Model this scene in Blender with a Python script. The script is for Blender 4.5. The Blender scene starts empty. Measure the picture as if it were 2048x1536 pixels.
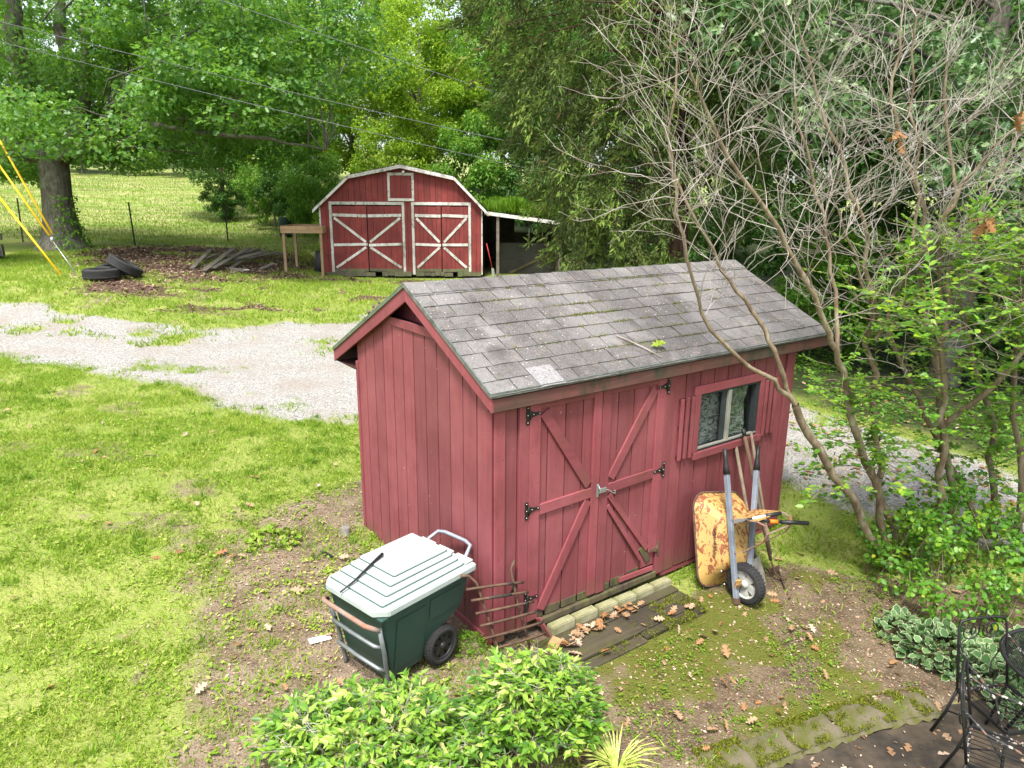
import bpy, bmesh, math, random
import numpy as np
from mathutils import Vector, Matrix, Quaternion

R = random.Random(7)
NR = np.random.default_rng(11)
scene = bpy.context.scene
COL = scene.collection
PI = math.pi

# ------------------------------------------------------------------ camera
cam_data = bpy.data.cameras.new('camera')
cam_data.sensor_width = 36.0
cam_data.lens = 24.83
cam_data.clip_end = 600.0
cam = bpy.data.objects.new('camera', cam_data)
COL.objects.link(cam)
cam.matrix_world = (Matrix.Translation((0, 0, 3.5067)) @ Matrix.Rotation(PI / 2 - 0.262, 4, 'X')
                    @ Matrix.Rotation(0.0081, 4, 'Z'))
scene.camera = cam

# ------------------------------------------------------------------ sky, sun, exposure
SUN_EL, SUN_AZ = math.radians(63), math.radians(197)      # azimuth clockwise from +Y
world = bpy.data.worlds.new('World')
scene.world = world
world.use_nodes = True
wn, wl = world.node_tree.nodes, world.node_tree.links
wn.clear()
w_out = wn.new('ShaderNodeOutputWorld')
w_bg = wn.new('ShaderNodeBackground')
w_sky = wn.new('ShaderNodeTexSky')
w_sky.sky_type = 'NISHITA'
w_sky.sun_disc = False
w_sky.sun_elevation = SUN_EL
w_sky.sun_rotation = SUN_AZ
w_sky.air_density = 1.0
w_sky.dust_density = 2.5
w_sky.ozone_density = 0.6
w_bg.inputs['Strength'].default_value = 0.15
w_hs = wn.new('ShaderNodeHueSaturation')                    # thin bright cloud: the blue is washed out
w_hs.inputs['Saturation'].default_value = 0.45
wl.new(w_sky.outputs['Color'], w_hs.inputs['Color'])
wl.new(w_hs.outputs['Color'], w_bg.inputs['Color'])
wl.new(w_bg.outputs['Background'], w_out.inputs['Surface'])

sun_data = bpy.data.lights.new('sun', 'SUN')
sun_data.energy = 2.9
sun_data.angle = math.radians(11)
sun_data.color = (1.0, 0.96, 0.89)
sun = bpy.data.objects.new('sun', sun_data)
COL.objects.link(sun)
to_sun = Vector((math.sin(SUN_AZ) * math.cos(SUN_EL), math.cos(SUN_AZ) * math.cos(SUN_EL), math.sin(SUN_EL)))
sun.rotation_euler = to_sun.to_track_quat('Z', 'Y').to_euler()
sun.location = (0, 0, 40)

vs = scene.view_settings
vs.view_transform = 'Standard'
vs.look = 'None'
vs.exposure = 1.3
vs.gamma = 1.0
vs.use_curve_mapping = False
scene.cycles.max_bounces = 5
scene.cycles.diffuse_bounces = 3
scene.cycles.glossy_bounces = 2
scene.cycles.transmission_bounces = 3
scene.cycles.transparent_max_bounces = 4
scene.cycles.caustics_reflective = False
scene.cycles.caustics_refractive = False
scene.cycles.use_denoising = True

# ------------------------------------------------------------------ helpers: objects
def tag(o, label=None, cat=None, group=None, kind=None):
    if label: o['label'] = label
    if cat: o['category'] = cat
    if group: o['group'] = group
    if kind: o['kind'] = kind
    return o

def empty(name, loc=(0, 0, 0), rz=0.0):
    o = bpy.data.objects.new(name, None)
    o.empty_display_size = 0.2
    COL.objects.link(o)
    o.location = loc
    o.rotation_euler = (0, 0, rz)
    return o

def link(name, me, parent=None, loc=None, rot=None):
    o = bpy.data.objects.new(name, me)
    COL.objects.link(o)
    if parent is not None: o.parent = parent
    if loc is not None: o.location = loc
    if rot is not None: o.rotation_euler = rot
    return o

class MB:
    """collects faces of one part"""
    def __init__(s):
        s.v, s.f, s.sm = [], [], []
    def add(s, vs, fs, smooth=False):
        n = len(s.v)
        s.v += [tuple(p) for p in vs]
        s.f += [tuple(i + n for i in f) for f in fs]
        s.sm += [smooth] * len(fs)
        return s
    def box(s, x0, x1, y0, y1, z0, z1, M=None):
        vs = [(x0, y0, z0), (x1, y0, z0), (x1, y1, z0), (x0, y1, z0), (x0, y0, z1), (x1, y0, z1), (x1, y1, z1), (x0, y1, z1)]
        if M is not None: vs = [M @ Vector(p) for p in vs]
        return s.add(vs, [(0, 3, 2, 1), (4, 5, 6, 7), (0, 1, 5, 4), (1, 2, 6, 5), (2, 3, 7, 6), (3, 0, 4, 7)])
    def bar(s, a, b, w, h, up=(0, 0, 1)):
        """rectangular bar from a to b, w across, h along up"""
        a, b = Vector(a), Vector(b)
        d = (b - a).normalized()
        u = Vector(up)
        side = d.cross(u).normalized()
        u = side.cross(d).normalized()
        vs = []
        for p in (a, b):
            for i, j in ((-1, -1), (1, -1), (1, 1), (-1, 1)):
                vs.append(p + side * (w / 2 * i) + u * (h / 2 * j))
        return s.add(vs, [(3, 2, 1, 0), (4, 5, 6, 7), (0, 1, 5, 4), (1, 2, 6, 5), (2, 3, 7, 6), (3, 0, 4, 7)])
    def prism(s, poly, d, M=None):
        """poly: 3D points in order, extruded by vector d"""
        d = Vector(d)
        a = [Vector(p) for p in poly]
        b = [p + d for p in a]
        n = len(a)
        vs = a + b
        if M is not None: vs = [M @ p for p in vs]
        return s.add(vs, [tuple(range(n))[::-1], tuple(range(n, 2 * n))] + [(i, (i + 1) % n, n + (i + 1) % n, n + i) for i in range(n)])
    def tube(s, pts, rad, n=6, caps=True, closed=False):
        pts = [Vector(p) for p in pts]
        m = len(pts)
        if not hasattr(rad, '__len__'): rad = [rad] * m
        vs, prev = [], None
        for i, p in enumerate(pts):
            if closed: d = pts[(i + 1) % m] - pts[i - 1]
            else: d = pts[min(i + 1, m - 1)] - pts[max(i - 1, 0)]
            d.normalize()
            if prev is None:
                u = d.orthogonal().normalized()
            else:
                u = prev - d * prev.dot(d)
                u = u.normalized() if u.length > 1e-6 else d.orthogonal().normalized()
            prev = u
            w = d.cross(u)
            for k in range(n):
                t = 2 * PI * k / n
                vs.append(p + (u * math.cos(t) + w * math.sin(t)) * rad[i])
        fs = []
        for i in range(m if closed else m - 1):
            j = (i + 1) % m
            for k in range(n):
                k2 = (k + 1) % n
                fs.append((i * n + k, i * n + k2, j * n + k2, j * n + k))
        s.add(vs, fs, True)
        if caps and not closed:
            c = len(s.v) - len(vs)
            s.f.append(tuple(c + k for k in range(n))[::-1]); s.sm.append(False)
            s.f.append(tuple(c + (m - 1) * n + k for k in range(n))); s.sm.append(False)
        return s
    def lathe(s, prof, n=24, M=None, smooth=True):
        """prof: (r, z) list, spun about z"""
        vs = []
        for r, z in prof:
            for k in range(n):
                t = 2 * PI * k / n
                p = Vector((r * math.cos(t), r * math.sin(t), z))
                vs.append(M @ p if M is not None else p)
        fs = []
        for i in range(len(prof) - 1):
            for k in range(n):
                k2 = (k + 1) % n
                fs.append((i * n + k, i * n + k2, (i + 1) * n + k2, (i + 1) * n + k))
        return s.add(vs, fs, smooth)
    def mesh(s, name, mat):
        me = bpy.data.meshes.new(name)
        me.from_pydata(s.v, [], s.f)
        if any(s.sm): me.polygons.foreach_set('use_smooth', s.sm)
        if mat: me.materials.append(mat)
        return me
    def build(s, name, mat, parent=None, bevel=0.0, seg=1, loc=None, rot=None):
        o = link(name, s.mesh(name, mat), parent, loc, rot)
        if bevel:
            bm = bmesh.new(); bm.from_mesh(o.data)
            es = [e for e in bm.edges if len(e.link_faces) == 2 and e.calc_face_angle(0) > 0.5]
            bmesh.ops.bevel(bm, geom=es, offset=bevel, segments=seg, affect='EDGES', clamp_overlap=True)
            bm.to_mesh(o.data); bm.free()
        return o

def np_mesh(name, V, F, mat, attrs=None, smooth=False):
    """V (n,3), F (m,k) all same k; attrs: name -> (n,) floats"""
    me = bpy.data.meshes.new(name)
    n, (m, k) = len(V), F.shape
    me.vertices.add(n); me.vertices.foreach_set('co', np.ascontiguousarray(V, np.float32).ravel())
    me.loops.add(m * k); me.loops.foreach_set('vertex_index', np.ascontiguousarray(F, np.int32).ravel())
    me.polygons.add(m)
    me.polygons.foreach_set('loop_start', np.arange(0, m * k, k, dtype=np.int32))
    me.polygons.foreach_set('loop_total', np.full(m, k, np.int32))
    if smooth: me.polygons.foreach_set('use_smooth', np.ones(m, bool))
    for a, val in (attrs or {}).items():
        at = me.attributes.new(a, 'FLOAT', 'POINT')
        at.data.foreach_set('value', np.ascontiguousarray(val, np.float32))
    me.update(calc_edges=True)
    if mat: me.materials.append(mat)
    return me

# leaf outlines: (along, across, lift, edge) and triangles
def _leaf_fold(w, pts):
    """pts: (along, half width); folded leaf along its midrib"""
    V = [(0, 0, 0, 0.6)]; F = []
    mid, lf, rt = [0], [], []
    for a, h in pts:
        V += [(a, 0, -0.04, 0.0), (a, h * w, 0.05, 1.0), (a, -h * w, 0.05, 1.0)]
    V.append((1, 0, -0.05, 1.0))
    prev = None
    for i in range(len(pts)):
        b = 1 + 3 * i
        if prev is None: F += [(0, b, b + 1), (0, b + 2, b)]
        else:
            F += [(prev, b, b + 1), (prev, b + 1, prev + 1), (prev, b + 2, b), (prev, prev + 2, b + 2)]
        prev = b
    t = len(V) - 1
    F += [(prev, t, prev + 1), (prev, prev + 2, t)]
    return np.array(V, float), np.array(F)
LEAF_OVAL = _leaf_fold(1.0, [(0.3, 0.27), (0.65, 0.27)])
LEAF_LANCE = _leaf_fold(1.0, [(0.35, 0.17)])
LEAF_ROUND = _leaf_fold(1.0, [(0.3, 0.36), (0.68, 0.34)])
LEAF_RHOMB = (np.array([(0, 0, 0, 1), (0.5, 0.3, 0.06, 1), (1, 0, -0.04, 1), (0.5, -0.3, 0.06, 1)], float), np.array([(0, 2, 1), (0, 3, 2)]))
_o = [(0, 0), (0.22, 0.13), (0.3, 0.3), (0.42, 0.12), (0.56, 0.36), (0.68, 0.12), (0.82, 0.24), (1, 0)]
_ov = [(0.0, 0.0, 0, 1)] + [(a, h, 0.05, 1) for a, h in _o[1:-1]] + [(1, 0, -0.05, 1)] + [(a, -h, 0.05, 1) for a, h in _o[1:-1][::-1]]
LEAF_OAK = (np.array(_ov + [(0.5, 0, -0.03, 0)], float), np.array([(14, i, (i + 1) % 14) for i in range(14)]))
LEAF_OAK_S = (np.array([(0, 0, 0, 1), (0.3, 0.28, .05, 1), (0.45, 0.1, 0, 1), (0.65, 0.33, .05, 1), (1, 0, -.04, 1), (0.65, -0.33, .05, 1), (0.45, -0.1, 0, 1), (0.3, -0.28, .05, 1)], float),
              np.array([(0, 2, 1), (2, 4, 3), (0, 6, 2), (2, 6, 4), (0, 7, 6), (6, 5, 4)]))

def unit(a):
    return a / np.maximum(np.linalg.norm(a, axis=-1, keepdims=True), 1e-9)

def leaves_mesh(name, pos, along, nrm, size, shape, mat, rnd=None, wid=1.0):
    """one joined mesh of many small leaves"""
    N = len(pos)
    along = unit(along)
    side = unit(np.cross(nrm, along))
    nn = np.cross(along, side)
    S, F = shape
    k = len(S)
    size = np.broadcast_to(np.asarray(size, float), (N,))
    sz = size[:, None, None]
    V = (pos[:, None] + sz * (S[None, :, 0, None] * along[:, None] + wid * S[None, :, 1, None] * side[:, None] + S[None, :, 2, None] * nn[:, None]))
    FF = (F[None] + (np.arange(N) * k)[:, None, None]).reshape(-1, 3)
    if rnd is None: rnd = NR.random(N)
    return np_mesh(name, V.reshape(-1, 3), FF, mat, {'rnd': np.repeat(rnd, k), 'edge': np.tile(S[:, 3], N)})

# smooth lattice noise for masks
_perm = NR.random((256, 256))
def vnoise(x, y, s=1.0, o=0):
    x = np.asarray(x, float) / s + 17.3 * o; y = np.asarray(y, float) / s + 5.9 * o
    xi, yi = np.floor(x).astype(int), np.floor(y).astype(int)
    fx, fy = x - xi, y - yi
    fx, fy = fx * fx * (3 - 2 * fx), fy * fy * (3 - 2 * fy)
    g = lambda i, j: _perm[i % 256, j % 256]
    return (g(xi, yi) * (1 - fx) + g(xi + 1, yi) * fx) * (1 - fy) + (g(xi, yi + 1) * (1 - fx) + g(xi + 1, yi + 1) * fx) * fy
def fbm(x, y, s=1.0, o=0):
    return 0.5 * vnoise(x, y, s, o) + 0.3 * vnoise(x, y, s * 0.45, o + 3) + 0.2 * vnoise(x, y, s * 0.2, o + 7)
def sstep(a, b, x):
    t = np.clip((x - a) / (b - a), 0, 1)
    return t * t * (3 - 2 * t)
def in_poly_soft(x, y, poly, soft):
    """about 1 inside the outline, 0 outside, blended over 'soft' metres"""
    P = np.array(poly, float)
    x = np.asarray(x, float); y = np.asarray(y, float)
    ins = np.zeros(x.shape, bool)
    dm = np.full(x.shape, 1e9)
    for i in range(len(P)):
        x1, y1 = P[i]; x2, y2 = P[(i + 1) % len(P)]
        c = ((y1 > y) != (y2 > y)) & (x < (x2 - x1) * (y - y1) / (y2 - y1 + 1e-12) + x1)
        ins ^= c
        dx, dy = x2 - x1, y2 - y1
        t = np.clip(((x - x1) * dx + (y - y1) * dy) / (dx * dx + dy * dy + 1e-12), 0, 1)
        dm = np.minimum(dm, np.hypot(x - x1 - t * dx, y - y1 - t * dy))
    sd = np.where(ins, dm, -dm)
    return sstep(-soft, soft, sd)
# ------------------------------------------------------------------ materials
class N:
    """tiny node-tree writer"""
    def __init__(s, name):
        s.m = bpy.data.materials.new(name)
        s.m.use_nodes = True
        s.t = s.m.node_tree
        s.t.nodes.clear()
        s.out = s.t.nodes.new('ShaderNodeOutputMaterial')
    def n(s, typ, **kw):
        nd = s.t.nodes.new('ShaderNode' + typ)
        for k, v in kw.items():
            if k == 'ins':
                for i, val in v.items():
                    sock = nd.inputs[i]
                    if hasattr(val, 'is_output') or isinstance(val, bpy.types.NodeSocket): s.t.links.new(val, sock)
                    else: sock.default_value = val
            else: setattr(nd, k, v)
        return nd
    def coord(s, kind='Object'):
        if kind == 'World': return s.n('NewGeometry').outputs['Position']
        return s.n('TexCoord').outputs[kind]
    def map(s, vec, scale=(1, 1, 1), loc=(0, 0, 0)):
        return s.n('Mapping', ins={0: vec, 'Scale': scale, 'Location': loc}).outputs[0]
    def noise(s, vec, scale, detail=3, rough=0.55, dist=0.0):
        return s.n('TexNoise', ins={'Vector': vec, 'Scale': scale, 'Detail': detail, 'Roughness': rough, 'Distortion': dist}).outputs['Fac']
    def voro(s, vec, scale, feature='F1', out='Distance'):
        return s.n('TexVoronoi', feature=feature, ins={'Vector': vec, 'Scale': scale}).outputs[out]
    def ramp(s, fac, stops, interp='LINEAR'):
        nd = s.n('ValToRGB', ins={0: fac})
        r = nd.color_ramp
        r.interpolation = interp
        while len(r.elements) < len(stops): r.elements.new(0.5)
        for e, (p, c) in zip(r.elements, stops):
            e.position = p
            e.color = (c, c, c, 1) if isinstance(c, (int, float)) else (*c[:3], 1)
        return nd.outputs[0]
    def mix(s, fac, a, b, mode='MIX'):
        nd = s.n('Mix', data_type='RGBA', blend_type=mode)
        for i, v in ((0, fac), (6, a), (7, b)):
            if isinstance(v, bpy.types.NodeSocket): s.t.links.new(v, nd.inputs[i])
            else: nd.inputs[i].default_value = v if i == 0 else (*v[:3], 1)
        return nd.outputs[2]
    def math(s, op, a, b=0.0, c=0.0, clamp=False):
        return s.n('Math', operation=op, use_clamp=clamp, ins={0: a, 1: b, 2: c}).outputs[0]
    def attr(s, name):
        return s.n('Attribute', attribute_name=name).outputs['Fac']
    def objrand(s):
        return s.n('ObjectInfo').outputs['Random']
    def sep(s, vec):
        nd = s.n('SeparateXYZ', ins={0: vec}); return nd.outputs
    def bump(s, h, strength=0.3, dist=0.01):
        return s.n('Bump', ins={'Height': h, 'Strength': strength, 'Distance': dist}).outputs[0]
    def pbr(s, col, rough=0.7, metal=0.0, normal=None, spec=0.5):
        ins = {'Base Color': col if isinstance(col, bpy.types.NodeSocket) else (*col, 1), 'Roughness': rough, 'Metallic': metal, 'Specular IOR Level': spec}
        if normal is not None: ins['Normal'] = normal
        b = s.n('BsdfPrincipled', ins=ins)
        s.t.links.new(b.outputs[0], s.out.inputs['Surface'])
        return s.m

MATS = {}
def paint(name, base, dark, fade, stain=None, stain_amt=0.5, grain=(30, 30, 2.5), rough=0.75, algae=None, var=0.25, bumps=0.35, spots=None):
    """weathered painted or bare wood; grain runs along the axis with the small scale"""
    g = N(name)
    w = g.coord('World'); o = g.coord('Object')
    rnd = g.objrand()
    ov = g.n('VectorMath', operation='ADD', ins={0: o, 1: g.n('CombineXYZ', ins={0: g.math('MULTIPLY', rnd, 37.0), 1: g.math('MULTIPLY', rnd, 11.0), 2: g.math('MULTIPLY', rnd, 23.0)}).outputs[0]}).outputs[0]
    gr = g.noise(g.map(ov, grain), 1.0, 4, 0.6, 0.3)
    big = g.noise(w, 1.7, 3)
    c = g.mix(g.ramp(gr, [(0.3, 0.0), (0.75, 1.0)]), dark, base)
    c = g.mix(g.ramp(big, [(0.38, 0.0), (0.7, 0.75)]), c, fade)
    c = g.mix(var, c, g.mix(rnd, (0.25, 0.25, 0.25), (0.85, 0.85, 0.85)), 'OVERLAY')
    if stain:
        sm = g.math('MULTIPLY', g.ramp(g.noise(g.map(w, (1, 1, .6)), 5.5, 5, 0.65), [(0.5, 0.0), (0.68, 1.0)]), stain_amt)
        c = g.mix(sm, c, stain)
    if algae:
        col, z0, z1 = algae
        z = g.sep(w)[2]
        zz = g.n('MapRange', ins={0: z, 1: z0, 2: z1, 3: 1.0, 4: 0.0}).outputs[0]
        am = g.ramp(g.math('ADD', zz, g.math('MULTIPLY', g.math('SUBTRACT', g.noise(g.map(w, (3, 3, 1.2)), 2.2, 5, 0.7), 0.5), 2.2)), [(0.45, 0.0), (0.95, 0.85)])
        c = g.mix(am, c, col)
    if spots:
        col, sc, lo = spots
        c = g.mix(g.ramp(g.noise(w, sc, 2, 0.5), [(lo, 0.0), (lo + 0.03, 1.0)]), c, col)
    h = g.math('ADD', gr, g.math('MULTIPLY', g.noise(w, 60, 2), 0.3))
    MATS[name] = g.pbr(c, rough, normal=g.bump(h, bumps, 0.004))
    return MATS[name]

def simple(name, col, rough=0.6, metal=0.0, var=0.3, scale=6.0, col2=None, bump=0.2, spec=0.4, coord='Object'):
    g = N(name)
    w = g.coord(coord)
    n1 = g.noise(w, scale, 4, 0.6)
    c2 = col2 or tuple(x * (1 - var) for x in col)
    c = g.mix(g.ramp(n1, [(0.35, 0.0), (0.68, 1.0)]), c2, col)
    MATS[name] = g.pbr(c, g.ramp(n1, [(0.2, min(1, rough + .15)), (0.8, rough)]), metal, g.bump(g.noise(w, scale * 9, 3), bump, 0.003), spec)
    return MATS[name]

def leafmat(name, cols, trans, rough=0.55, margin=None, tfac=0.35, spec=0.25, patch=0.0, patchcol=None):
    g = N(name)
    r = g.attr('rnd')
    k = len(cols)
    c = g.ramp(r, [(i / (k - 1), cc) for i, cc in enumerate(cols)])
    if patch:
        c = g.mix(g.math('MULTIPLY', g.ramp(g.noise(g.coord('World'), patch, 2), [(0.4, 0.0), (0.65, 1.0)]), 0.7), c, patchcol)
    if margin:
        e = g.ramp(g.attr('edge'), [(0.80, 0.0), (0.90, 1.0)])
        c = g.mix(e, c, margin)
    p = g.n('BsdfPrincipled', ins={'Base Color': c, 'Roughness': rough, 'Specular IOR Level': spec})
    t = g.n('BsdfTranslucent', ins={'Color': g.mix(0.5, c, trans)})
    m = g.n('MixShader', ins={0: tfac, 1: p.outputs[0], 2: t.outputs[0]})
    g.t.links.new(m.outputs[0], g.out.inputs['Surface'])
    MATS[name] = g.m
    return g.m

# shed paint: faded barn red turning pinkish
RED = dict(base=(0.215, 0.049, 0.058), dark=(0.145, 0.030, 0.035), fade=(0.25, 0.070, 0.078))
paint('shed_board', **RED, stain=(0.15, 0.03, 0.032), stain_amt=0.4, grain=(34, 34, 1.4), algae=((0.13, 0.07, 0.038), -0.15, 0.45), var=0.26, spots=((0.45, 0.30, 0.28), 34, 0.745))
paint('shed_trim', base=(0.235, 0.05, 0.062), dark=(0.17, 0.033, 0.04), fade=(0.265, 0.07, 0.08), stain=(0.12, 0.03, 0.026), stain_amt=0.4, grain=(20, 20, 1.6), algae=((0.13, 0.07, 0.035), -0.15, 0.4), var=0.25)
paint('shed_trim_flat', base=(0.24, 0.052, 0.063), dark=(0.165, 0.034, 0.04), fade=(0.265, 0.072, 0.082), stain=(0.14, 0.05, 0.035), stain_amt=0.5, grain=(1.6, 20, 20))
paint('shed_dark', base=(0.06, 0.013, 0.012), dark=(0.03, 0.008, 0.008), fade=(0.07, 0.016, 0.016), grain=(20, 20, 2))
paint('fascia_weathered', base=(0.18, 0.055, 0.05), dark=(0.07, 0.03, 0.025), fade=(0.075, 0.06, 0.04), stain=(0.03, 0.036, 0.02), stain_amt=1.0, grain=(1.5, 18, 18), bumps=0.6)
paint('rotten_wood', base=(0.10, 0.075, 0.045), dark=(0.025, 0.02, 0.014), fade=(0.15, 0.13, 0.055), stain=(0.10, 0.12, 0.02), stain_amt=0.9, grain=(26, 26, 3), bumps=1.0)
paint('barn_board', base=(0.20, 0.024, 0.022), dark=(0.11, 0.013, 0.013), fade=(0.25, 0.042, 0.036), stain=(0.09, 0.02, 0.016), stain_amt=0.6, grain=(24, 24, 1.0), algae=((0.10, 0.06, 0.03), 0.6, 1.25))
paint('barn_white', base=(0.62, 0.60, 0.56), dark=(0.36, 0.34, 0.30), fade=(0.70, 0.69, 0.67), stain=(0.12, 0.09, 0.06), stain_amt=0.75, grain=(9, 9, 3), algae=((0.25, 0.23, 0.14), 0.6, 1.0), spots=((0.2, 0.05, 0.04), 14, 0.66))
paint('barn_sill', base=(0.13, 0.11, 0.07), dark=(0.05, 0.045, 0.03), fade=(0.11, 0.13, 0.05), stain=(0.07, 0.09, 0.02), stain_amt=0.8, grain=(8, 8, 8), bumps=0.8)
paint('grey_wood', base=(0.17, 0.145, 0.115), dark=(0.07, 0.058, 0.045), fade=(0.23, 0.20, 0.16), stain=(0.05, 0.045, 0.03), stain_amt=0.6, grain=(2, 26, 26), bumps=0.7)
paint('grey_ply', base=(0.055, 0.05, 0.045), dark=(0.025, 0.022, 0.02), fade=(0.08, 0.075, 0.065), grain=(2, 30, 30))
paint('treated_wood', base=(0.36, 0.22, 0.11), dark=(0.22, 0.13, 0.06), fade=(0.42, 0.29, 0.17), grain=(2, 22, 22), stain=(0.2, 0.14, 0.09), stain_amt=0.5)
paint('treated_wood_post', base=(0.36, 0.24, 0.13), dark=(0.22, 0.14, 0.07), fade=(0.42, 0.31, 0.19), grain=(22, 22, 2), stain=(0.2, 0.14, 0.09), stain_amt=0.5)
paint('deck_wood', base=(0.055, 0.042, 0.026), dark=(0.018, 0.014, 0.009), fade=(0.07, 0.06, 0.03), stain=(0.06, 0.068, 0.01), stain_amt=0.8, grain=(1.6, 26, 26), bumps=0.8)
simple('cut_wood', (0.42, 0.26, 0.12), 0.8, col2=(0.3, 0.17, 0.08), scale=14)
simple('black_iron', (0.014, 0.014, 0.015), 0.45, 0.3, col2=(0.03, 0.022, 0.018), scale=20)
simple('bolt_steel', (0.55, 0.55, 0.54), 0.35, 0.9)
simple('galv', (0.52, 0.53, 0.54), 0.4, 0.85, col2=(0.34, 0.35, 0.36), scale=9)
simple('rust_iron', (0.16, 0.095, 0.06), 0.85, 0.2, col2=(0.085, 0.05, 0.035), scale=12, bump=0.5)
simple('burnt_iron', (0.03, 0.028, 0.027), 0.7, 0.2, col2=(0.09, 0.06, 0.045), scale=25, bump=0.5)
simple('bin_green', (0.022, 0.062, 0.050), 0.42, col2=(0.034, 0.068, 0.056), scale=5, bump=0.12)
simple('bin_lid', (0.43, 0.465, 0.455), 0.4, col2=(0.33, 0.375, 0.36), scale=3, bump=0.1, spec=0.6)  # whitened base colour holds the sky's reflection on the lid
simple('bin_step_shade', (0.035, 0.085, 0.07), 0.6, col2=(0.05, 0.10, 0.085), scale=6)
simple('tube_steel', (0.26, 0.28, 0.29), 0.45, 0.5, col2=(0.18, 0.19, 0.19), scale=10)
simple('tube_rust', (0.30, 0.12, 0.07), 0.8, 0.1, col2=(0.24, 0.2, 0.17), scale=14)
simple('rubber', (0.016, 0.016, 0.017), 0.75, col2=(0.03, 0.03, 0.029), scale=10, bump=0.4)
simple('rubber_dusty', (0.19, 0.15, 0.11), 0.95, col2=(0.09, 0.075, 0.06), scale=9, bump=0.4)
simple('black_plastic', (0.012, 0.012, 0.013), 0.4, col2=(0.02, 0.02, 0.021), scale=10)
simple('concrete_block', (0.35, 0.33, 0.21), 0.95, col2=(0.19, 0.19, 0.09), scale=7, bump=0.7)
simple('stone_grey', (0.28, 0.26, 0.23), 0.95, col2=(0.13, 0.12, 0.10), scale=7, bump=0.7)
simple('mossy_stone', (0.13, 0.108, 0.075), 0.98, col2=(0.07, 0.075, 0.012), scale=9, bump=0.9, coord='Object')
simple('patio', (0.085, 0.066, 0.046), 0.97, col2=(0.03, 0.025, 0.02), scale=5, bump=1.0, spec=0.2)
simple('yellow_plastic', (0.80, 0.50, 0.012), 0.4, col2=(0.72, 0.42, 0.01), scale=3)
simple('fence_green', (0.02, 0.026, 0.02), 0.7, col2=(0.04, 0.03, 0.022), scale=12)
simple('wire', (0.15, 0.155, 0.165), 0.7)
simple('tool_wood', (0.16, 0.105, 0.065), 0.8, col2=(0.09, 0.055, 0.035), scale=9)
simple('tool_wood_pale', (0.25, 0.20, 0.14), 0.85, col2=(0.14, 0.11, 0.08), scale=9)
simple('handle_blue', (0.205, 0.24, 0.29), 0.6, col2=(0.15, 0.17, 0.20), scale=8)
simple('rim_grey', (0.46, 0.46, 0.43), 0.6, col2=(0.30, 0.30, 0.27), scale=14)
simple('orange_plastic', (0.75, 0.20, 0.012), 0.45)
simple('white_label', (0.75, 0.74, 0.72), 0.5)
simple('chair_black', (0.012, 0.012, 0.013), 0.45, 0.2, col2=(0.02, 0.02, 0.02), scale=20)
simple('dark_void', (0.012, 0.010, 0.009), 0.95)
simple('roof_felt', (0.06, 0.058, 0.055), 0.95, col2=(0.035, 0.033, 0.03))
simple('drip_edge', (0.20, 0.215, 0.21), 0.5, 0.2, col2=(0.075, 0.085, 0.07), scale=9)
simple('drip_lichen', (0.13, 0.17, 0.10), 0.85, col2=(0.08, 0.105, 0.065), scale=7)
simple('vent_tin', (0.20, 0.25, 0.19), 0.6, 0.2)
simple('alu_frame', (0.44, 0.43, 0.38), 0.5, 0.4, col2=(0.30, 0.30, 0.26))
simple('alu_dark', (0.05, 0.06, 0.065), 0.5, 0.3)
simple('ply_strip', (0.33, 0.17, 0.05), 0.8, col2=(0.25, 0.12, 0.04))
simple('green_barrel', (0.012, 0.05, 0.03), 0.6)
simple('dead_leaf_mat', (0.40, 0.24, 0.12), 0.85, col2=(0.26, 0.14, 0.06), scale=20)

def shingle_mat():
    g = N('shingle')
    w = g.coord('World'); rnd = g.objrand()
    c = g.mix(rnd, (0.118, 0.110, 0.107), (0.175, 0.165, 0.16))
    c = g.mix(g.ramp(g.noise(w, 1.1, 4, 0.6), [(0.42, 0.0), (0.60, 0.8)]), c, (0.068, 0.060, 0.057))
    c = g.mix(g.ramp(g.noise(w, 2.3, 4, 0.65), [(0.60, 0.0), (0.74, 0.32)]), c, (0.40, 0.385, 0.365))
    c = g.mix(g.ramp(g.noise(w, 9, 4, 0.7), [(0.56, 0.0), (0.7, 0.35)]), c, (0.30, 0.21, 0.17))
    gran = g.noise(w, 95, 2, 0.7)
    c = g.mix(g.ramp(gran, [(0.42, 0.0), (0.66, 0.35)]), c, (0.36, 0.35, 0.345), 'MIX')
    c = g.mix(g.ramp(g.noise(w, 150, 2, 0.7), [(0.55, 0.0), (0.66, 0.55)]), c, (0.07, 0.068, 0.066))
    c = g.mix(g.ramp(g.noise(g.map(w, (1, 1, .5)), 3.3, 5, 0.7), [(0.52, 0.0), (0.66, 0.6)]), c, (0.062, 0.055, 0.048))
    c = g.mix(g.ramp(g.noise(w, 5.1, 5, 0.7), [(0.60, 0.0), (0.68, 0.45)]), c, (0.11, 0.115, 0.045))
    lich = g.ramp(g.voro(w, 21), [(0.10, 1.0), (0.15, 0.0)])
    lm = g.math('MULTIPLY', lich, g.ramp(g.noise(w, 3.2, 2), [(0.45, 0.0), (0.55, 0.8)]))
    c = g.mix(lm, c, (0.52, 0.50, 0.42))
    return g.pbr(c, 0.97, normal=g.bump(gran, 0.5, 0.004), spec=0.2)
MATS['shingle'] = shingle_mat()

def chipped_black():
    g = N('chair_worn')
    o = g.coord('Object')
    c = g.mix(g.ramp(g.noise(o, 24, 4, 0.65), [(0.56, 0.0), (0.60, 1.0)]), (0.013, 0.013, 0.014), (0.42, 0.38, 0.33))
    c = g.mix(g.ramp(g.noise(o, 15, 3, 0.6), [(0.60, 0.0), (0.66, 0.8)]), c, (0.16, 0.075, 0.04))
    return g.pbr(c, 0.55)
MATS['chair_worn'] = chipped_black()

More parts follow.
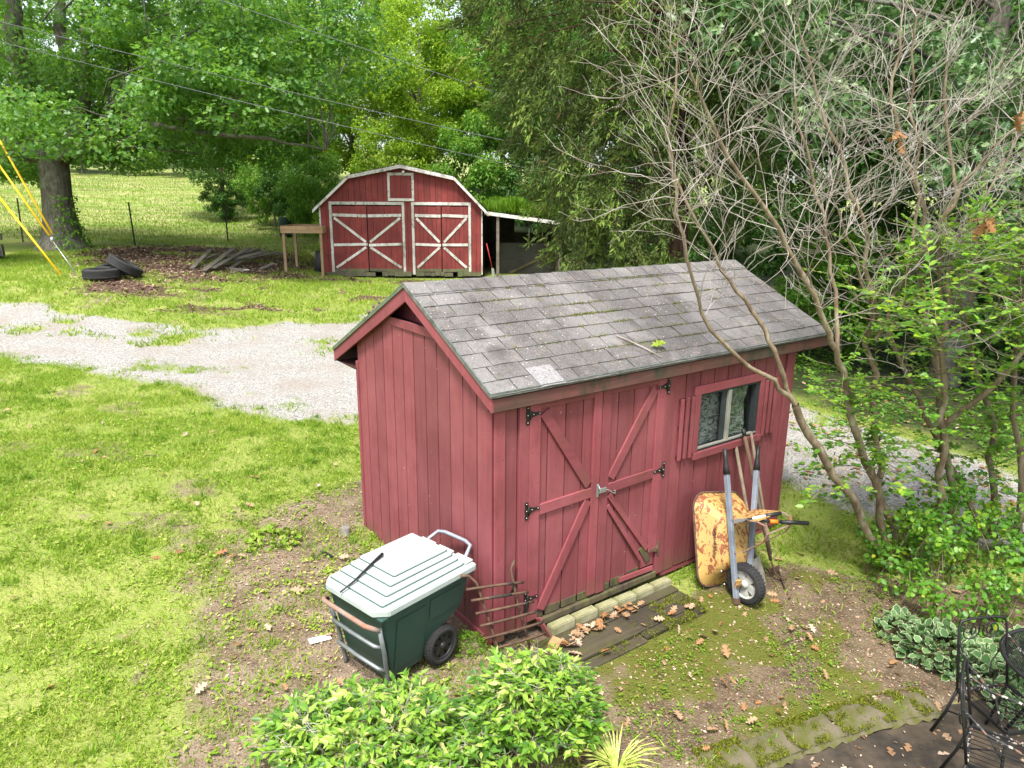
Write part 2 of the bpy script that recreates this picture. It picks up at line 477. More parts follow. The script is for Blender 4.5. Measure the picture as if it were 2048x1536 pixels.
def yellow_rust():
    g = N('yellow_rust')
    o = g.coord('Object')
    c = g.mix(g.ramp(g.noise(o, 3, 3), [(0.35, 0.0), (0.7, 0.7)]), (0.44, 0.275, 0.075), (0.40, 0.275, 0.12))
    f = g.noise(g.map(o, (1, 1, .7)), 17, 5, 0.62, 1.4)
    m = g.ramp(g.math('ADD', f, g.math('MULTIPLY', g.noise(o, 3.5, 2), 0.35)), [(0.70, 0.0), (0.735, 1.0)])
    c = g.mix(m, c, (0.21, 0.06, 0.022))
    c = g.mix(g.ramp(g.noise(o, 45, 2), [(0.64, 0.0), (0.68, 0.8)]), c, (0.16, 0.05, 0.02))
    return g.pbr(c, 0.62, normal=g.bump(m, 0.4, 0.002))
MATS['yellow_rust'] = yellow_rust()

def tread_mat():
    g = N('bark_oak')
    o = g.coord('World')
    f = g.noise(g.map(o, (5, 5, 1.1)), 2.6, 6, 0.7, 0.6)
    c = g.ramp(f, [(0.3, (0.05, 0.044, 0.036)), (0.55, (0.16, 0.145, 0.12)), (0.75, (0.26, 0.24, 0.205))])
    c = g.mix(g.ramp(g.noise(o, 2.1, 5, 0.7), [(0.53, 0.0), (0.64, 0.75)]), c, (0.22, 0.25, 0.20))
    MATS['bark_oak'] = g.pbr(c, 0.95, normal=g.bump(f, 1.0, 0.05), spec=0.2)
    g = N('bark_cedar')
    o = g.coord('World')
    f = g.noise(g.map(o, (9, 9, .8)), 2.6, 5, 0.7, 0.4)
    c = g.ramp(f, [(0.3, (0.03, 0.018, 0.012)), (0.55, (0.10, 0.055, 0.04)), (0.75, (0.17, 0.11, 0.085))])
    MATS['bark_cedar'] = g.pbr(c, 0.95, normal=g.bump(f, 1.0, 0.04), spec=0.2)
    g = N('bark_myrtle')
    o = g.coord('World')
    f = g.noise(g.map(o, (3, 3, 1.0)), 3.2, 4, 0.6, 0.8)
    c = g.ramp(f, [(0.34, (0.12, 0.08, 0.052)), (0.52, (0.21, 0.16, 0.105)), (0.7, (0.31, 0.27, 0.185))])
    c = g.mix(g.ramp(g.noise(o, 13, 3), [(0.6, 0.0), (0.68, 0.5)]), c, (0.12, 0.08, 0.055))
    MATS['bark_myrtle'] = g.pbr(c, 0.75, normal=g.bump(f, 0.4, 0.01), spec=0.3)
    simple('twig', (0.50, 0.46, 0.41), 0.8, col2=(0.19, 0.15, 0.115), scale=3, coord='Object')
tread_mat()

leafmat('leaf_oak', [(0.038, 0.121, 0.02), (0.068, 0.187, 0.024), (0.109, 0.248, 0.029), (0.179, 0.301, 0.083)], (0.356, 0.648, 0.049), tfac=0.42, rough=0.42, spec=0.4)
leafmat('leaf_whiteoak', [(0.047, 0.125, 0.038), (0.076, 0.168, 0.048), (0.127, 0.235, 0.08), (0.308, 0.42, 0.18)], (0.229, 0.429, 0.114), tfac=0.28, rough=0.38, spec=0.5)
leafmat('leaf_bright', [(0.093, 0.212, 0.014), (0.155, 0.291, 0.018), (0.233, 0.372, 0.022), (0.31, 0.422, 0.04)], (0.502, 0.686, 0.04), tfac=0.42)
leafmat('leaf_mid', [(0.048, 0.148, 0.015), (0.081, 0.212, 0.02), (0.128, 0.27, 0.024), (0.2, 0.342, 0.055)], (0.342, 0.59, 0.047), tfac=0.36)
leafmat('leaf_dark', [(0.026, 0.084, 0.013), (0.046, 0.122, 0.019), (0.071, 0.174, 0.028), (0.109, 0.209, 0.044)], (0.202, 0.403, 0.05), tfac=0.28)
leafmat('leaf_cedar', [(0.043, 0.06, 0.017), (0.065, 0.096, 0.022), (0.098, 0.156, 0.029), (0.163, 0.247, 0.039), (0.125, 0.091, 0.035)], (0.168, 0.24, 0.036), tfac=0.2, rough=0.8)
leafmat('leaf_myrtle', [(0.062, 0.186, 0.022), (0.101, 0.256, 0.028), (0.155, 0.327, 0.03), (0.296, 0.42, 0.03)], (0.396, 0.634, 0.04), tfac=0.36, rough=0.4, spec=0.4)
leafmat('leaf_vine', [(0.042, 0.138, 0.015), (0.068, 0.196, 0.018), (0.105, 0.246, 0.022), (0.165, 0.304, 0.024), (0.39, 0.406, 0.033)], (0.39, 0.585, 0.039), tfac=0.33, rough=0.42, spec=0.4)
leafmat('leaf_nandina', [(0.05, 0.14, 0.02), (0.098, 0.231, 0.026), (0.169, 0.325, 0.035), (0.26, 0.425, 0.05), (0.364, 0.5, 0.09), (0.5, 0.47, 0.2)], (0.462, 0.638, 0.066), tfac=0.35, rough=0.38, spec=0.4)
leafmat('leaf_variegated', [(0.055, 0.13, 0.045), (0.085, 0.17, 0.06), (0.12, 0.215, 0.08)], (0.25, 0.4, 0.1), margin=(0.50, 0.53, 0.33), tfac=0.25)
leafmat('grass_lawn', [(0.122, 0.218, 0.02), (0.192, 0.316, 0.026), (0.271, 0.399, 0.037), (0.386, 0.438, 0.085), (0.485, 0.438, 0.17)], (0.54, 0.66, 0.075), tfac=0.32, rough=0.6, patch=0.9, patchcol=(0.165, 0.30, 0.022))
leafmat('grass_field', [(0.121, 0.212, 0.025), (0.207, 0.297, 0.043), (0.338, 0.36, 0.098), (0.458, 0.445, 0.182)], (0.546, 0.572, 0.104), tfac=0.3, rough=0.65, patch=0.16, patchcol=(0.11, 0.21, 0.02))
leafmat('grass_shade', [(0.068, 0.15, 0.013), (0.112, 0.225, 0.017), (0.165, 0.285, 0.022), (0.255, 0.33, 0.033)], (0.325, 0.52, 0.039), tfac=0.33)
leafmat('grass_roof', [(0.09, 0.20, 0.014), (0.13, 0.27, 0.018), (0.18, 0.33, 0.03)], (0.32, 0.5, 0.04), tfac=0.4)
leafmat('litter_brown', [(0.15, 0.085, 0.045), (0.24, 0.14, 0.075), (0.38, 0.27, 0.18), (0.50, 0.40, 0.30)], (0.4, 0.25, 0.1), tfac=0.12, rough=0.8)
leafmat('litter_pale', [(0.30, 0.14, 0.05), (0.29, 0.17, 0.085), (0.37, 0.25, 0.15), (0.46, 0.37, 0.28)], (0.5, 0.35, 0.15), tfac=0.12, rough=0.8)
leafmat('litter_dark', [(0.075, 0.042, 0.028), (0.14, 0.085, 0.058), (0.23, 0.15, 0.105), (0.38, 0.29, 0.22)], (0.2, 0.12, 0.05), tfac=0.08, rough=0.85)
leafmat('moss_tuft', [(0.085, 0.105, 0.010), (0.14, 0.16, 0.012), (0.20, 0.22, 0.015)], (0.2, 0.22, 0.02), tfac=0.2, rough=0.9)
# ------------------------------------------------------------------ terrain
TP = np.array([(-0.5,0,-0.1),(3,0,-0.25),(-4,0,-0.05),(0,3.5,-0.1),(3.2,4.2,-0.22),(-3.2,3.7,-0.02),(-0.7,4.7,-0.05),(0.5,4.6,-0.16),(2.0,5.5,-0.16),(3.8,6.2,-0.16),(-1.6,7.1,0.0),(3.2,7.5,-0.05),(1.5,9.3,0.05),(7,9,-0.05),(12,8,-0.1),(5.9,13,0.05),(10,16,0.1),(16,22,0.4),(3,20,0.35),(25,10,0),(20,0,-0.2),(-20,0,0.3),(-20,-10,0.3),(20,-10,-0.4),(0,-10,-0.2),(-3.96,4.75,0.06),(-4.8,6.0,0.24),(-3.71,7.2,0.22),(-6.32,8.2,0.41),(-9.09,12.2,0.6),(-11.84,16.2,0.95),(-6.33,14.0,0.41),(-2.5,10.4,0.12),(-7.09,19.0,0.7),(-10.78,18.5,1.27),(-16.44,26.0,1.52),(-16.06,23.0,1.34),(-14.8,28.0,1.49),(-12.7,32.0,1.41),(-15.8,39.0,2.06),(-6.7,25.0,0.68),(-1.14,25.5,0.62),(-3.59,22.5,0.54),(-7.95,24.8,0.9),(-10.65,29.0,1.26),(-22.43,45.0,3.01),(-30.42,48.0,3.56),(-36.56,65.0,4.89),(-12.24,38.0,2.12),(-10.08,45.0,3.11),(-20,120,9.5),(-60,100,9),(20,60,2.5),(60,60,2),(60,120,4),(-60,40,4),(-35,15,1.8),(10,35,1.0),(30,30,0.8)], float)
_X = TP[:, :2] / 10
_r = np.linalg.norm(_X[:, None] - _X[None], axis=-1)
_A = np.zeros((len(TP) + 3,) * 2)
_A[:len(TP), :len(TP)] = np.where(_r > 0, _r * _r * np.log(_r + 1e-12), 0) + 0.02 * np.eye(len(TP))
_A[:len(TP), len(TP):] = np.c_[np.ones(len(TP)), _X]
_A[len(TP):, :len(TP)] = _A[:len(TP), len(TP):].T
_W = np.linalg.solve(_A, np.r_[TP[:, 2], 0, 0, 0])
PATIO = [(1.41, 3.89), (1.88, 4.09), (2.54, 4.31), (3.02, 4.45), (3.38, 4.61), (4.0, 4.74), (5.2, 4.9), (5.5, 2.5), (1.2, 2.5)]
def H0(x, y):
    x = np.asarray(x, float) / 10; y = np.asarray(y, float) / 10
    z = _W[-3] + _W[-2] * x + _W[-1] * y
    for (cx, cy), w in zip(_X, _W[:-3]):
        r2 = (x - cx) ** 2 + (y - cy) ** 2 + 1e-12
        z = z + w * 0.5 * r2 * np.log(r2)
    return z
def H(x, y):
    return H0(x, y) - 0.09 * in_poly_soft(x, y, PATIO, 0.06) + 0.03 * (fbm(x, y, 0.9, 2) - 0.5)
def Hs(x, y):
    return float(H(np.array([x]), np.array([y]))[0])

# shed frame: local x along the front wall, y into the shed
SX, SY, SA = -0.135, 5.0397, PI / 2 - 0.9478
SV = np.array([math.cos(SA), math.sin(SA)]); SU = np.array([-math.sin(SA), math.cos(SA)])
def sw(t, s):
    """shed coordinates to world x, y"""
    return SX + t * SV[0] + s * SU[0], SY + t * SV[1] + s * SU[1]
def ws(x, y):
    dx, dy = x - SX, y - SY
    return dx * SV[0] + dy * SV[1], dx * SU[0] + dy * SU[1]

DRIVE = [(-30, 20.5), (-11.8, 16.1), (-9.9, 15.9), (-8.1, 15.7), (-6.4, 15.5), (-5.6, 16.9), (-4.1, 17.7), (-3.3, 20.6), (0, 21), (2, 17), (4.9, 11.5), (5.55, 10.2), (6.3, 9.6), (6.8, 8.8), (12, 6.5), (24, 4), (23, 2), (10, 4.9), (5.4, 6.75), (4.6, 7.2), (4.0, 7.7), (3.7, 8.1), (3.4, 8.9), (2, 10.4), (-1, 10.6), (-2.34, 10.36), (-3.57, 10.38), (-4.6, 10.5), (-5.1, 11.2), (-5.8, 11.5), (-6.8, 12.0), (-8.1, 12.3), (-9.2, 12.4), (-28, 13.5)]
LITTER = [(-15.4, 25.7), (-14.6, 28.6), (-12.2, 29.8), (-8.2, 30.2), (-6.77, 25.6), (-7.28, 22.1), (-8.72, 20.4), (-8.7, 17.7), (-9.46, 17.3), (-10.4, 17.5), (-12.4, 20.4)]
DIRT_G = [(-1.7, 8.9), (-2.4, 7.9), (-2.75, 7.0), (-2.9, 6.3), (-2.8, 5.52), (-2.5, 4.69), (-2.2, 4.09), (-1.9, 3.4), (-0.6, 3.5), (0.5, 3.6), (0.6, 4.6), (0.3, 5.4), (-1.37, 6.9)]
DIRT_F = [(0.3, 4.6), (0.63, 4.9), (1.81, 5.75), (2.5, 6.3), (3.0, 6.5), (4.3, 6.2), (5.6, 6.4), (5.6, 4.9), (4.4, 4.75), (3.5, 4.6), (2.55, 4.4), (1.44, 3.9), (0.4, 3.6)]
RIGHT_WOOD = [(4.3, 14), (5.3, 11.7), (6.0, 10.3), (6.9, 9.4), (12, 7.0), (24, 4.8), (40, 20), (40, 60), (8, 60), (2, 32), (2.5, 20)]
BACK_WOOD = [(-11.5, 39), (-8, 33), (-6.5, 30), (2, 30), (8, 60), (-8, 62)]

def masks(x, y):
    j = (fbm(x, y, 1.6, 1) - 0.5)
    jx, jy = x + j * 1.3, y + (fbm(x, y, 1.3, 5) - 0.5) * 1.3
    near = np.clip(np.hypot(x, y) / 14, 0.35, 1)
    gr = in_poly_soft(x + j * 1.3 * near, y + (fbm(x, y, 1.3, 5) - 0.5) * 1.3 * near, DRIVE, 0.35)
    strip = np.exp(-((y - (14.4 + 0.12 * (x + 8))) / 1.0) ** 2) * (x < -2.5)        # grass between the wheel tracks
    gr = gr * (1 - 0.9 * sstep(0.50, 0.80, fbm(x, y, 0.9, 9) + 0.12 * strip - 0.11))
    lit = in_poly_soft(jx, jy, LITTER, 0.8) * (0.45 + 0.55 * sstep(0.35, 0.55, fbm(x, y, 1.4, 18)))
    lit = np.maximum(lit, 0.85 * sstep(0.56, 0.66, fbm(x, y, 1.2, 12)) * in_poly_soft(jx, jy, [(-10, 16.6), (-8, 20.5), (-6.5, 25), (-1, 25), (-1, 20), (-4, 17)], 0.6))
    dg = in_poly_soft(jx * 0.6 + x * 0.4, jy * 0.6 + y * 0.4, DIRT_G, 0.4)
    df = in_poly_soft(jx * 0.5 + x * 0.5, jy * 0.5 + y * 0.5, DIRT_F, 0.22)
    dirt = np.maximum(dg * (0.62 + 0.38 * sstep(0.35, 0.6, fbm(x, y, 0.5, 4))), df)
    bare = sstep(0.60, 0.70, fbm(x, y, 0.8, 15)) * 0.5
    t, s = ws(x, y)
    moss = np.exp(-((t - 1.5) / 0.9) ** 2 - ((s + 0.85) / 0.36) ** 2) * 1.3 + 0.85 * sstep(0.44, 0.60, fbm(x, y, 0.7, 21)) * df
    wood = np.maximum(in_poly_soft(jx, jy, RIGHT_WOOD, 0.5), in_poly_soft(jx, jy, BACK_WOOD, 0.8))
    field = sstep(27.5, 30, y) * (1 - wood)
    return dict(soil_shade=np.clip(df * 1.2, 0, 1) * sstep(-0.3, 0.6, t), gravel=gr, litter=lit * (1 - gr), dirt=np.maximum(dirt, bare * (1 - gr)) * (1 - 0.9 * gr), moss=np.clip(moss, 0, 1), wood=wood, field=field)

ux = np.linspace(-1, 1, 281)
gx = 2.56 * np.sinh(4 * ux)
uy = np.linspace(-0.466, 1, 321)
gy = 6 + 5.64 * np.sinh(4 * uy)
GX, GY = np.meshgrid(gx, gy)
gxf, gyf = GX.ravel(), GY.ravel()
GZ = H(gxf, gyf)
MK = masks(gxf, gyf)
ii = np.arange(281 * 321).reshape(321, 281)
GF = np.stack([ii[:-1, :-1].ravel(), ii[:-1, 1:].ravel(), ii[1:, 1:].ravel(), ii[1:, :-1].ravel()], 1)

def ground_mat():
    g = N('ground_mat')
    w = g.coord('World')
    fine = g.noise(w, 38, 3, 0.7)
    mid = g.noise(w, 7, 4, 0.65)
    big = g.noise(w, 0.9, 4, 0.6)
    soil = g.mix(g.ramp(mid, [(0.35, 0.0), (0.65, 1.0)]), (0.15, 0.11, 0.062), (0.22, 0.18, 0.10))
    thatch = g.mix(g.ramp(big, [(0.4, 0.0), (0.6, 1.0)]), (0.155, 0.235, 0.025), (0.25, 0.295, 0.06))
    thatch = g.mix(g.ramp(fine, [(0.45, 0.0), (0.7, 0.6)]), thatch, (0.35, 0.32, 0.15))
    col = g.mix(g.ramp(mid, [(0.3, 0.25), (0.6, 0.0)]), thatch, soil)
    fcol = g.mix(g.ramp(g.noise(g.map(w, (1, 2.4, 1)), 0.35, 4, 0.6), [(0.38, 0.0), (0.62, 1.0)]), (0.14, 0.23, 0.03), (0.33, 0.33, 0.14))  # green and dry grass tones; darker bands also paint shade stripes
    col = g.mix(g.attr('field'), col, fcol)
    # bare dirt with bits of bark and pale chips
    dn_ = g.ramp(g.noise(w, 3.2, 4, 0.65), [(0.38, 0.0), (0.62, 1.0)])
    d = g.mix(g.attr('soil_shade'), g.mix(dn_, (0.135, 0.098, 0.064), (0.245, 0.19, 0.135)), g.mix(dn_, (0.085, 0.060, 0.036), (0.17, 0.125, 0.08)))  # darker soil tones paint the shade lying before the shed
    d = g.mix(g.ramp(g.noise(w, 55, 2, 0.6), [(0.56, 0.0), (0.66, 0.7)]), d, (0.30, 0.24, 0.175))
    d = g.mix(g.ramp(g.noise(w, 30, 3, 0.6), [(0.60, 0.0), (0.68, 0.7)]), d, (0.06, 0.042, 0.032))
    dm = g.ramp(g.math('ADD', g.attr('dirt'), g.math('MULTIPLY', g.math('SUBTRACT', mid, 0.5), 0.7)), [(0.32, 0.0), (0.6, 1.0)])
    col = g.mix(dm, col, d)
    # dark leaf litter
    l = g.mix(g.ramp(g.noise(w, 16, 4, 0.7), [(0.35, 0.0), (0.65, 1.0)]), (0.045, 0.028, 0.02), (0.16, 0.10, 0.072))
    lm = g.ramp(g.math('ADD', g.attr('litter'), g.math('MULTIPLY', g.math('SUBTRACT', mid, 0.5), 0.8)), [(0.35, 0.0), (0.6, 1.0)])
    col = g.mix(lm, col, l)
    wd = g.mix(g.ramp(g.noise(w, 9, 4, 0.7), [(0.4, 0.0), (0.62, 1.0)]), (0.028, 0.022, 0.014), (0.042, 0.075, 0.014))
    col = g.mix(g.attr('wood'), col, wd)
    # gravel
    vo = g.n('TexVoronoi', ins={'Vector': w, 'Scale': 60.0})
    gr = g.mix(g.n('SeparateColor', ins={0: vo.outputs['Color']}).outputs[0], (0.15, 0.145, 0.135), (0.46, 0.445, 0.42))
    gr = g.mix(g.ramp(g.noise(w, 1.3, 4, 0.6), [(0.44, 0.0), (0.66, 0.6)]), gr, (0.27, 0.225, 0.185))
    gr = g.mix(g.ramp(g.noise(w, 20, 3, 0.7), [(0.6, 0.0), (0.68, 0.6)]), gr, (0.17, 0.14, 0.11))
    gm = g.ramp(g.math('ADD', g.attr('gravel'), g.math('MULTIPLY', g.math('SUBTRACT', g.noise(w, 11, 4, 0.7), 0.5), 0.9)), [(0.25, 0.0), (0.62, 1.0)])
    col = g.mix(gm, col, gr)
    ms = g.mix(fine, (0.06, 0.078, 0.008), (0.125, 0.14, 0.014))
    mm = g.ramp(g.math('ADD', g.attr('moss'), g.math('MULTIPLY', g.math('SUBTRACT', g.noise(w, 6, 4, 0.7), 0.5), 1.0)), [(0.5, 0.0), (0.85, 0.85)])
    col = g.mix(mm, col, ms)
    h = g.math('ADD', g.math('MULTIPLY', vo.outputs['Distance'], 0.5), g.math('ADD', fine, mid))
    return g.pbr(col, 0.97, normal=g.bump(h, 0.7, 0.03), spec=0.2)
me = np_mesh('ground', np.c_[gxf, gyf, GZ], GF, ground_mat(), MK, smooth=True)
tag(link('ground', me), 'rising ground of lawn, bare soil and grey gravel drive', 'ground', kind='structure')

# patio sheet, sunk below the lawn edge
px_, py_ = np.meshgrid(np.linspace(1.1, 5.6, 46), np.linspace(2.4, 5.0, 27))
pf = np.c_[px_.ravel(), py_.ravel()]
keep = in_poly_soft(pf[:, 0], pf[:, 1], PATIO, 0.02) > 0.5
pz = H0(pf[:, 0], pf[:, 1]) - 0.045 + 0.006 * fbm(pf[:, 0], pf[:, 1], 0.3, 6)
pi = np.arange(46 * 27).reshape(27, 46)
PF = np.stack([pi[:-1, :-1].ravel(), pi[:-1, 1:].ravel(), pi[1:, 1:].ravel(), pi[1:, :-1].ravel()], 1)
PF = PF[keep[PF].any(1)]
tag(link('patio', np_mesh('patio', np.c_[pf, pz], PF, MATS['patio'], smooth=True)), 'dark stained patio slab under the black iron chairs', 'patio', kind='structure')

# ------------------------------------------------------------------ grass, weeds, moss, leaf litter
BLADE = (np.array([(0, .5, 0, 0), (0, -.5, 0, 0), (.6, .38, .08, 0), (.6, -.38, .08, 0), (1, 0, -.05, 0)], float), np.array([(0, 1, 3), (0, 3, 2), (2, 3, 4)]))
SPIKE = (np.array([(0, .5, 0, 0), (0, -.5, 0, 0), (1, 0, 0, 0)], float), np.array([(0, 1, 2)]))
def blocked(x, y):
    t, s = ws(x, y)
    b = (t > -0.03) & (t < 3.82) & (s > -0.02) & (s < 2.5)
    b |= (t > 0.3) & (t < 2.0) & (s > -0.66) & (s < 0)
    b |= in_poly_soft(x, y, PATIO, 0.02) > 0.4
    bx, by = x + 6.66, y - 25.0
    b |= (bx > -0.1) & (bx < 8.6) & (by > -0.1) & (by < 6)
    return b
def view_keep(x, y, m=2.2):
    """keep what lies in or near the photographed wedge"""
    return (np.abs(x) < 0.82 * y + m) & (y > 2.6)
def scatter(n, x0, x1, y0, y1, dens):
    x = NR.uniform(x0, x1, n); y = NR.uniform(y0, y1, n)
    k = view_keep(x, y)
    x, y = x[k], y[k]
    p = dens(x, y, masks(x, y)) * ~blocked(x, y)
    k = NR.random(len(x)) < p
    return x[k], y[k]
def blades(name, xy, h, w, mat, label, cat, shape=BLADE, lean=0.6, hvar=0.5, rnd=None, dz=0.0):
    x, y = xy
    n = len(x)
    z = H(x, y) + dz
    d = np.c_[NR.normal(0, lean, n), NR.normal(0, lean, n), np.ones(n)]
    nr = np.c_[NR.normal(0, 1, n), NR.normal(0, 1, n), np.full(n, 0.3)]
    hh = np.broadcast_to(h, (n,)) * (1 - hvar + 2 * hvar * NR.random(n))
    if rnd is None: rnd = np.clip(0.02 + 0.62 * fbm(x, y, 0.55, 31) + 0.5 * (fbm(x, y, 2.6, 35) - 0.1) * 0.6 + NR.normal(0, 0.2, n), 0, 1)
    me = leaves_mesh(name, np.c_[x, y, z - 0.004], d, nr, hh, shape, mat, rnd, wid=w)
    return tag(link(name, me), label, cat, kind='stuff')
def lawn_d(x, y, m):
    c = (1 - m['gravel']) * (1 - 0.93 * m['dirt']) * (1 - m['litter']) * (1 - m['wood']) * (1 - 0.8 * m['moss'])
    return c * (0.25 + 0.95 * sstep(0.36, 0.60, fbm(x, y, 0.45, 33)))
blades('lawn_grass', scatter(380000, -10, 3, 2.6, 9.5, lawn_d), 0.052, 0.13, MATS['grass_lawn'], 'short sunlit lawn grass left of the small shed', 'grass', lean=0.75)
blades('lawn_grass', scatter(170000, -12.5, 1, 9.5, 13.2, lawn_d), 0.06, 0.17, MATS['grass_lawn'], 'sunlit lawn grass along the near edge of the gravel drive', 'grass', lean=0.75, shape=SPIKE)
blades('verge_grass', scatter(170000, -17, 1, 13.2, 27, lawn_d), 0.085, 0.24, MATS['grass_lawn'], 'green grass between the gravel drive and the barn', 'grass', lean=0.6, shape=SPIKE)
blades('side_grass', scatter(60000, 2, 9, 5.4, 13.5, lambda x, y, m: lawn_d(x, y, m) * (1 - m['wood'])), 0.06, 0.17, MATS['grass_lawn'], 'patchy grass between the wheelbarrow and the gravel', 'grass', lean=0.75)
blades('field_grass', scatter(150000, -50, -4, 27, 66, lambda x, y, m: m['field'] * (1 - m['litter']) * np.clip(38 / y, 0.3, 1) ** 2), 0.11, 0.34, MATS['grass_field'], 'long yellowing grass on the sloping field behind the fence', 'grass', shape=SPIKE, lean=0.5)
tx, ty = scatter(1100, -8, 0, 2.8, 12.5, lambda x, y, m: lawn_d(x, y, m) * sstep(0.45, 0.6, fbm(x, y, 1.3, 71)))
tx = np.repeat(tx, 26) + NR.normal(0, .035, len(tx) * 26); ty = np.repeat(ty, 26) + NR.normal(0, .035, len(ty) * 26)
blades('lawn_tufts', (tx, ty), 0.085, 0.09, MATS['grass_shade'], 'taller dark green tufts standing out of the lawn', 'grass', lean=0.7)
# broad-leaved weeds and clover in the lawn
def weeds(name, n, x0, x1, y0, y1, dens, size, mat, label, shape=LEAF_RHOMB, cluster=5):
    x, y = scatter(n, x0, x1, y0, y1, dens)
    x = np.repeat(x, cluster) + NR.normal(0, size * 0.7, len(x) * cluster)
    y = np.repeat(y, cluster) + NR.normal(0, size * 0.7, len(y) * cluster)
    k = len(x)
    a = NR.uniform(0, 2 * PI, k)
    al = np.c_[np.cos(a), np.sin(a), NR.uniform(-0.05, 0.55, k)]
    nr = np.c_[NR.normal(0, .35, k), NR.normal(0, .35, k), np.ones(k)]
    me = leaves_mesh(name, np.c_[x, y, H(x, y) + NR.uniform(0.003, 0.035, k)], al, nr, size * NR.uniform(0.5, 1.3, k), shape, mat)
    return tag(link(name, me), label, 'weeds', kind='stuff')
weeds('lawn_weeds', 10500, -10, 1.5, 2.6, 10, lambda x, y, m: lawn_d(x, y, m) * sstep(0.42, 0.6, fbm(x, y, 0.8, 41)), 0.036, MATS['grass_lawn'], 'low clover and broad weeds mixed into the lawn')
weeds('dirt_weeds', 2000, -3.2, 0.3, 3.2, 8.5, lambda x, y, m: m['dirt'] * sstep(0.38, 0.6, fbm(x, y, 0.4, 43)), 0.04, MATS['grass_lawn'], 'sparse seedlings on the bare soil around the cart')
weeds('path_weeds', 6500, 0.3, 5.0, 3.6, 8, lambda x, y, m: (m['dirt'] + 0.3) * sstep(0.46, 0.62, fbm(x, y, 0.5, 47)), 0.024, MATS['grass_shade'], 'tiny green weeds on the soil before the shed doors')
weeds('ground_ivy', 9000, 3.5, 16, 8, 22, lambda x, y, m: m['wood'] * sstep(0.3, 0.6, fbm(x, y, 1.1, 51)) + 0.12 * m['gravel'], 0.085, MATS['leaf_mid'], 'dark green ground cover beyond the gravel at the wood edge')
# moss cushions
x, y = scatter(60000, 0, 4, 3.6, 6.4, lambda x, y, m: m['moss'] * sstep(0.4, 0.6, fbm(x, y, 0.25, 55)))
blades('moss', (x, y), 0.014, 0.5, MATS['moss_tuft'], 'yellow green moss on the soil beside the deck', 'moss', shape=SPIKE, lean=0.9)
# fallen leaves
def litter(name, n, x0, x1, y0, y1, dens, size, mat, label, shape=LEAF_OAK_S, dz=(0.004, 0.03), flat=0.3):
    x, y = scatter(n, x0, x1, y0, y1, dens)
    k = len(x)
    a = NR.uniform(0, 2 * PI, k)
    al = np.c_[np.cos(a), np.sin(a), NR.normal(0, flat, k)]
    nr = np.c_[NR.normal(0, flat, k), NR.normal(0, flat, k), np.ones(k)]
    me = leaves_mesh(name, np.c_[x, y, H(x, y) + NR.uniform(*dz, k)], al, nr, size * NR.uniform(0.55, 1.3, k), shape, mat)
    return tag(link(name, me), label, 'leaves', kind='stuff')
litter('tree_litter', 26000, -16, -5, 16.5, 31, lambda x, y, m: m['litter'], 0.10, MATS['litter_dark'], 'brown leaf litter under the big oak and round the lumber', flat=0.4)
litter('drive_litter', 1500, 2.8, 8, 6.8, 13, lambda x, y, m: 0.75 * m['gravel'] * sstep(0.4, 0.6, fbm(x, y, 0.8, 61)) + 0.2 * m['wood'], 0.10, MATS['litter_pale'], 'orange fallen leaves on the gravel right of the shed')
litter('lawn_litter', 1300, -8, 0, 2.8, 10, lambda x, y, m: 0.06 + 0.18 * m['dirt'], 0.10, MATS['litter_pale'], 'pale dead oak leaves scattered on the lawn', shape=LEAF_OAK, dz=(0.02, 0.05))
litter('soil_chips', 14000, -3.2, 0.6, 3.2, 8.6, lambda x, y, m: 0.8 * m['dirt'], 0.028, MATS['litter_brown'], 'small dry leaf bits and bark chips on the soil beside the gable', shape=LEAF_RHOMB, dz=(0.002, 0.012))
litter('front_chips', 9000, 0.2, 5, 3.4, 7, lambda x, y, m: 0.5 * m['dirt'] + 0.1, 0.028, MATS['litter_brown'], 'dry bits of leaf on the soil before the doors', shape=LEAF_RHOMB, dz=(0.002, 0.012))
litter('front_litter', 420, 0.4, 4.4, 3.8, 7, lambda x, y, m: 0.5 * m['dirt'] + 0.1, 0.095, MATS['litter_pale'], 'brown oak leaves lying on the soil in front of the shed', shape=LEAF_OAK, flat=.55)

# bits of leaf and twig on the patio
n = 420
x, y = NR.uniform(1.4, 4.4, n), NR.uniform(2.9, 4.7, n)
kp = (in_poly_soft(x, y, PATIO, 0.05) > 0.5) & (NR.random(n) < 0.25 + 0.75 * np.exp(-((y - 3.8 - 0.28 * (x - 1.4)) / 0.22) ** 2)); x, y = x[kp], y[kp]; n = len(x)
a = NR.uniform(0, 2 * PI, n)
me = leaves_mesh('patio_litter', np.c_[x, y, H0(x, y) - 0.038 + NR.uniform(0, .012, n)], np.c_[np.cos(a), np.sin(a), NR.normal(0, .2, n)], np.c_[NR.normal(0, .3, n), NR.normal(0, .3, n), np.ones(n)], NR.choice([.02, .03, .05, .09], n, p=[.4, .35, .15, .1]), LEAF_OAK_S, MATS['litter_brown'])
tag(link('patio_litter', me), 'dry leaf bits swept along the edge of the patio', 'leaves', kind='stuff')
# ------------------------------------------------------------------ the small red shed
SL, SWD = 3.78, 2.44                    # length of the front wall, depth
HR, SM = 2.7766, 0.5041                 # ridge height, roof slope
OVF, OVB, GN, GF_ = 0.095, 0.47, 0.085, 0.53
M_ = MATS
shed = empty('garden_shed', (SX, SY, 0), SA)
tag(shed, 'small faded red wooden shed with grey shingle roof and double doors', 'shed')
def zroof(y): return HR - SM * abs(y - SWD / 2)
def zund(y): return zroof(y) - 0.055

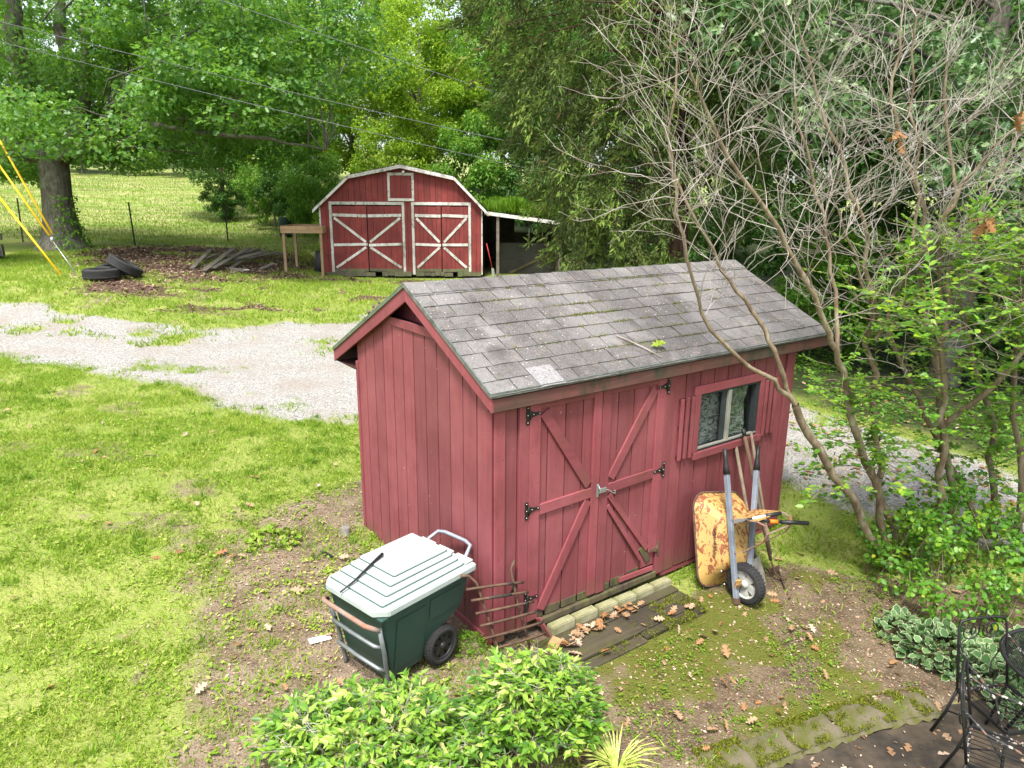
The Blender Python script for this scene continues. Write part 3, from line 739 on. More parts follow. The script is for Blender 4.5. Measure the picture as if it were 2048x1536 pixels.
# floor skids and inner carcass
MB().box(0.02, SL - 0.02, 0.1, 0.2, -0.14, 0.0).build('skid', M_['rotten_wood'], shed)
MB().box(0.02, SL - 0.02, SWD - 0.2, SWD - 0.1, -0.14, 0.0).build('skid', M_['rotten_wood'], shed)
fl = MB().box(0.03, SL - 0.03, 0.03, SWD - 0.03, 0.0, 0.03); fl.build('floor_deck', M_['rotten_wood'], shed)
gp = [(0.02, 0.02), (0.02, SWD - 0.02), (0.02, SWD / 2)]
wall_in = MB()
def gable_poly(x, z0=0.03, drop=0.0):
    return [(x, 0.02, z0), (x, SWD - 0.02, z0), (x, SWD - 0.02, zund(SWD - 0.02) - drop), (x, SWD / 2, zund(SWD / 2) - drop), (x, 0.02, zund(0.02) - drop)]
wall_in.prism([(0.004, 0.02, 0.03), (0.004, SWD - 0.02, 0.03), (0.004, SWD - 0.02, zund(SWD - 0.02)), (0.004, 1.84, 2.40), (0.004, 0.60, 2.40), (0.004, 0.02, zund(0.02))], (0.018, 0, 0))
wall_in.build('gable_backing', M_['dark_void'], shed)
MB().prism(gable_poly(SL - 0.02), (0.018, 0, 0)).build('gable_backing', M_['shed_board'], shed)
MB().box(0.03, SL - 0.03, SWD - 0.02, SWD - 0.002, 0.03, 1.93).build('rear_panel', M_['shed_board'], shed)
# front backing leaves holes for doors (hidden behind them) and the window
fb = MB()
WX0, WX1, WZ0, WZ1 = 2.325, 3.23, 1.145, 1.71
fb.box(0.03, WX0, 0.004, 0.02, 0.03, 2.05); fb.box(WX1, SL - 0.03, 0.004, 0.02, 0.03, 2.05)
fb.box(WX0, WX1, 0.004, 0.02, 0.03, WZ0); fb.box(WX0, WX1, 0.004, 0.02, WZ1, 2.05)
fb.build('front_backing', M_['dark_void'], shed)

# gable siding boards, each cut to the roof slope; the part over the belt board sits back
nb = 12; bw = SWD / nb
for i in range(nb):
    y0, y1 = i * bw + 0.0075, (i + 1) * bw - 0.0075
    th = 0.019 + R.uniform(-0.0015, 0.0015)
    zb = R.uniform(-0.008, 0.012)
    cuts = [(y0, min(zund(y0), 2.36)), (y1, min(zund(y1), 2.36))]
    if y0 < 0.03: y0 = 0.0
    m = MB(); pl = [(-th, y0, zb), (-th, y1, zb), (-th, y1, cuts[1][1])]
    m.prism(pl + [(-th, y0, cuts[0][1])], (th + 0.003, 0, 0))
    m.build('siding_board', M_['shed_board'], shed)
    if max(zund(y0), zund(y1)) > 2.45:
        MB().prism([(0.11, y0, 2.30), (0.11, y1, 2.30), (0.11, y1, zund(y1)), (0.11, y0, zund(y0))], (0.012, 0, 0)).build('siding_board', M_['shed_board'], shed)
# belt board, vent, corner trims
MB().prism([(-0.034, 0.52, 2.355), (-0.034, 1.92, 2.355), (-0.034, 1.77, 2.43), (-0.034, 0.67, 2.43)], (0.022, 0, 0)).build('belt_board', M_['shed_trim'], shed, bevel=0.003)
MB().box(-0.012, 0.11, 0.55, 1.89, 2.385, 2.40).build('gable_ledge', M_['shed_dark'], shed)
v = MB().box(0.02, 0.034, 0.78, 1.04, 2.402, 2.50).build('gable_vent', M_['vent_tin'], shed)
for k in range(4): MB().bar((0.012, 0.80, 2.415 + k * 0.021), (0.012, 1.03, 2.415 + k * 0.021), 0.018, 0.004, (0.5, 0, 1)).build('louvre', M_['vent_tin'], v)
MB().box(0.0, 0.034, 1.042, 1.056, 2.402, 2.58).build('vent_edge', M_['alu_frame'], v)
MB().box(-0.038, -0.0215, -0.022, 0.085, -0.02, 2.02).build('corner_trim', M_['shed_trim'], shed, bevel=0.003)
MB().box(-0.036, 0.045, SWD - 0.025, SWD + 0.02, 0.02, 1.86).build('corner_trim', M_['shed_trim'], shed, bevel=0.003)
for i, (a, b) in enumerate(((0.02, 0.28), (0.285, 1.05), (1.055, 2.42))):
    MB().box(-0.030, -0.001, a, b, -0.125, -0.012 + 0.01 * R.random()).build('skirt_board', M_['shed_trim_flat'], shed, bevel=0.003)

# front siding boards
def fboard(x0, x1, z0, z1, th=0.016):
    MB().box(x0 + 0.0065, x1 - 0.0065, -th + R.uniform(-.0015, .0015), 0.003, z0, z1).build('siding_board', M_['shed_board'], shed)
MB().box(-0.016, 0.082, -0.038, -0.017, -0.03, 2.02).build('corner_trim', M_['shed_trim'], shed, bevel=0.003)
fboard(0.0, 0.212, 0.0, 2.04)
fx = [1.945, 2.125, 2.325, 2.525, 2.725, 2.925, 3.125, 3.325, 3.50, 3.66, SL]
for a, b in zip(fx[:-1], fx[1:]):
    zb = R.uniform(-0.03, -0.01)
    if b > WX0 + 0.05 and a < WX1 - 0.05:
        fboard(a, b, zb, WZ0 - 0.02); fboard(a, b, WZ1 + 0.02, 2.04)
    else: fboard(a, b, zb, 2.04)
MB().box(3.665, SL + 0.02, -0.038, -0.017, -0.02, 2.02).build('corner_trim', M_['shed_trim'], shed, bevel=0.003)
MB().box(SL + 0.001, SL + 0.02, -0.016, 0.09, -0.02, 2.02).build('corner_trim', M_['shed_trim'], shed, bevel=0.003)
MB().box(1.95, SL, -0.012, 0.05, -0.075, -0.035).build('skirt_board', M_['shed_trim_flat'], shed)

# roof: deck, rafters' shadow boards, fascia, verge boards, drip edges
XA, XB = -GN, SL + GF_
for sgn, ov in ((-1, OVF), (1, OVB)):
    yc = SWD / 2
    ye = yc + sgn * (SWD / 2 + ov)
    p = [(XA, yc, zroof(yc) - 0.05), (XA, ye, zroof(ye) - 0.05), (XA, ye, zroof(ye) - 0.028), (XA, yc, zroof(yc) - 0.028)]
    if sgn > 0: p = p[::-1]
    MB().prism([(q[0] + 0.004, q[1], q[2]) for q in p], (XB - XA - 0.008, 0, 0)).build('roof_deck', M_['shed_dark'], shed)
    # verge board on the near gable and the far gable
    for x in (XA, XB - 0.022):
        q = [(x, yc, zroof(yc) - 0.03), (x, yc, zroof(yc) - 0.155), (x, ye, zroof(ye) - 0.150), (x, ye, zroof(ye) - 0.03)]
        if sgn < 0: q = q[::-1]
        MB().prism(q, (0.022, 0, 0)).build('verge_board', M_['shed_trim'], shed, bevel=0.002)
    x = XA - 0.012
    q = [(x, yc, zroof(yc) + 0.004), (x, yc, zroof(yc) - 0.034), (x, ye - sgn * .004, zroof(ye) - 0.034), (x, ye - sgn * .004, zroof(ye) + 0.004)]
    if sgn < 0: q = q[::-1]
    MB().prism(q, (0.010, 0, 0)).build('drip_edge', M_['drip_edge' if sgn < 0 else 'drip_lichen'], shed)
    MB().box(XA + 0.023, XB - 0.023, min(ye, ye - sgn * 0.022), max(ye, ye - sgn * 0.022), zroof(ye) - 0.150, zroof(ye) - 0.03).build('fascia_board', M_['fascia_weathered'], shed, bevel=0.003)
yF = SWD / 2 - (SWD / 2 + OVF)
zF = zroof(yF)
MB().box(XA - 0.01, XB, yF - 0.014, yF - 0.001, zF - 0.034, zF + 0.002).build('drip_edge', M_['drip_edge'], shed)
# soffit strip between fascia and wall
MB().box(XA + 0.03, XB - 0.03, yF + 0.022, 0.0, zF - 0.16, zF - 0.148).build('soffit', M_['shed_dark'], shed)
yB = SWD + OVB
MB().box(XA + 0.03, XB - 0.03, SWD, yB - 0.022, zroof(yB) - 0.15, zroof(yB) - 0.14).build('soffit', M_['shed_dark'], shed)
# rear slope: not seen from the yard, one rough layer
ye = SWD / 2 + SWD / 2 + OVB + 0.01
MB().prism([(XA - .008, SWD / 2, zroof(SWD / 2) - .026), (XA - .008, ye, zroof(ye) - .026), (XA - .008, ye, zroof(ye) - .004), (XA - .008, SWD / 2, zroof(SWD / 2) - .004)][::-1], (XB - XA + .012, 0, 0)).build('rear_shingle_layer', M_['shingle'], shed)

# front slope shingle tabs
TH = math.atan(SM)
EXP = 0.1465                                  # course height measured level
def tab_mesh(nm, seed):
    q = random.Random(seed)
    L, W, t = 0.215 / math.cos(TH), 0.3005, 0.0075
    m = MB()
    j = lambda a: q.uniform(-a, a)
    n = 4
    low = [(i * W / n, j(.002)) for i in range(n + 1)]
    lo = [(x, y, 0.006 + t + j(.001)) for x, y in low]; bo = [(x, y, 0.004) for x, y in low]
    up = [(x, L, 0.004) for x, y in low]
    V = lo + bo + up; k = n + 1
    F = []
    for i in range(n):
        F += [(i, i + 1, 2 * k + i + 1, 2 * k + i), (k + i + 1, k + i, 2 * k + i, 2 * k + i + 1), (k + i, k + i + 1, i + 1, i)]
    F += [(0, 2 * k, k), (n, k + n, 2 * k + n)]
    m.add(V, F)
    return m.mesh(nm, M_['shingle'])
TABS = [tab_mesh('shingle', i) for i in range(6)]
def roof_z_at(y): return zroof(y) - 0.024
ncourse = 9
for c in range(ncourse):
    y = yF - 0.016 + c * EXP
    x = XA - 0.014 - (0.152 if c % 2 else 0.05 + 0.02 * (c % 3))
    x += R.uniform(-0.01, 0.01)
    while x < XB + 0.004:
        w = 0.305
        xa, xb = max(x, XA - 0.014), min(x + w, XB + 0.006)
        if xb - xa > 0.03:
            o = link('shingle', R.choice(TABS), shed, (xa + 0.004, y + R.uniform(-.004, .004), roof_z_at(y) + 0.0045 * R.random() + 0.002), (TH, 0, R.uniform(-.004, .004)))
            o.scale = ((xb - xa - 0.008) / 0.3005, 0.62 if c == ncourse - 1 else 1, 1)
        x += w
# ridge caps
capm = []
for sd in range(3):
    q = random.Random(sd + 40)
    m = MB(); w = 0.216
    zs = lambda y: -SM * abs(y) * 1.02
    ys = (-0.150, -0.03, 0.0, 0.03, 0.150)
    for k, (x0_, h) in enumerate(((0, 0.014), (w, 0.004))):
        pass
    Vt = [(0, y, zs(y) + 0.012 + q.uniform(-.001, .001)) for y in ys] + [(w, y, zs(y) + 0.003) for y in ys]
    Vb = [(0, y, zs(y) + 0.002) for y in ys]
    m.add(Vt + Vb, [(i, i + 1, i + 6, i + 5)[::-1] for i in range(4)] + [(i + 10, i + 11, i + 1, i)[::-1] for i in range(4)] + [(0, 5, 10), (4, 14, 9)])
    capm.append(m.mesh('ridge_cap', M_['shingle']))
x = XA - 0.014
k = 0
while x < XB - 0.02:
    o = link('ridge_cap', capm[k % 3], shed, (x, SWD / 2, HR - 0.004), (0, 0, R.uniform(-.004, .004)))
    x += 0.2; k += 1
# odd pale repaired shingle and moss along the laps
pale = simple('pale_shingle', (0.31, 0.30, 0.30), 0.95, col2=(0.16, 0.155, 0.155), scale=60, bump=0.5)
o = link('shingle', TABS[1].copy(), shed, (0.365, yF - 0.018, roof_z_at(yF - .016) + 0.011), (TH, 0, 0)); o.data.materials[0] = pale
o.scale = (0.8, 1, 1)
mx, my = NR.uniform(XA + 0.3, XB - 0.3, 26000), NR.integers(1, ncourse, 26000)
yy = yF - 0.016 + my * EXP + NR.normal(-0.006, 0.008, 26000)
dn = np.exp(-((mx - 1.48) / 0.30) ** 2 - ((yy - 0.64) / 0.08) ** 2) * 1.2 + 0.55 * np.exp(-((mx - 1.6) / 0.55) ** 2 - ((yy - 0.45) / 0.4) ** 2) * sstep(0.5, 0.66, vnoise(mx, yy, 0.12, 3)) + 0.35 * sstep(0.58, 0.75, vnoise(mx, yy, 0.16, 5))
kp = NR.random(26000) < dn * 0.8
mx, yy = mx[kp], yy[kp]
n = len(mx)
me = leaves_mesh('roof_moss', np.c_[mx, yy, HR - SM * np.abs(yy - SWD / 2) - 0.007], np.c_[NR.normal(0, .6, n), NR.normal(-.2, .6, n), np.ones(n)], np.c_[NR.normal(0, 1, n), NR.normal(0, 1, n), np.full(n, .3)], 0.013 * NR.uniform(.5, 1.4, n), SPIKE, M_['moss_tuft'], wid=0.6)
o = link('roof_moss', me, shed); o['kind'] = 'stuff'

# ---- double doors
def hinge(parent, x, z, sgn, broken=False):
    """black strap hinge: plate on the frame, tapered strap on the door"""
    yb = -0.042
    h = MB()
    pl = [(-.014, -.075), (.014, -.075), (.017, -.05), (.011, -.04), (.016, -.015), (.016, .015), (.011, .04), (.017, .05), (.014, .075), (-.014, .075), (-.017, .05), (-.011, .04), (-.016, .015), (-.016, -.015), (-.011, -.04), (-.017, -.05)]
    h.prism([(x + a, yb, z + b) for a, b in pl], (0, -0.005, 0))
    h.tube([(x + sgn * .02, yb - .006, z - .04), (x + sgn * .02, yb - .006, z + .04)], 0.007, 8)
    st = [(.02, -.032), (.07, -.016), (.10, -.010), (.115, -.016), (.135, 0), (.115, .016), (.10, .010), (.07, .016), (.02, .032)]
    pts = [(x + sgn * a, yb + .001, z + b) for a, b in st]
    h.prism(pts if sgn > 0 else pts[::-1], (0, -0.005, 0))
    o = h.build('hinge', M_['rust_iron' if broken else 'black_iron'], parent)
    b = MB()
    for a, c in ((0, .06), (0, 0), (0, -.06), (.055, 0), (.115, 0)):
        b.lathe([(0, .004), (.005, .003), (.006, 0)], 8, Matrix.Translation((x + sgn * a, yb - .0055, z + c)) @ Matrix.Rotation(PI / 2, 4, 'X'))
    return o, b
def leaf_door(x0, x1, left):
    d = MB().box(x0, x1, -0.008, 0.002, 0.03, 2.03).build('door', M_['dark_void'], shed)
    d['label'] = 'left plank door with full cross brace' if left else 'right plank door with split rotten brace'
    B = lambda n: M_[n]
    st = 0.1 if left else 0.092
    xa, xb = (x0, x0 + 0.11) if left else (x0, x0 + 0.1)
    # stiles
    MB().box(x0, x0 + (0.109 if left else 0.095), -0.040, -0.019, 0.05, 2.0).build('stile', B('shed_trim'), d, bevel=0.003)
    MB().box(x1 - (0.09 if left else 0.105), x1, -0.040, -0.019, 0.06 if left else 0.27, 2.0).build('stile', B('shed_trim'), d, bevel=0.003)
    ia, ib = x0 + (0.109 if left else 0.095), x1 - (0.09 if left else 0.105)
    # boards between
    n = 4 if left else 4
    edges = [x0 + 0.01 + (x1 - x0 - 0.02) * i / n for i in range(n + 1)]
    for a, b in zip(edges[:-1], edges[1:]):
        MB().box(a + .0055, b - .0055, -0.0185 + R.uniform(-.001, .001), -0.007, 0.10 + R.uniform(-.03, .03), 2.0).build('door_board', B('shed_board'), d)
    # rails
    MB().box(ia + .001, ib - .001, -0.0385, -0.0175, 1.90, 2.0).build('rail', B('shed_trim_flat'), d, bevel=0.003)
    MB().bar((ia + .002, -0.029, 1.045), (ib - .002, -0.029, 1.055), 0.021, 0.09, (0, 0, 1)).build('rail', B('shed_trim_flat'), d, bevel=0.003)
    def brace(p, q, w=0.085, mat='shed_trim_flat', yy=-0.0295, dy=0.0):
        return MB().bar((p[0], yy, p[1]), (q[0], yy + dy, q[1]), 0.02, w, Vector((q[0] - p[0], 0, q[1] - p[1])).cross(Vector((0, 1, 0)))).build('brace', B(mat), d, bevel=0.003)
    if left:
        brace((ia + .035, 1.86), (ib - .03, 1.135)); brace((ib - .03, 0.985), (ia + .03, 0.12), mat='shed_trim')
    else:
        brace((ib - .03, 1.86), (ia + .03, 1.135)); brace((ia + .02, 0.98), (ib - .015, 0.30), 0.05)
        brace((ia + .01, 0.88), (ib - .12, 0.24), 0.042, dy=-0.02)
    # rotten foot of the boards
    for a, b in zip(edges[:-1], edges[1:]):
        if not left and a > edges[2]: continue
        MB().box(a + .01, b - .012, -0.022, -0.006, 0.035, 0.115 + R.uniform(-.015, .03)).build('rotten_edge', M_['rotten_wood'], d, bevel=0.006)
    if not left:
        MB().bar((ia + .2, -0.03, 0.085), (x1 - .03, -0.034, 0.075), 0.018, 0.045, (0, 0.1, 1)).build('rail', B('shed_trim_flat'), d, bevel=0.002)
        MB().bar((ib - .09, -0.024, 0.33), (ib + .02, -0.024, 0.16), 0.012, 0.06, (1, 0, 0.6)).build('rotten_edge', M_['rotten_wood'], d)
    return d
dl = leaf_door(0.312, 1.070, True)
dr = leaf_door(1.079, 1.838, False)
for z in (1.87, 1.07, 0.27):
    h, b = hinge(dl, 0.287, z, 1); b.build('bolt', M_['bolt_steel'], dl)
    h, b = hinge(dr, 1.862, z, -1, z < 0.5)
    if z > 0.5: b.build('bolt', M_['bolt_steel'], dr)
# door frame posts
MB().box(0.216, 0.309, -0.040, -0.004, -0.01, 2.02).build('door_post', M_['shed_trim'], shed, bevel=0.003)
MB().box(1.842, 1.94, -0.040, -0.004, -0.01, 2.02).build('door_post', M_['shed_trim'], shed, bevel=0.003)
# latch: staple, hasp and hook
la = MB().box(1.035, 1.062, -0.047, -0.041, 1.00, 1.12)
la.tube([(1.05, -.047, 1.11), (1.045, -.075, 1.09), (1.05, -.08, 1.05), (1.055, -.05, 1.03)], 0.006, 6)
la.box(1.062, 1.135, -0.062, -0.044, 1.035, 1.075)
la.tube([(1.135, -.055, 1.055), (1.17, -.06, 1.04), (1.205, -.065, 1.01), (1.23, -.07, 1.0), (1.235, -.07, 1.02), (1.22, -.07, 1.03)], 0.006, 6)
la.build('latch', M_['galv'], shed, bevel=0.002)
# bent strip and broken sill at the left foot of the doors
MB().bar((0.42, -0.05, 0.06), (0.50, -0.13, -0.13), 0.05, 0.02, (1, 0.3, 0)).build('loose_batten', M_['shed_trim'], shed, bevel=0.002)
MB().box(0.43, 1.85, -0.05, 0.03, -0.03, 0.028).build('door_sill', M_['rotten_wood'], shed, bevel=0.004)

# dark nail heads on the trim
nl = MB()
def nail(x, y, z, ax):
    Mx = Matrix.Translation((x, y, z)) @ (Matrix.Rotation(PI / 2, 4, 'X') if ax == 'y' else Matrix.Rotation(-PI / 2, 4, 'Y'))
    nl.lathe([(0, .0012), (.0045, .001), (.005, 0)], 6, Mx)
for xs in (0.02, 0.06, 0.25, 0.285, 0.345, 0.40, 1.0, 1.05, 1.10, 1.15, 1.76, 1.81, 1.87, 1.915, 3.69, 3.74):
    for k_ in range(7):
        nail(xs + R.uniform(-.008, .008), -0.0405 if xs > .2 and xs < 3 else -0.0385, 0.18 + k_ * 0.27 + R.uniform(-.04, .04), 'y')
for k_ in range(8): nail(-0.0365, 0.04 + R.uniform(-.02, .02), 0.12 + k_ * .25 + R.uniform(-.04, .04), 'x')
nl.build('nail_heads', M_['rust_iron'], shed)['kind'] = 'stuff'
# ---- window with casing, sliding sash, camouflage cloth inside
wi = MB()
wi.box(WX0 - 0.004, WX1 + 0.004, -0.03, 0.05, WZ1 - 0.018, WZ1 + 0.004); wi.box(WX0 - 0.004, WX1 + 0.004, -0.03, 0.05, WZ0 - 0.004, WZ0 + 0.02)
wi.box(WX0 - 0.004, WX0 + 0.016, -0.03, 0.05, WZ0 + .02, WZ1 - .018); wi.box(WX1 - 0.05, WX1 + 0.004, -0.03, 0.05, WZ0 + .02, WZ1 - .018)
win = wi.build('window', M_['alu_dark'], shed)
MB().box(WX0 - 0.09, WX1 + 0.08, -0.045, -0.018, WZ1 + 0.005, WZ1 + 0.085).build('casing', M_['shed_trim_flat'], win, bevel=0.003)
MB().box(WX0 - 0.06, WX1 + 0.07, -0.055, -0.018, WZ0 - 0.075, WZ0 - 0.005).build('casing', M_['shed_trim_flat'], win, bevel=0.003)
MB().box(WX0 - 0.075, WX0 - 0.005, -0.045, -0.018, WZ0 - 0.004, WZ1 + 0.004).build('casing', M_['shed_trim'], win, bevel=0.003)
MB().box(WX1 + 0.005, WX1 + 0.07, -0.045, -0.018, WZ0 - 0.004, WZ1 + 0.004).build('casing', M_['shed_trim'], win, bevel=0.003)
MB().box(2.745, 2.79, -0.034, 0.012, WZ0 + .02, WZ1 - .018).build('sash_bar', M_['alu_frame'], win, bevel=0.002)
MB().box(2.67, 2.742, -0.012, 0.012, WZ0 + .02, WZ1 - .018).build('sash_bar', M_['alu_dark'], win)
MB().box(WX0, WX1, -0.036, -0.006, WZ0 + 0.0205, WZ0 + 0.034).build('sash_rail', M_['alu_frame'], win)
def camo():
    g = N('camo_cloth')
    o = g.coord('Object')
    f = g.noise(g.map(o, (1, 1, 1.2)), 11, 4, 0.55, 2.0)
    c = g.ramp(f, [(0.34, (0.14, 0.155, 0.125)), (0.43, (0.27, 0.30, 0.26)), (0.50, (0.44, 0.47, 0.42)), (0.6, (0.25, 0.29, 0.26)), (0.66, (0.54, 0.56, 0.49))], 'CONSTANT')
    return g.pbr(c, 0.9, normal=g.bump(g.noise(g.map(o, (3, 3, 9)), 2.2, 3, .5, 1.2), 0.6, 0.05))
M_['camo'] = camo()
n1, n2 = 30, 18
cl = MB(); P = []
for jz in range(n2 + 1):
    for ix in range(n1 + 1):
        xx = WX0 + (WX1 - WX0 - 0.1) * ix / n1; zz = WZ0 + (WZ1 - WZ0) * jz / n2
        fold = 0.022 * math.sin(7 * (xx - WX0) * 3 + 16 * (zz - WZ0) ** 1.5) + 0.012 * math.sin(31 * xx + 9 * zz)
        P.append((xx, 0.055 + fold * .7, zz))
cl.add(P, [(a, a + 1, a + n1 + 2, a + n1 + 1) for jz in range(n2) for a in range(jz * (n1 + 1), jz * (n1 + 1) + n1)], True)
cl.build('camouflage_cloth', M_['camo'], win)
MB().box(WX1 - 0.17, WX1 - 0.05, 0.13, 0.15, WZ0, WZ1).build('plywood_strip', M_['ply_strip'], win)
MB().box(WX0, WX1, 0.155, 0.165, WZ0 - .1, WZ1 + .1).build('inner_board', M_['dark_void'], win)
def glassm(name, rough, col, fac):
    g = N(name)
    gl = g.n('BsdfGlossy', ins={'Color': (0.8, 0.85, 0.9, 1), 'Roughness': rough})
    tr = g.n('BsdfTransparent', ins={'Color': (*col, 1)})
    fr = g.n('LayerWeight', ins={'Blend': fac}).outputs['Fresnel']
    mx = g.n('MixShader', ins={0: g.math('MULTIPLY', fr, 0.3), 1: tr.outputs[0], 2: gl.outputs[0]})
    g.t.links.new(mx.outputs[0], g.out.inputs['Surface'])
    return g.m
M_['glass'] = glassm('window_glass', 0.03, (0.85, 0.88, 0.86), 0.35)
M_['screen'] = glassm('insect_screen', 0.35, (0.78, 0.79, 0.80), 0.10)
MB().box(2.79, WX1 - 0.05, 0.022, 0.026, WZ0 + .02, WZ1 - .018).build('pane', M_['glass'], win)
MB().box(WX0 + 0.016, 2.67, 0.0, 0.004, WZ0 + .034, WZ1 - .018).build('pane', M_['screen'], win)
# slatted shutters either side
for xs, xe in ((2.045, 2.235), (3.318, 3.52)):
    sh = MB()
    for z in (WZ0 - 0.02, 1.42, WZ1 - 0.035): sh.box(xs, xe, -0.032, -0.017, z, z + 0.035)
    sh = sh.build('shutter', M_['shed_dark'], shed)
    nsl = 3
    for k in range(nsl):
        x0_ = xs + (xe - xs) * k / (nsl - 0.45)
        MB().box(x0_, x0_ + 0.042, -0.05, -0.0325, WZ0 - 0.03 + R.uniform(-.008, .008), WZ1 + 0.0 + R.uniform(-.008, .008)).build('slat', M_['shed_trim'], sh, bevel=0.002)

# ---- kerb of concrete blocks under the doors
ed = [0.50, 0.76, 1.02, 1.035, 1.26, 1.49, 1.715, 1.95]
cnt = 0
names = ['nearest the loose wood block', 'second from the iron grate', 'third from the iron grate, by the gap', 'fourth from the iron grate', 'second from the wheelbarrow end', 'nearest the wheelbarrow']
for a, b in zip(ed[:-1], ed[1:]):
    if b - a < 0.1: continue
    dz = R.uniform(-.008, .008)
    cx, cy = sw((a + b) / 2, -0.105 - 0.004 * cnt)
    o = MB().box(-(b - a) / 2 + .004, (b - a) / 2 - .004, -0.045, 0.045, -0.075, 0.06).build('concrete_block', M_['concrete_block'], None, bevel=0.008, seg=2, loc=(cx, cy, -0.085 + dz), rot=(R.uniform(-.03, .03), R.uniform(-.02, .02), SA + R.uniform(-.02, .02)))
    tag(o, 'mossy concrete block below the shed doors, ' + names[cnt], 'block', 'concrete blocks below the shed doors')
    cnt += 1
# ---- low plank deck before the doors
dk = empty('plank_deck', (*sw(1.12, -0.4), -0.1), SA)
tag(dk, 'low mossy plank deck on the ground before the shed doors', 'deck')
ys = [-0.125, 0.005, 0.13, 0.255]
for k, (y0, x0_, x1_) in enumerate(((0.14, -0.80, 0.83), (0.01, -0.82, 0.83), (-0.12, -0.84, 0.84), (-0.25, -0.62, 0.02), (-0.25, 0.04, 0.80))):
    zt = R.uniform(-.006, .006) - (0.03 if k == 3 else 0.012 if k == 4 else 0)
    w = 0.126 if k < 3 else (0.10 if k == 3 else 0.085)
    MB().box(x0_, x1_, y0 + (0.126 - w), y0 + 0.124, -0.032, 0.004).build('plank', M_['deck_wood'], dk, bevel=0.006, loc=(0, 0, zt), rot=(R.uniform(-.02, .02), R.uniform(-.008, .008), R.uniform(-.006, .006)))
for x0_ in (-0.7, 0.0, 0.7): MB().box(x0_ - .04, x0_ + .04, -0.22, 0.25, -0.09, -0.034).build('bearer', M_['rotten_wood'], dk)
# moss on the deck boards
n = 16000
mx, my = NR.uniform(-0.8, 0.83, n), NR.uniform(-0.25, 0.26, n)
dn = 1.3 * np.exp(-((mx - 0.62) / 0.3) ** 2 - ((my + 0.12) / 0.12) ** 2) + 0.8 * np.exp(-((mx - 0.55) / 0.14) ** 2 - ((my - 0.05) / 0.06) ** 2) + 0.5 * np.exp(-((mx + 0.1) / 0.3) ** 2 - ((my + 0.2) / 0.06) ** 2)
kp = NR.random(n) < dn * sstep(0.3, 0.6, vnoise(mx, my, 0.07, 8))
mx, my = mx[kp], my[kp]; n = len(mx)
me = leaves_mesh('deck_moss', np.c_[mx, my, np.full(n, 0.0)], np.c_[NR.normal(0, .7, n), NR.normal(0, .7, n), np.ones(n)], np.c_[NR.normal(0, 1, n), NR.normal(0, 1, n), np.full(n, .3)], 0.017 * NR.uniform(.5, 1.4, n), SPIKE, M_['moss_tuft'], wid=0.7)
o = link('deck_moss', me, dk); o['kind'] = 'stuff'
# leaves drifted against the blocks
n = 52
t = NR.uniform(0.42, 1.45, n); s = -0.20 - np.abs(NR.normal(0, 0.05, n)) - 0.05 * (t < 0.9)
t2 = NR.uniform(0.4, 1.9, 14); s2 = NR.uniform(-0.6, -0.2, 14)
t, s = np.r_[t, t2], np.r_[s, s2]; n = len(t)
a = NR.uniform(0, 2 * PI, n)
me = leaves_mesh('deck_leaves', np.c_[SX + t * SV[0] + s * SU[0], SY + t * SV[1] + s * SU[1], -0.088 + NR.uniform(0, .03, n)], np.c_[np.cos(a), np.sin(a), NR.normal(0, .3, n)], np.c_[NR.normal(0, .4, n), NR.normal(0, .4, n), np.ones(n)], NR.uniform(.06, .115, n), LEAF_OAK, M_['litter_pale'])
tag(link('deck_leaves', me), 'drift of brown oak leaves along the concrete blocks', 'leaves', kind='stuff')
# stick and leaf on the roof
sl = lambda t, s, dz: Vector((*sw(t, s), zroof(s) + dz))
tag(MB().tube([sl(1.50, .286, .006), sl(1.55, .22, .012), sl(1.66, .08, .012), sl(1.735, -.05, .012)], [.006, .007, .006, .004], 6).build('fallen_twig', M_['twig']), 'thin dry twig lying on the shingle roof near the eave', 'twig')
lf = leaves_mesh('fallen_leaf', np.array([sl(1.74, .09, .012)]), np.array([[1., .3, .25]]), np.array([[-.1, -.45, 1.]]), np.array([.15]), LEAF_OAK, M_['leaf_bright'], np.array([1.0]))
tag(link('fallen_leaf', lf), 'single pale green oak leaf fallen on the shingle roof', 'leaf')
# ------------------------------------------------------------------ the red barn
BA = math.radians(3.5)
BZ = 0.69
barn = empty('red_barn', (-6.66, 25.0, BZ), BA)
tag(barn, 'dark red gambrel barn with white cross-braced double doors', 'barn')
BW, BD = 5.57, 6.5
prof = [(-0.02, 2.42), (1.04, 3.38), (2.80, 3.74), (4.62, 3.36), (5.60, 2.36)]
def btop(x):
    for (x0, z0), (x1, z1) in zip(prof[:-1], prof[1:]):
        if x0 <= x <= x1: return z0 + (z1 - z0) * (x - x0) / (x1 - x0)
    return 2.3
DOORS = [(0.40, 2.80, 1.60), (3.22, 5.10, 4.16)]
DT = 2.44
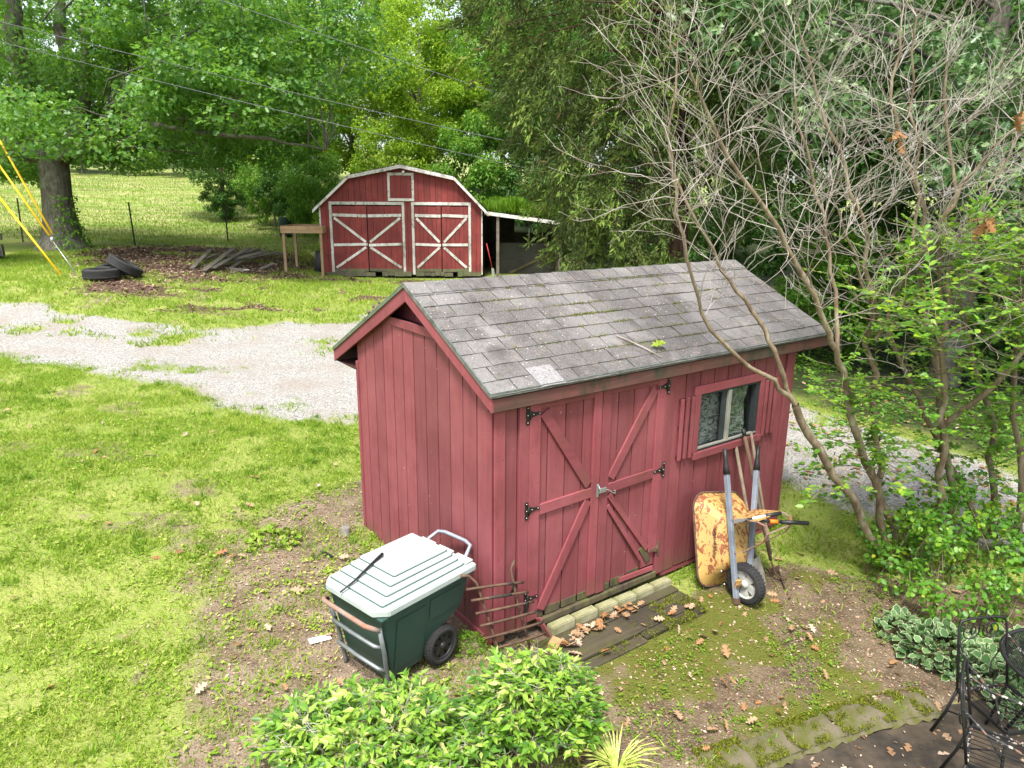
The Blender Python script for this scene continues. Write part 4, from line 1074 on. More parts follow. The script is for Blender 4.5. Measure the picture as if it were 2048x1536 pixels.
# backing and other walls
back = [(0.02, 0.03, 0.12)] + [(BW - 0.02, 0.03, 0.12), (BW - 0.02, 0.03, 2.34)] + [(x, 0.03, z - 0.06) for x, z in prof[::-1][1:-1]] + [(0.02, 0.03, 2.36)]
MB().prism(back[::-1], (0, 0.02, 0)).build('front_backing', M_['dark_void'], barn)
MB().prism([(p[0], BD - 0.04, p[2]) for p in back][::-1], (0, 0.02, 0)).build('rear_panel', M_['barn_board'], barn)
MB().box(0.0, 0.03, 0.05, BD - 0.05, 0.1, 2.36).build('side_panel', M_['barn_board'], barn)
MB().box(BW - 0.03, BW, 0.05, BD - 0.05, 0.1, 2.30).build('side_panel', M_['barn_board'], barn)
nbb = 28; w = BW / nbb
for i in range(nbb):
    a, b = i * w + .005, (i + 1) * w - .005
    xm = (a + b) / 2
    dd = next((d for d in DOORS if d[0] < xm < d[1]), None)
    z0 = DT + 0.02 if dd else 0.10 + R.uniform(-.05, .02)
    th = 0.02 + R.uniform(-.003, .003)
    tops = [(a, btop(a) - .03), (b, btop(b) - .03)]
    if 2.36 < xm < 3.22: pass
    MB().prism([(a, 0.03 - th, z0), (b, 0.03 - th, z0), (b, 0.03 - th, tops[1][1]), (a, 0.03 - th, tops[0][1])], (0, th - 0.001, 0)).build('siding_board', M_['barn_board'], barn)
# white trims
def trim(x0, x1, z0, z1, p=barn, y=-0.02, mat='barn_white', nm='trim_board', d=0.022):
    return MB().box(x0, x1, y, y + d, z0, z1).build(nm, M_[mat], p, bevel=0.003)
for x0, x1, xc in DOORS:
    trim(x0 - 0.09, x1 + 0.09, DT, DT + 0.1)
    trim(x0 - 0.09, x0 + 0.0, 0.05, DT - .002); trim(x1 - 0.0, x1 + 0.09, 0.05, DT - .002)
MB().box(-0.03, 0.02, -0.012, 0.03, 0.05, 2.34).build('corner_board', M_['barn_white'], barn)
MB().box(BW - 0.02, BW + 0.02, -0.012, 0.03, 0.05, 2.28).build('corner_board', M_['barn_white'], barn)
# hayloft door
hl = MB().box(2.42, 3.16, -0.005, 0.008, 2.66, 3.42).build('loft_door', M_['dark_void'], barn)
for k in range(4): MB().box(2.425 + k * .183, 2.425 + (k + 1) * .183 - .007, -0.016, -0.004, 2.66, 3.42).build('door_board', M_['barn_board'], hl)
for a in ((2.34, 3.24, 3.42, 3.51), (2.34, 3.24, 2.57, 2.66), (2.34, 2.42, 2.662, 3.418), (3.16, 3.24, 2.662, 3.418)):
    MB().box(a[0], a[1], -0.03, -0.005, a[2], a[3]).build('trim_board', M_['barn_white'], hl, bevel=0.003)
# door leaves with braces
for x0, x1, xc in DOORS:
    for a, b in ((x0 + .01, xc - .015), (xc + .015, x1 - .01)):
        tilt = R.uniform(-.012, .012)
        d = MB().box(a, b, 0.012, 0.022, 0.16, DT - .06).build('door', M_['dark_void'], barn)
        nb_ = 6
        for k in range(nb_):
            e0 = a + (b - a) * k / nb_; e1 = a + (b - a) * (k + 1) / nb_
            MB().box(e0 + .004, e1 - .004, -0.006 + R.uniform(-.003, .003), 0.011, 0.15 + R.uniform(-.03, .05), DT - .03 - R.uniform(0, .02)).build('door_board', M_['barn_board'], d)
        lft = (a < xc - .2 and b < xc)
        for z, h in ((2.08, .10), (1.09, .09), (0.20, .10)):
            dz = R.uniform(-.02, .02)
            MB().bar((a + .01, -0.018, z + dz), (b - .01, -0.018, z - dz), 0.022, h, (0, 0, 1)).build('rail', M_['barn_white' if z > .5 else 'barn_sill'], d, bevel=0.003)
        ins, outs = (b - .06, a + .06) if lft else (a + .06, b - .06)
        for p, q in (((outs, 2.0), (ins, 1.18)), ((ins, 1.0), (outs, 0.29))):
            MB().bar((p[0], -0.017, p[1]), (q[0], -0.017, q[1]), 0.02, 0.085, Vector((q[0] - p[0], 0, q[1] - p[1])).cross(Vector((0, 1, 0)))).build('brace', M_['barn_white'], d, bevel=0.003)
# ragged sill shingles along the foot
x = 0.1
while x < BW - 0.1:
    ww = R.uniform(0.14, 0.42)
    if R.random() > 0.13:
        MB().box(x, min(x + ww - .01, BW - .02), -0.03 + R.uniform(-.008, .008), 0.0, R.uniform(-.02, .02), R.uniform(.12, .18)).build('sill_shingle', M_['barn_sill'], barn)
    x += ww
# roof: four planes with a white verge board on the front
for (x0, z0), (x1, z1) in zip(prof[:-1], prof[1:]):
    ex = 0.20 if x0 < 0 else 0.0
    ex2 = 0.20 if x1 > 5.5 else 0.0
    dx, dz = x1 - x0, z1 - z0
    p = (x0 - ex, z0 - ex * dz / dx); q = (x1 + ex2, z1 + ex2 * dz / dx)
    MB().prism([(p[0], -0.16, p[1]), (q[0], -0.16, q[1]), (q[0], -0.16, q[1] + .05), (p[0], -0.16, p[1] + .05)], (0, BD + .2, 0)).build('roof_slope', M_['roof_felt'], barn)
    MB().prism([(p[0], -0.185, p[1] - .085), (q[0], -0.185, q[1] - .085), (q[0], -0.185, q[1] + .03), (p[0], -0.185, p[1] + .03)], (0, 0.024, 0)).build('verge_board', M_['barn_white'], barn, bevel=0.003)
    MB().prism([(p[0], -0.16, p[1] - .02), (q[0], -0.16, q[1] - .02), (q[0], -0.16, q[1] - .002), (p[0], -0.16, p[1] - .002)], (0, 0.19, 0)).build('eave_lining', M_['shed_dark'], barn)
# flood lamp over the loft door
fl = MB().lathe([(0.0, .0), (.03, .005), (.045, .05), (.05, .09), (.0, .085)], 14, Matrix.Translation((2.9, -.04, 3.56)) @ Matrix.Rotation(PI * .62, 4, 'X'))
fl.tube([(2.9, 0, 3.6), (2.9, -.05, 3.58)], .015, 6)
fl.build('flood_lamp', M_['white_label'], barn)

# lean-to on the right side
lt = empty('lean_to', (-6.66, 25.0, BZ), BA)
tag(lt, 'dark open lean-to with weeds on its roof beside the barn', 'lean-to')
MB().box(8.3, 8.34, 0.2, 4.6, -.02, 1.5).build('side_panel', M_['rotten_wood'], lt)
MB().prism([(5.62, 0.0, 2.22), (8.6, 0.0, 1.86), (8.6, 0.0, 1.91), (5.62, 0.0, 2.27)], (0, 5.5, 0)).build('roof_slope', M_['roof_felt'], lt)
MB().bar((5.66, -0.02, 2.19), (8.62, -0.02, 1.82), 0.025, 0.12, (0, 0, 1)).build('fascia_board', M_['barn_white'], lt, bevel=0.003)
for x, y in ((6.13, 0.1), (8.35, 0.1), (6.13, 4.5), (8.35, 4.5)):
    MB().box(x - .05, x + .05, y - .05, y + .05, -0.05, 2.2 - (x - 5.62) * .12).build('post', M_['grey_wood'], lt)
MB().box(6.26, 8.28, 1.10, 1.12, -0.02, 1.10).build('plywood_panel', M_['grey_ply'], lt)
MB().box(6.18, 6.25, 1.08, 1.13, -0.02, 1.10).build('post', M_['grey_wood'], lt)
MB().bar((6.6, 1.05, 0.0), (8.2, 1.04, 0.75), .03, .09, (0, 0, 1)).build('loose_rail', M_['rotten_wood'], lt)
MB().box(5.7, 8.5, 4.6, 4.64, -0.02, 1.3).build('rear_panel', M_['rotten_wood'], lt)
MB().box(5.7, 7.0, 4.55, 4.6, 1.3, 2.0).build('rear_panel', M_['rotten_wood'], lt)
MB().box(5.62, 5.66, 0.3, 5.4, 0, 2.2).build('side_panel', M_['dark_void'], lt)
MB().tube([(7.33, 1.2, 1.0), (7.33, 1.2, 1.9)], .025, 6).build('post', M_['galv'], lt)
n = 4200
gx_ = NR.uniform(5.75, 8.5, n); gy_ = NR.uniform(0.05, 1.6, n)
kp = NR.random(n) < (0.35 + 0.65 * vnoise(gx_, gy_, .25, 4)); gx_, gy_ = gx_[kp], gy_[kp]; n = len(gx_)
me = leaves_mesh('roof_weeds', np.c_[gx_, gy_, 2.25 - (gx_ - 5.62) * .12 + .005], np.c_[NR.normal(0, .35, n), NR.normal(0, .35, n), np.ones(n)], np.c_[NR.normal(0, 1, n), NR.normal(0, 1, n), np.full(n, .2)], .62 * (0.5 + .7 * vnoise(gx_, gy_, .5, 9)), LEAF_LANCE, M_['grass_roof'], wid=.7)
o = link('roof_weeds', me, lt); o['kind'] = 'stuff'
BC, BS = math.cos(BA), math.sin(BA)
def bw_(x, y): return -6.66 + x * BC - y * BS, 25.0 + x * BS + y * BC
# shovel with red handle in the lean-to
sx, sy = bw_(5.85, -0.12)
t = empty('red_shovel', (sx, sy, BZ), BA)
tag(t, 'red handled shovel leaning by the barn corner in the lean-to', 'shovel')
MB().tube([(-.12, .1, 1.15), (.08, 0, .3)], .017, 6).build('handle', simple('red_paint', (.42, .03, .03), .5), t)
MB().prism([(.05, 0, .3), (.14, 0, .28), (.17, -.01, .05), (.12, -.02, -.02), (.07, -.01, .06)], (0, .008, 0)).build('blade', M_['galv'], t)

# raised planter box on legs, standing left of the barn
pb = empty('planter_box', (-7.9, 24.5, Hs(-7.9, 24.5)), math.radians(2))
tag(pb, 'wooden planter frame on tall legs beside the barn', 'planter')
zt = 2.42 - pb.location.z
for (x0, x1, y0, y1) in ((0, 1.42, -.02, .02), (0, 1.42, 1.58, 1.62), (-.02, .02, .021, 1.579), (1.40, 1.44, .021, 1.579)):
    MB().box(x0, x1, y0, y1, zt - .24, zt - .13).build('side_board', M_['treated_wood'], pb, bevel=.004)
    MB().box(x0 - .003, x1 + .003, y0 - .003, y1 + .003, zt - .125, zt).build('side_board', M_['treated_wood'], pb, bevel=.004)
for x, y in ((.07, .07), (1.33, .07), (.07, 1.53), (1.33, 1.53)):
    zb = Hs(-7.9 + x, 24.5 + y) - pb.location.z
    MB().box(x - .045, x + .045, y - .045, y + .045, zb - .05, zt - .02).build('leg', M_['treated_wood_post'], pb, bevel=.004)

# ------------------------------------------------------------------ pile of old boards, each its own
pile = [(-10.07, 22.28, -10.83, 25.68, 0.3, 'leftmost old board, lying apart from the lumber pile'),
        (-9.54, 21.96, -9.94, 25.56, 0.45, 'second old board from the left in the lumber pile'),
        (-9.44, 22.44, -9.56, 26.04, 0.46, 'long pale board slanting up the middle of the lumber pile'),
        (-10.07, 23.2, -8.77, 25.4, 0.46, 'long dark board crossing over the lumber pile'),
        (-9.73, 24.86, -8.75, 26.66, 0.34, 'pale board on the planter side of the lumber pile'),
        (-10.12, 26.57, -8.65, 27.07, 0.23, 'board reaching from the lumber pile to the planter leg'),
        (-9.29, 23.31, -9.33, 24.91, 0.21, 'short board under the crossing board of the lumber pile'),
        (-9.16, 22.98, -8.77, 23.18, 0.03, 'broken stub lying flat before the lumber pile'),
        (-10.47, 23.65, -10.47, 25.55, 0.21, 'short board behind the leftmost board of the lumber pile'),
        (-8.6, 24.19, -8.38, 24.99, 0.15, 'short board beside the front planter leg'),
        (-10.47, 25.5, -9.57, 27.1, 0.3, 'weathered board at the back of the lumber pile')]
for k, (x0, y0, x1, y1, dz, lab) in enumerate(pile):
    a = Vector((x0, y0, Hs(x0, y0) + .03 + .05 * (k % 3))); b = Vector((x1, y1, Hs(x1, y1) + .03 + dz))
    o = MB().bar((0, 0, 0), b - a, R.uniform(.12, .17), .035, (.1, -.6, 1)).build('old_board', M_['grey_wood'], None, bevel=.004, loc=a)
    tag(o, lab, 'board', 'boards of the lumber pile')
st = MB().lathe([(0.0, -.05), (.10, -.04), (.17, .0), (.15, .05), (.07, .09), (0, .1)], 9).build('pale_stone', M_['stone_grey'], None, loc=(-8.9, 23.5, Hs(-8.9, 23.5) + .03))
st.scale = (1.4, .8, .5); st.data.materials[0] = simple('pale_rock', (.6, .56, .5), .9)
tag(st, 'flat pale stone lying before the lumber pile', 'stone')
dr_ = MB().lathe([(0, .75), (.16, .74), (.2, .7), (.2, .05), (.18, 0), (0, 0)], 18).build('black_tub', M_['black_plastic'], None, loc=(-6.95, 25.6, Hs(-6.95, 25.6)), rot=(0, .12, 0))
tag(dr_, 'black plastic tub against the barn corner', 'tub')
gb = MB().lathe([(0, .9), (.26, .9), (.29, .87), (.28, .6), (.29, .3), (.27, 0), (0, 0)], 18).build('green_barrel', M_['green_barrel'], None, loc=(-10.6, 33.6, Hs(-10.6, 33.6)))
tag(gb, 'dark green barrel standing among the shrubs behind the planter', 'barrel')

# ------------------------------------------------------------------ old tyres
def tyre_mesh(r, w, name='scrap_tyre_ring', mat='rubber'):
    m = MB()
    ri = r * .58
    pr = [(ri, -w * .38), (ri * 1.04, -w * .5), (r * .86, -w * .5), (r * .97, -w * .40), (r, -w * .3)]
    # tread ribs
    for k in range(5):
        z0 = -w * .3 + w * .6 * k / 5
        pr += [(r, z0 + w * .02), (r, z0 + w * .09), (r * .975, z0 + w * .10), (r * .975, z0 + w * .115)]
    pr += [(r, w * .3), (r * .97, w * .40), (r * .86, w * .5), (ri * 1.04, w * .5), (ri, w * .38), (ri * 1.05, w * .3), (r * .9, 0), (ri * 1.05, -w * .3), (ri, -w * .38)]
    m.lathe(pr, 40)
    return m.mesh(name, M_[mat])
tm = tyre_mesh(.46, .27)
for (x, y, dz, rx, ry, lab) in ((-10.92, 18.85, .14, 0, 0, 'black tyre lying flat on the grass before the other tyres'), (-10.55, 19.35, .30, -.25, .52, 'black tyre propped at a slant on the flat tyre'), (-11.05, 19.75, .13, .05, 0, 'black tyre half hidden behind the other two tyres')):
    o = link('scrap_tyre_ring', tm, None, (x, y, Hs(x, y) + dz), (rx, ry, 0))
    tag(o, lab, 'tyre', 'old tyres under the oak')
# tractor tyre behind the shed, with slanted lugs
tr = empty('tractor_tyre', (-2.42, 14.0, Hs(-2.42, 14.0) + .66), 0)
tr.rotation_euler = (math.radians(78), 0, math.radians(-28))
tag(tr, 'dusty tractor tyre with slanted lugs showing behind the shed roof', 'tyre')
MB().lathe([(.32, -.15), (.36, -.2), (.52, -.2), (.56, -.16), (.57, 0), (.56, .16), (.52, .2), (.36, .2), (.32, .15), (.45, 0), (.32, -.15)], 40).build('carcass', M_['rubber_dusty'], tr)
lug = MB()
for k in range(22):
    for sg in (-1, 1):
        a0 = 2 * PI * (k + (.5 if sg > 0 else 0)) / 22
        pts = []
        for rr in (.555, .615):
            for (zz, da) in ((.02, .10), (.20, -.10), (.20, -.19), (.02, .02)):
                pts.append((rr * math.cos(a0 + da), rr * math.sin(a0 + da), sg * zz))
        lug.add(pts, [(0, 1, 2, 3), (7, 6, 5, 4), (0, 4, 5, 1), (1, 5, 6, 2), (2, 6, 7, 3), (3, 7, 4, 0)])
o = lug.build('tread_lugs', M_['rubber_dusty'], tr); o['kind'] = 'stuff'

# ------------------------------------------------------------------ fence, guy wires, power lines
fence_posts = [(-18.74, 27.46, 'leftmost, behind the yellow guy guards'), (-14.79, 28.07, 'right of the big oak trunk'), (-12.52, 31.55, 'between the oak and the planter')]
tops = []
for x, y, lab in fence_posts:
    z = Hs(x, y)
    o = empty('fence_post', (x, y, z))
    tag(o, 'dark steel T-post of the field fence, ' + lab, 'fence post', 'field fence posts')
    MB().box(-.03, .03, -.006, .006, -.1, 1.62).box(-.006, .006, .006, .04, -.1, 1.62).build('shaft', M_['fence_green'], o, rot=(0, R.uniform(-.05, .03), 0))
    tops.append((x, y, z))
def strand(name, pts, r, mat, sag, n=14):
    m = MB()
    P = []
    for (a, b) in zip(pts[:-1], pts[1:]):
        a, b = Vector(a), Vector(b)
        for i in range(n):
            t = i / n
            p = a.lerp(b, t); p.z -= 4 * sag * t * (1 - t); P.append(p)
    P.append(Vector(pts[-1]))
    return m.tube(P, r, 5, False).build(name, M_[mat])
for h, lab in ((.35, 'lowest'), (.75, 'middle'), (1.35, 'top')):
    q = [(-30, 27.2, Hs(-30, 27.2) + h)] + [(x, y + .02, z + h) for x, y, z in tops] + [(-7.0, 33.2, Hs(-7, 33.2) + h)]
    tag(strand('fence_wire', q, .004, 'wire', .04), lab + ' thin wire strand of the field fence', 'wire', 'field fence wires')
# guy wires with yellow guards, running up to a pole beyond the left edge of the yard
g1 = Vector((-12.18, 19.15, Hs(-12.18, 19.15)))
g2 = Vector((-12.0, 19.6, Hs(-12.0, 19.6)))
top1, top2, top3 = Vector((-21.0, 22.6, 11.2)), Vector((-20.5, 22.6, 12.6)), Vector((-20.2, 22.9, 13.6))
d1 = (top1 - g1).normalized(); 
def guy(name, a, d, s0, s1, lab, extra=None):
    o = empty(name, a)
    tag(o, lab, 'guy wire', 'guy wires under the oak')
    MB().tube([d * s0, d * s1], .029, 10).build('guard', M_['yellow_plastic'], o)
    MB().tube([d * (-.1 if extra is None else s0 * .98), d * 13.0], .008, 5).build('wire_strand', M_['wire'], o)
    return o
guy('guy_wire', g1, d1, .0, 3.0, 'yellow guarded guy wire reaching the ground, nearest the tyres')
rod = MB().tube([(0, 0, -.1), (-.72, .25, .86)], .014, 6)
rod.lathe([(0, .08), (.04, .06), (.05, 0), (.04, -.06), (0, -.08)], 10, Matrix.Translation((-.74, .26, .9)))
tag(rod.build('anchor_rod', M_['galv'], None, loc=g2), 'thin grey anchor rod rising from the soil by the tyres', 'anchor rod')
e0 = g2 + Vector((-.76, .27, .93))
guy('guy_wire', e0, (top2 - e0).normalized(), .1, 3.4, 'yellow guarded guy wire from the anchor rod, the lower of that pair', 1)
guy('guy_wire', e0 + Vector((.05, .05, .04)), (top3 - e0 + Vector((0, 0, 1.6))).normalized(), .1, 3.9, 'yellow guarded guy wire from the anchor rod, the steeper of that pair', 1)
# overhead lines crossing the yard
for (a, b, sag, lab) in (((-9.6, 20, 9.0), (6.5, 20, 4.15), .15, 'highest overhead line crossing above the barn'), ((-13.4, 20, 7.62), (9.0, 20, 2.85), .5, 'lowest overhead line passing close over the barn roof'), ((-13.4, 20, 8.15), (9.0, 20, 3.55), .55, 'middle overhead line above the barn roof')):
    a, b = Vector(a), Vector(b)
    a2, b2 = a + (a - b) * .5, b + (b - a) * .5
    tag(strand('overhead_line', [a2, b2], .0075, 'wire', sag, 30), lab, 'power line', 'overhead lines')

# ------------------------------------------------------------------ stone stack at the left edge
ss = empty('stone_stack', (-16.75, 22.9, Hs(-16.75, 22.9)))
tag(ss, 'stack of rough field stones under the oak at the left edge of the yard', 'stone stack')
zz = 0
for k, (w_, h_, dx) in enumerate(((.75, .55, 0), (.62, .40, .05), (.72, .30, -.02), (.42, .30, .08), (.60, .14, .02))):
    mt = 'stone_grey' if k != 3 else 'concrete_block'
    m = MB().box(-w_ / 2 + dx, w_ / 2 + dx, -w_ * .45, w_ * .4, zz, zz + h_)
    m.build('stone', M_[mt], ss, bevel=min(.1, h_ * .33), seg=2, rot=(0, R.uniform(-.04, .04), R.uniform(-.6, .6)))
    zz += h_ - .03
# ------------------------------------------------------------------ wheeled green refuse cart
cx, cy = sw(-0.678, 0.281)
cart = empty('refuse_cart', (cx, cy, -0.045), SA + math.radians(13.3))
tag(cart, 'dark green wheeled refuse cart with pale stepped lid beside the shed gable', 'refuse cart')
def yw(z): return 0.235 + 0.095 * z / 0.7
pf_ = [(-.335, .075), (-.02, .075), (.05, .17), (.17, .30), (.31, .36), (.385, .42), (.44, .685), (-.435, .685)]
b = MB()
n = len(pf_)
b.add([(x, -yw(z), z) for x, z in pf_] + [(x, yw(z), z) for x, z in pf_], [tuple(range(n)), tuple(range(n, 2 * n))[::-1]] + [(i, n + i, n + (i + 1) % n, (i + 1) % n) for i in range(n)])
body = b.build('body', M_['bin_green'], cart, bevel=.018, seg=3)
# raised panels on the sides
for (x0, x1, z0, z1) in ((-.30, -.02, .16, .60), (.02, .34, .44, .62)):
    for sg in (-1, 1):
        MB().add([(x0, sg * (yw(z0) + .006), z0), (x1, sg * (yw(z0) + .006), z0), (x1, sg * (yw(z1) + .006), z1), (x0, sg * (yw(z1) + .006), z1)] + [(x0 + .01, sg * (yw(z0) - .004), z0 + .01), (x1 - .01, sg * (yw(z0) - .004), z0 + .01), (x1 - .01, sg * (yw(z1) - .004), z1 - .01), (x0 + .01, sg * (yw(z1) - .004), z1 - .01)],
                 [(0, 1, 2, 3), (0, 4, 5, 1), (1, 5, 6, 2), (2, 6, 7, 3), (3, 7, 4, 0)]).build('side_panel', M_['bin_green'], body)
MB().box(-.46, .46, -.345, .345, .665, .692).build('rim', M_['bin_green'], cart, bevel=.008)
# stepped lid
def chamf(x0, x1, y0, y1, c0, c1):
    return [(x0 + c0, y0), (x1 - c1, y0), (x1, y0 + c1), (x1, y1 - c1), (x1 - c1, y1), (x0 + c0, y1), (x0, y1 - c0), (x0, y0 + c0)]
lid = MB().prism([(x, y, .695) for x, y in chamf(-.485, .485, -.36, .36, .085, .02)], (0, 0, .05)).build('lid', M_['bin_lid'], cart, bevel=.007, seg=2)
z = .745
for k in range(4):
    x0, y0 = -.405 + .088 * k, -.292 + .062 * k
    MB().prism([(x, y, z + .001) for x, y in chamf(x0, .40, y0, .33 - .004 * k, .012, .012)], (0, 0, .017)).build('lid_step', M_['bin_lid'], lid, bevel=.004)
    MB().prism([(x, y, z + .0005) for x, y in chamf(x0 - .006, .404, y0 - .006, .332 - .004 * k, .012, .012)], (0, 0, .006)).build('lid_step_shade', M_['bin_step_shade'], lid)  # dark strip round each step paints its shadow line
    z += .0175
for y0 in (-.31, -.10, .11):
    MB().box(.405, .488, y0, y0 + .17, .7455, .765).build('lid_rib', M_['bin_lid'], lid, bevel=.006)
# tubular frame: two legs, rusty handle, lower bar
fr = MB()
for sg in (-1, 1):
    fr.tube([(-.36, sg * .255, 0.0), (-.36, sg * .26, .06), (-.40, sg * .285, .36), (-.455, sg * .31, .60)], .017, 8)
fr.tube([(-.385, -.27, .20), (-.43, -.24, .24), (-.445, 0, .25), (-.43, .24, .24), (-.385, .27, .20)], .015, 8)
fr.tube([(-.41, -.285, .42), (-.455, -.25, .44), (-.47, 0, .45), (-.455, .25, .44), (-.41, .285, .42)], .016, 8)
fr.build('leg_frame', M_['tube_steel'], cart)
MB().tube([(-.452, -.31, .59), (-.50, -.29, .625), (-.525, -.24, .635), (-.53, 0, .64), (-.525, .24, .635), (-.50, .29, .625), (-.452, .31, .59)], .018, 8).build('handle', M_['tube_rust'], cart)
MB().tube([(.43, -.20, .66), (.52, -.20, .745), (.60, -.17, .79), (.615, -.10, .80), (.615, .14, .80), (.60, .21, .79), (.52, .24, .745), (.43, .24, .66)], .016, 8).build('lift_bar', simple('bar_blue', (.33, .36, .42), .5, .3, col2=(.24, .26, .30), scale=12), cart)
def wheel(parent, M, r, w, hubmat, spokes, name='wheel'):
    o = MB().lathe([(r * .70, -w * .45), (r * .9, -w * .5), (r, -w * .3), (r, w * .3), (r * .9, w * .5), (r * .70, w * .45), (r * .66, 0), (r * .70, -w * .45)], 36, M).build(name, M_['rubber'], parent)
    td = MB()
    for k in range(36):
        a = 2 * PI * k / 36
        for sg in (-1, 1):
            Rm = M @ Matrix.Rotation(a + (.08 if sg > 0 else 0), 4, 'Z')
            td.box(r * .985, r * 1.022, -r * .045, r * .045, min(sg * w * .05, sg * w * .38), max(sg * w * .05, sg * w * .38), Rm)
    q = td.build('tread', M_['rubber'], o); q['kind'] = 'stuff'
    h = MB().lathe([(r * .71, -w * .40), (r * .62, -w * .32), (r * .62, w * .32), (r * .71, w * .40), (r * .69, 0), (r * .71, -w * .40)], 36, M)
    h.lathe([(0, w * .5), (r * .16, w * .46), (r * .2, w * .2), (r * .2, -w * .2), (r * .16, -w * .46), (0, -w * .5)], 18, M)
    h.build('rim', M_[hubmat], o)
    for k in range(spokes):
        Rm = M @ Matrix.Rotation(2 * PI * k / spokes, 4, 'Z')
        sp = MB()
        v0, v1 = (.10, .17) if spokes > 6 else (.16, .24)
        sp.prism([(r * .12, -r * v0, -w * .16), (r * .64, -r * v1, -w * .22), (r * .64, r * v1, -w * .22), (r * .12, r * v0, -w * .16)], (0, 0, w * .4), Rm)
        sp.build('spoke', M_[hubmat], o, bevel=.003)
    return o
for sg in (-1, 1):
    wheel(cart, Matrix.Translation((.15, sg * .285, .155)) @ Matrix.Rotation(PI / 2, 4, 'X'), .155, .075, 'black_plastic', 8)
MB().tube([(.15, -.31, .155), (.15, .31, .155)], .011, 8).build('axle', M_['bolt_steel'], cart)
# dark rod lying on the lid
Mc = Matrix.Translation((cx, cy, -0.045)) @ Matrix.Rotation(SA + math.radians(13.3), 4, 'Z')
rd = MB().tube([(-.50, .07, .765), (-.36, .09, .785), (-.2, .13, .815), (-.02, .18, .838)], [.007, .008, .010, .013], 8)
o = rd.build('thin_rod', M_['black_plastic'], None, loc=Mc.translation, rot=(0, 0, SA + math.radians(13.3)))
o.data.materials.append(M_['cut_wood'])
tag(o, 'thin dark rod lying across the pale lid of the refuse cart', 'rod')

# ------------------------------------------------------------------ rusty fire grate leaning at the corner
gr = empty('fire_grate', (*sw(0.05, -0.12), -0.05), SA)
tag(gr, 'rusty iron fire grate of curved bars leaning at the shed corner', 'grate')
G = lambda t, s, z: (t - .05, s + .12, z + .05)
bars = [((-.31, .60), (.23, .48)), ((-.285, .51), (.257, .395)), ((-.263, .404), (.294, .31)), ((-.24, .303), (.306, .23)), ((-.218, .20), (.35, .13)), ((-.195, .107), (.36, .04))]
for k, ((t0, z0), (t1, z1)) in enumerate(bars):
    s = -.09 - .028 * k
    pts = []
    for i in range(9):
        u = i / 8
        bul = 4 * u * (1 - u)
        pts.append(G(t0 + (t1 - t0) * u, s - .055 * bul, z0 + (z1 - z0) * u + .035 * bul))
    MB().tube(pts, .0115, 4).build('bar', M_['rust_iron' if k in (2, 3) else 'rust_iron'], gr)
    if k in (0, 1): MB().tube(pts[2:6] if k else pts[5:7], .0128, 4).build('scorched_sleeve', M_['burnt_iron'], gr)
    if k in (2, 3, 4): MB().tube(pts[6:8] if k == 2 else pts[7:9], .0128, 4).build('scorched_sleeve', M_['burnt_iron'], gr)
MB().tube([G(-.33, -.04, .70), G(-.27, -.06, .69), G(-.22, -.09, .63), G(-.17, -.14, .40), G(-.12, -.22, .12), G(-.09, -.27, -.05)], .012, 4).build('support_rod', M_['rust_iron'], gr)
MB().tube([G(.17, -.05, .68), G(.12, -.07, .63), G(.115, -.10, .55), G(.13, -.15, .36), G(.17, -.22, .1), G(.19, -.26, -.04)], .012, 4).build('support_rod', M_['rust_iron'], gr)
MB().box(-.012, .03, -.006, .006, -.05, .04).build('scorched_plate', M_['burnt_iron'], gr, loc=G(.118, -.105, .46), rot=(.3, .2, 0))
MB().box(-.02, .025, -.006, .006, -.05, .05).build('scorched_plate', M_['burnt_iron'], gr, loc=G(.21, -.16, .29), rot=(.2, 0, 0))
o = MB().box(-.055, .055, -.045, .045, -.02, .085).build('wood_offcut', M_['cut_wood'], None, bevel=.004, loc=(*sw(.43, -.26), -.125), rot=(.15, -.1, SA + .5))
tag(o, 'short sawn wood block beside the left end of the concrete kerb', 'wood block')
o = MB().lathe([(0, .09), (.045, .088), (.05, .08), (.05, -.02)], 10).build('short_stub', M_['stone_grey'], None, loc=(-1.75, 6.82, Hs(-1.75, 6.82)))
tag(o, 'short grey pipe stub standing in the soil near the far gable corner', 'stub')
o = MB().bar((0, 0, 0), (.14, -.13, .01), .035, .012).build('dark_offcut', M_['black_plastic'], None, loc=(-1.9, 6.42, Hs(-1.9, 6.42) + .015))
tag(o, 'dark flat offcut lying on the soil beyond the cart', 'offcut')
o = MB().box(-.09, .09, -.035, .035, 0, .012).build('white_scrap', M_['white_label'], None, bevel=.004, loc=(-1.55, 5.02, Hs(-1.55, 5.02) + .01), rot=(.1, .1, .6))
tag(o, 'small white scrap lying on the soil in front of the cart', 'scrap')

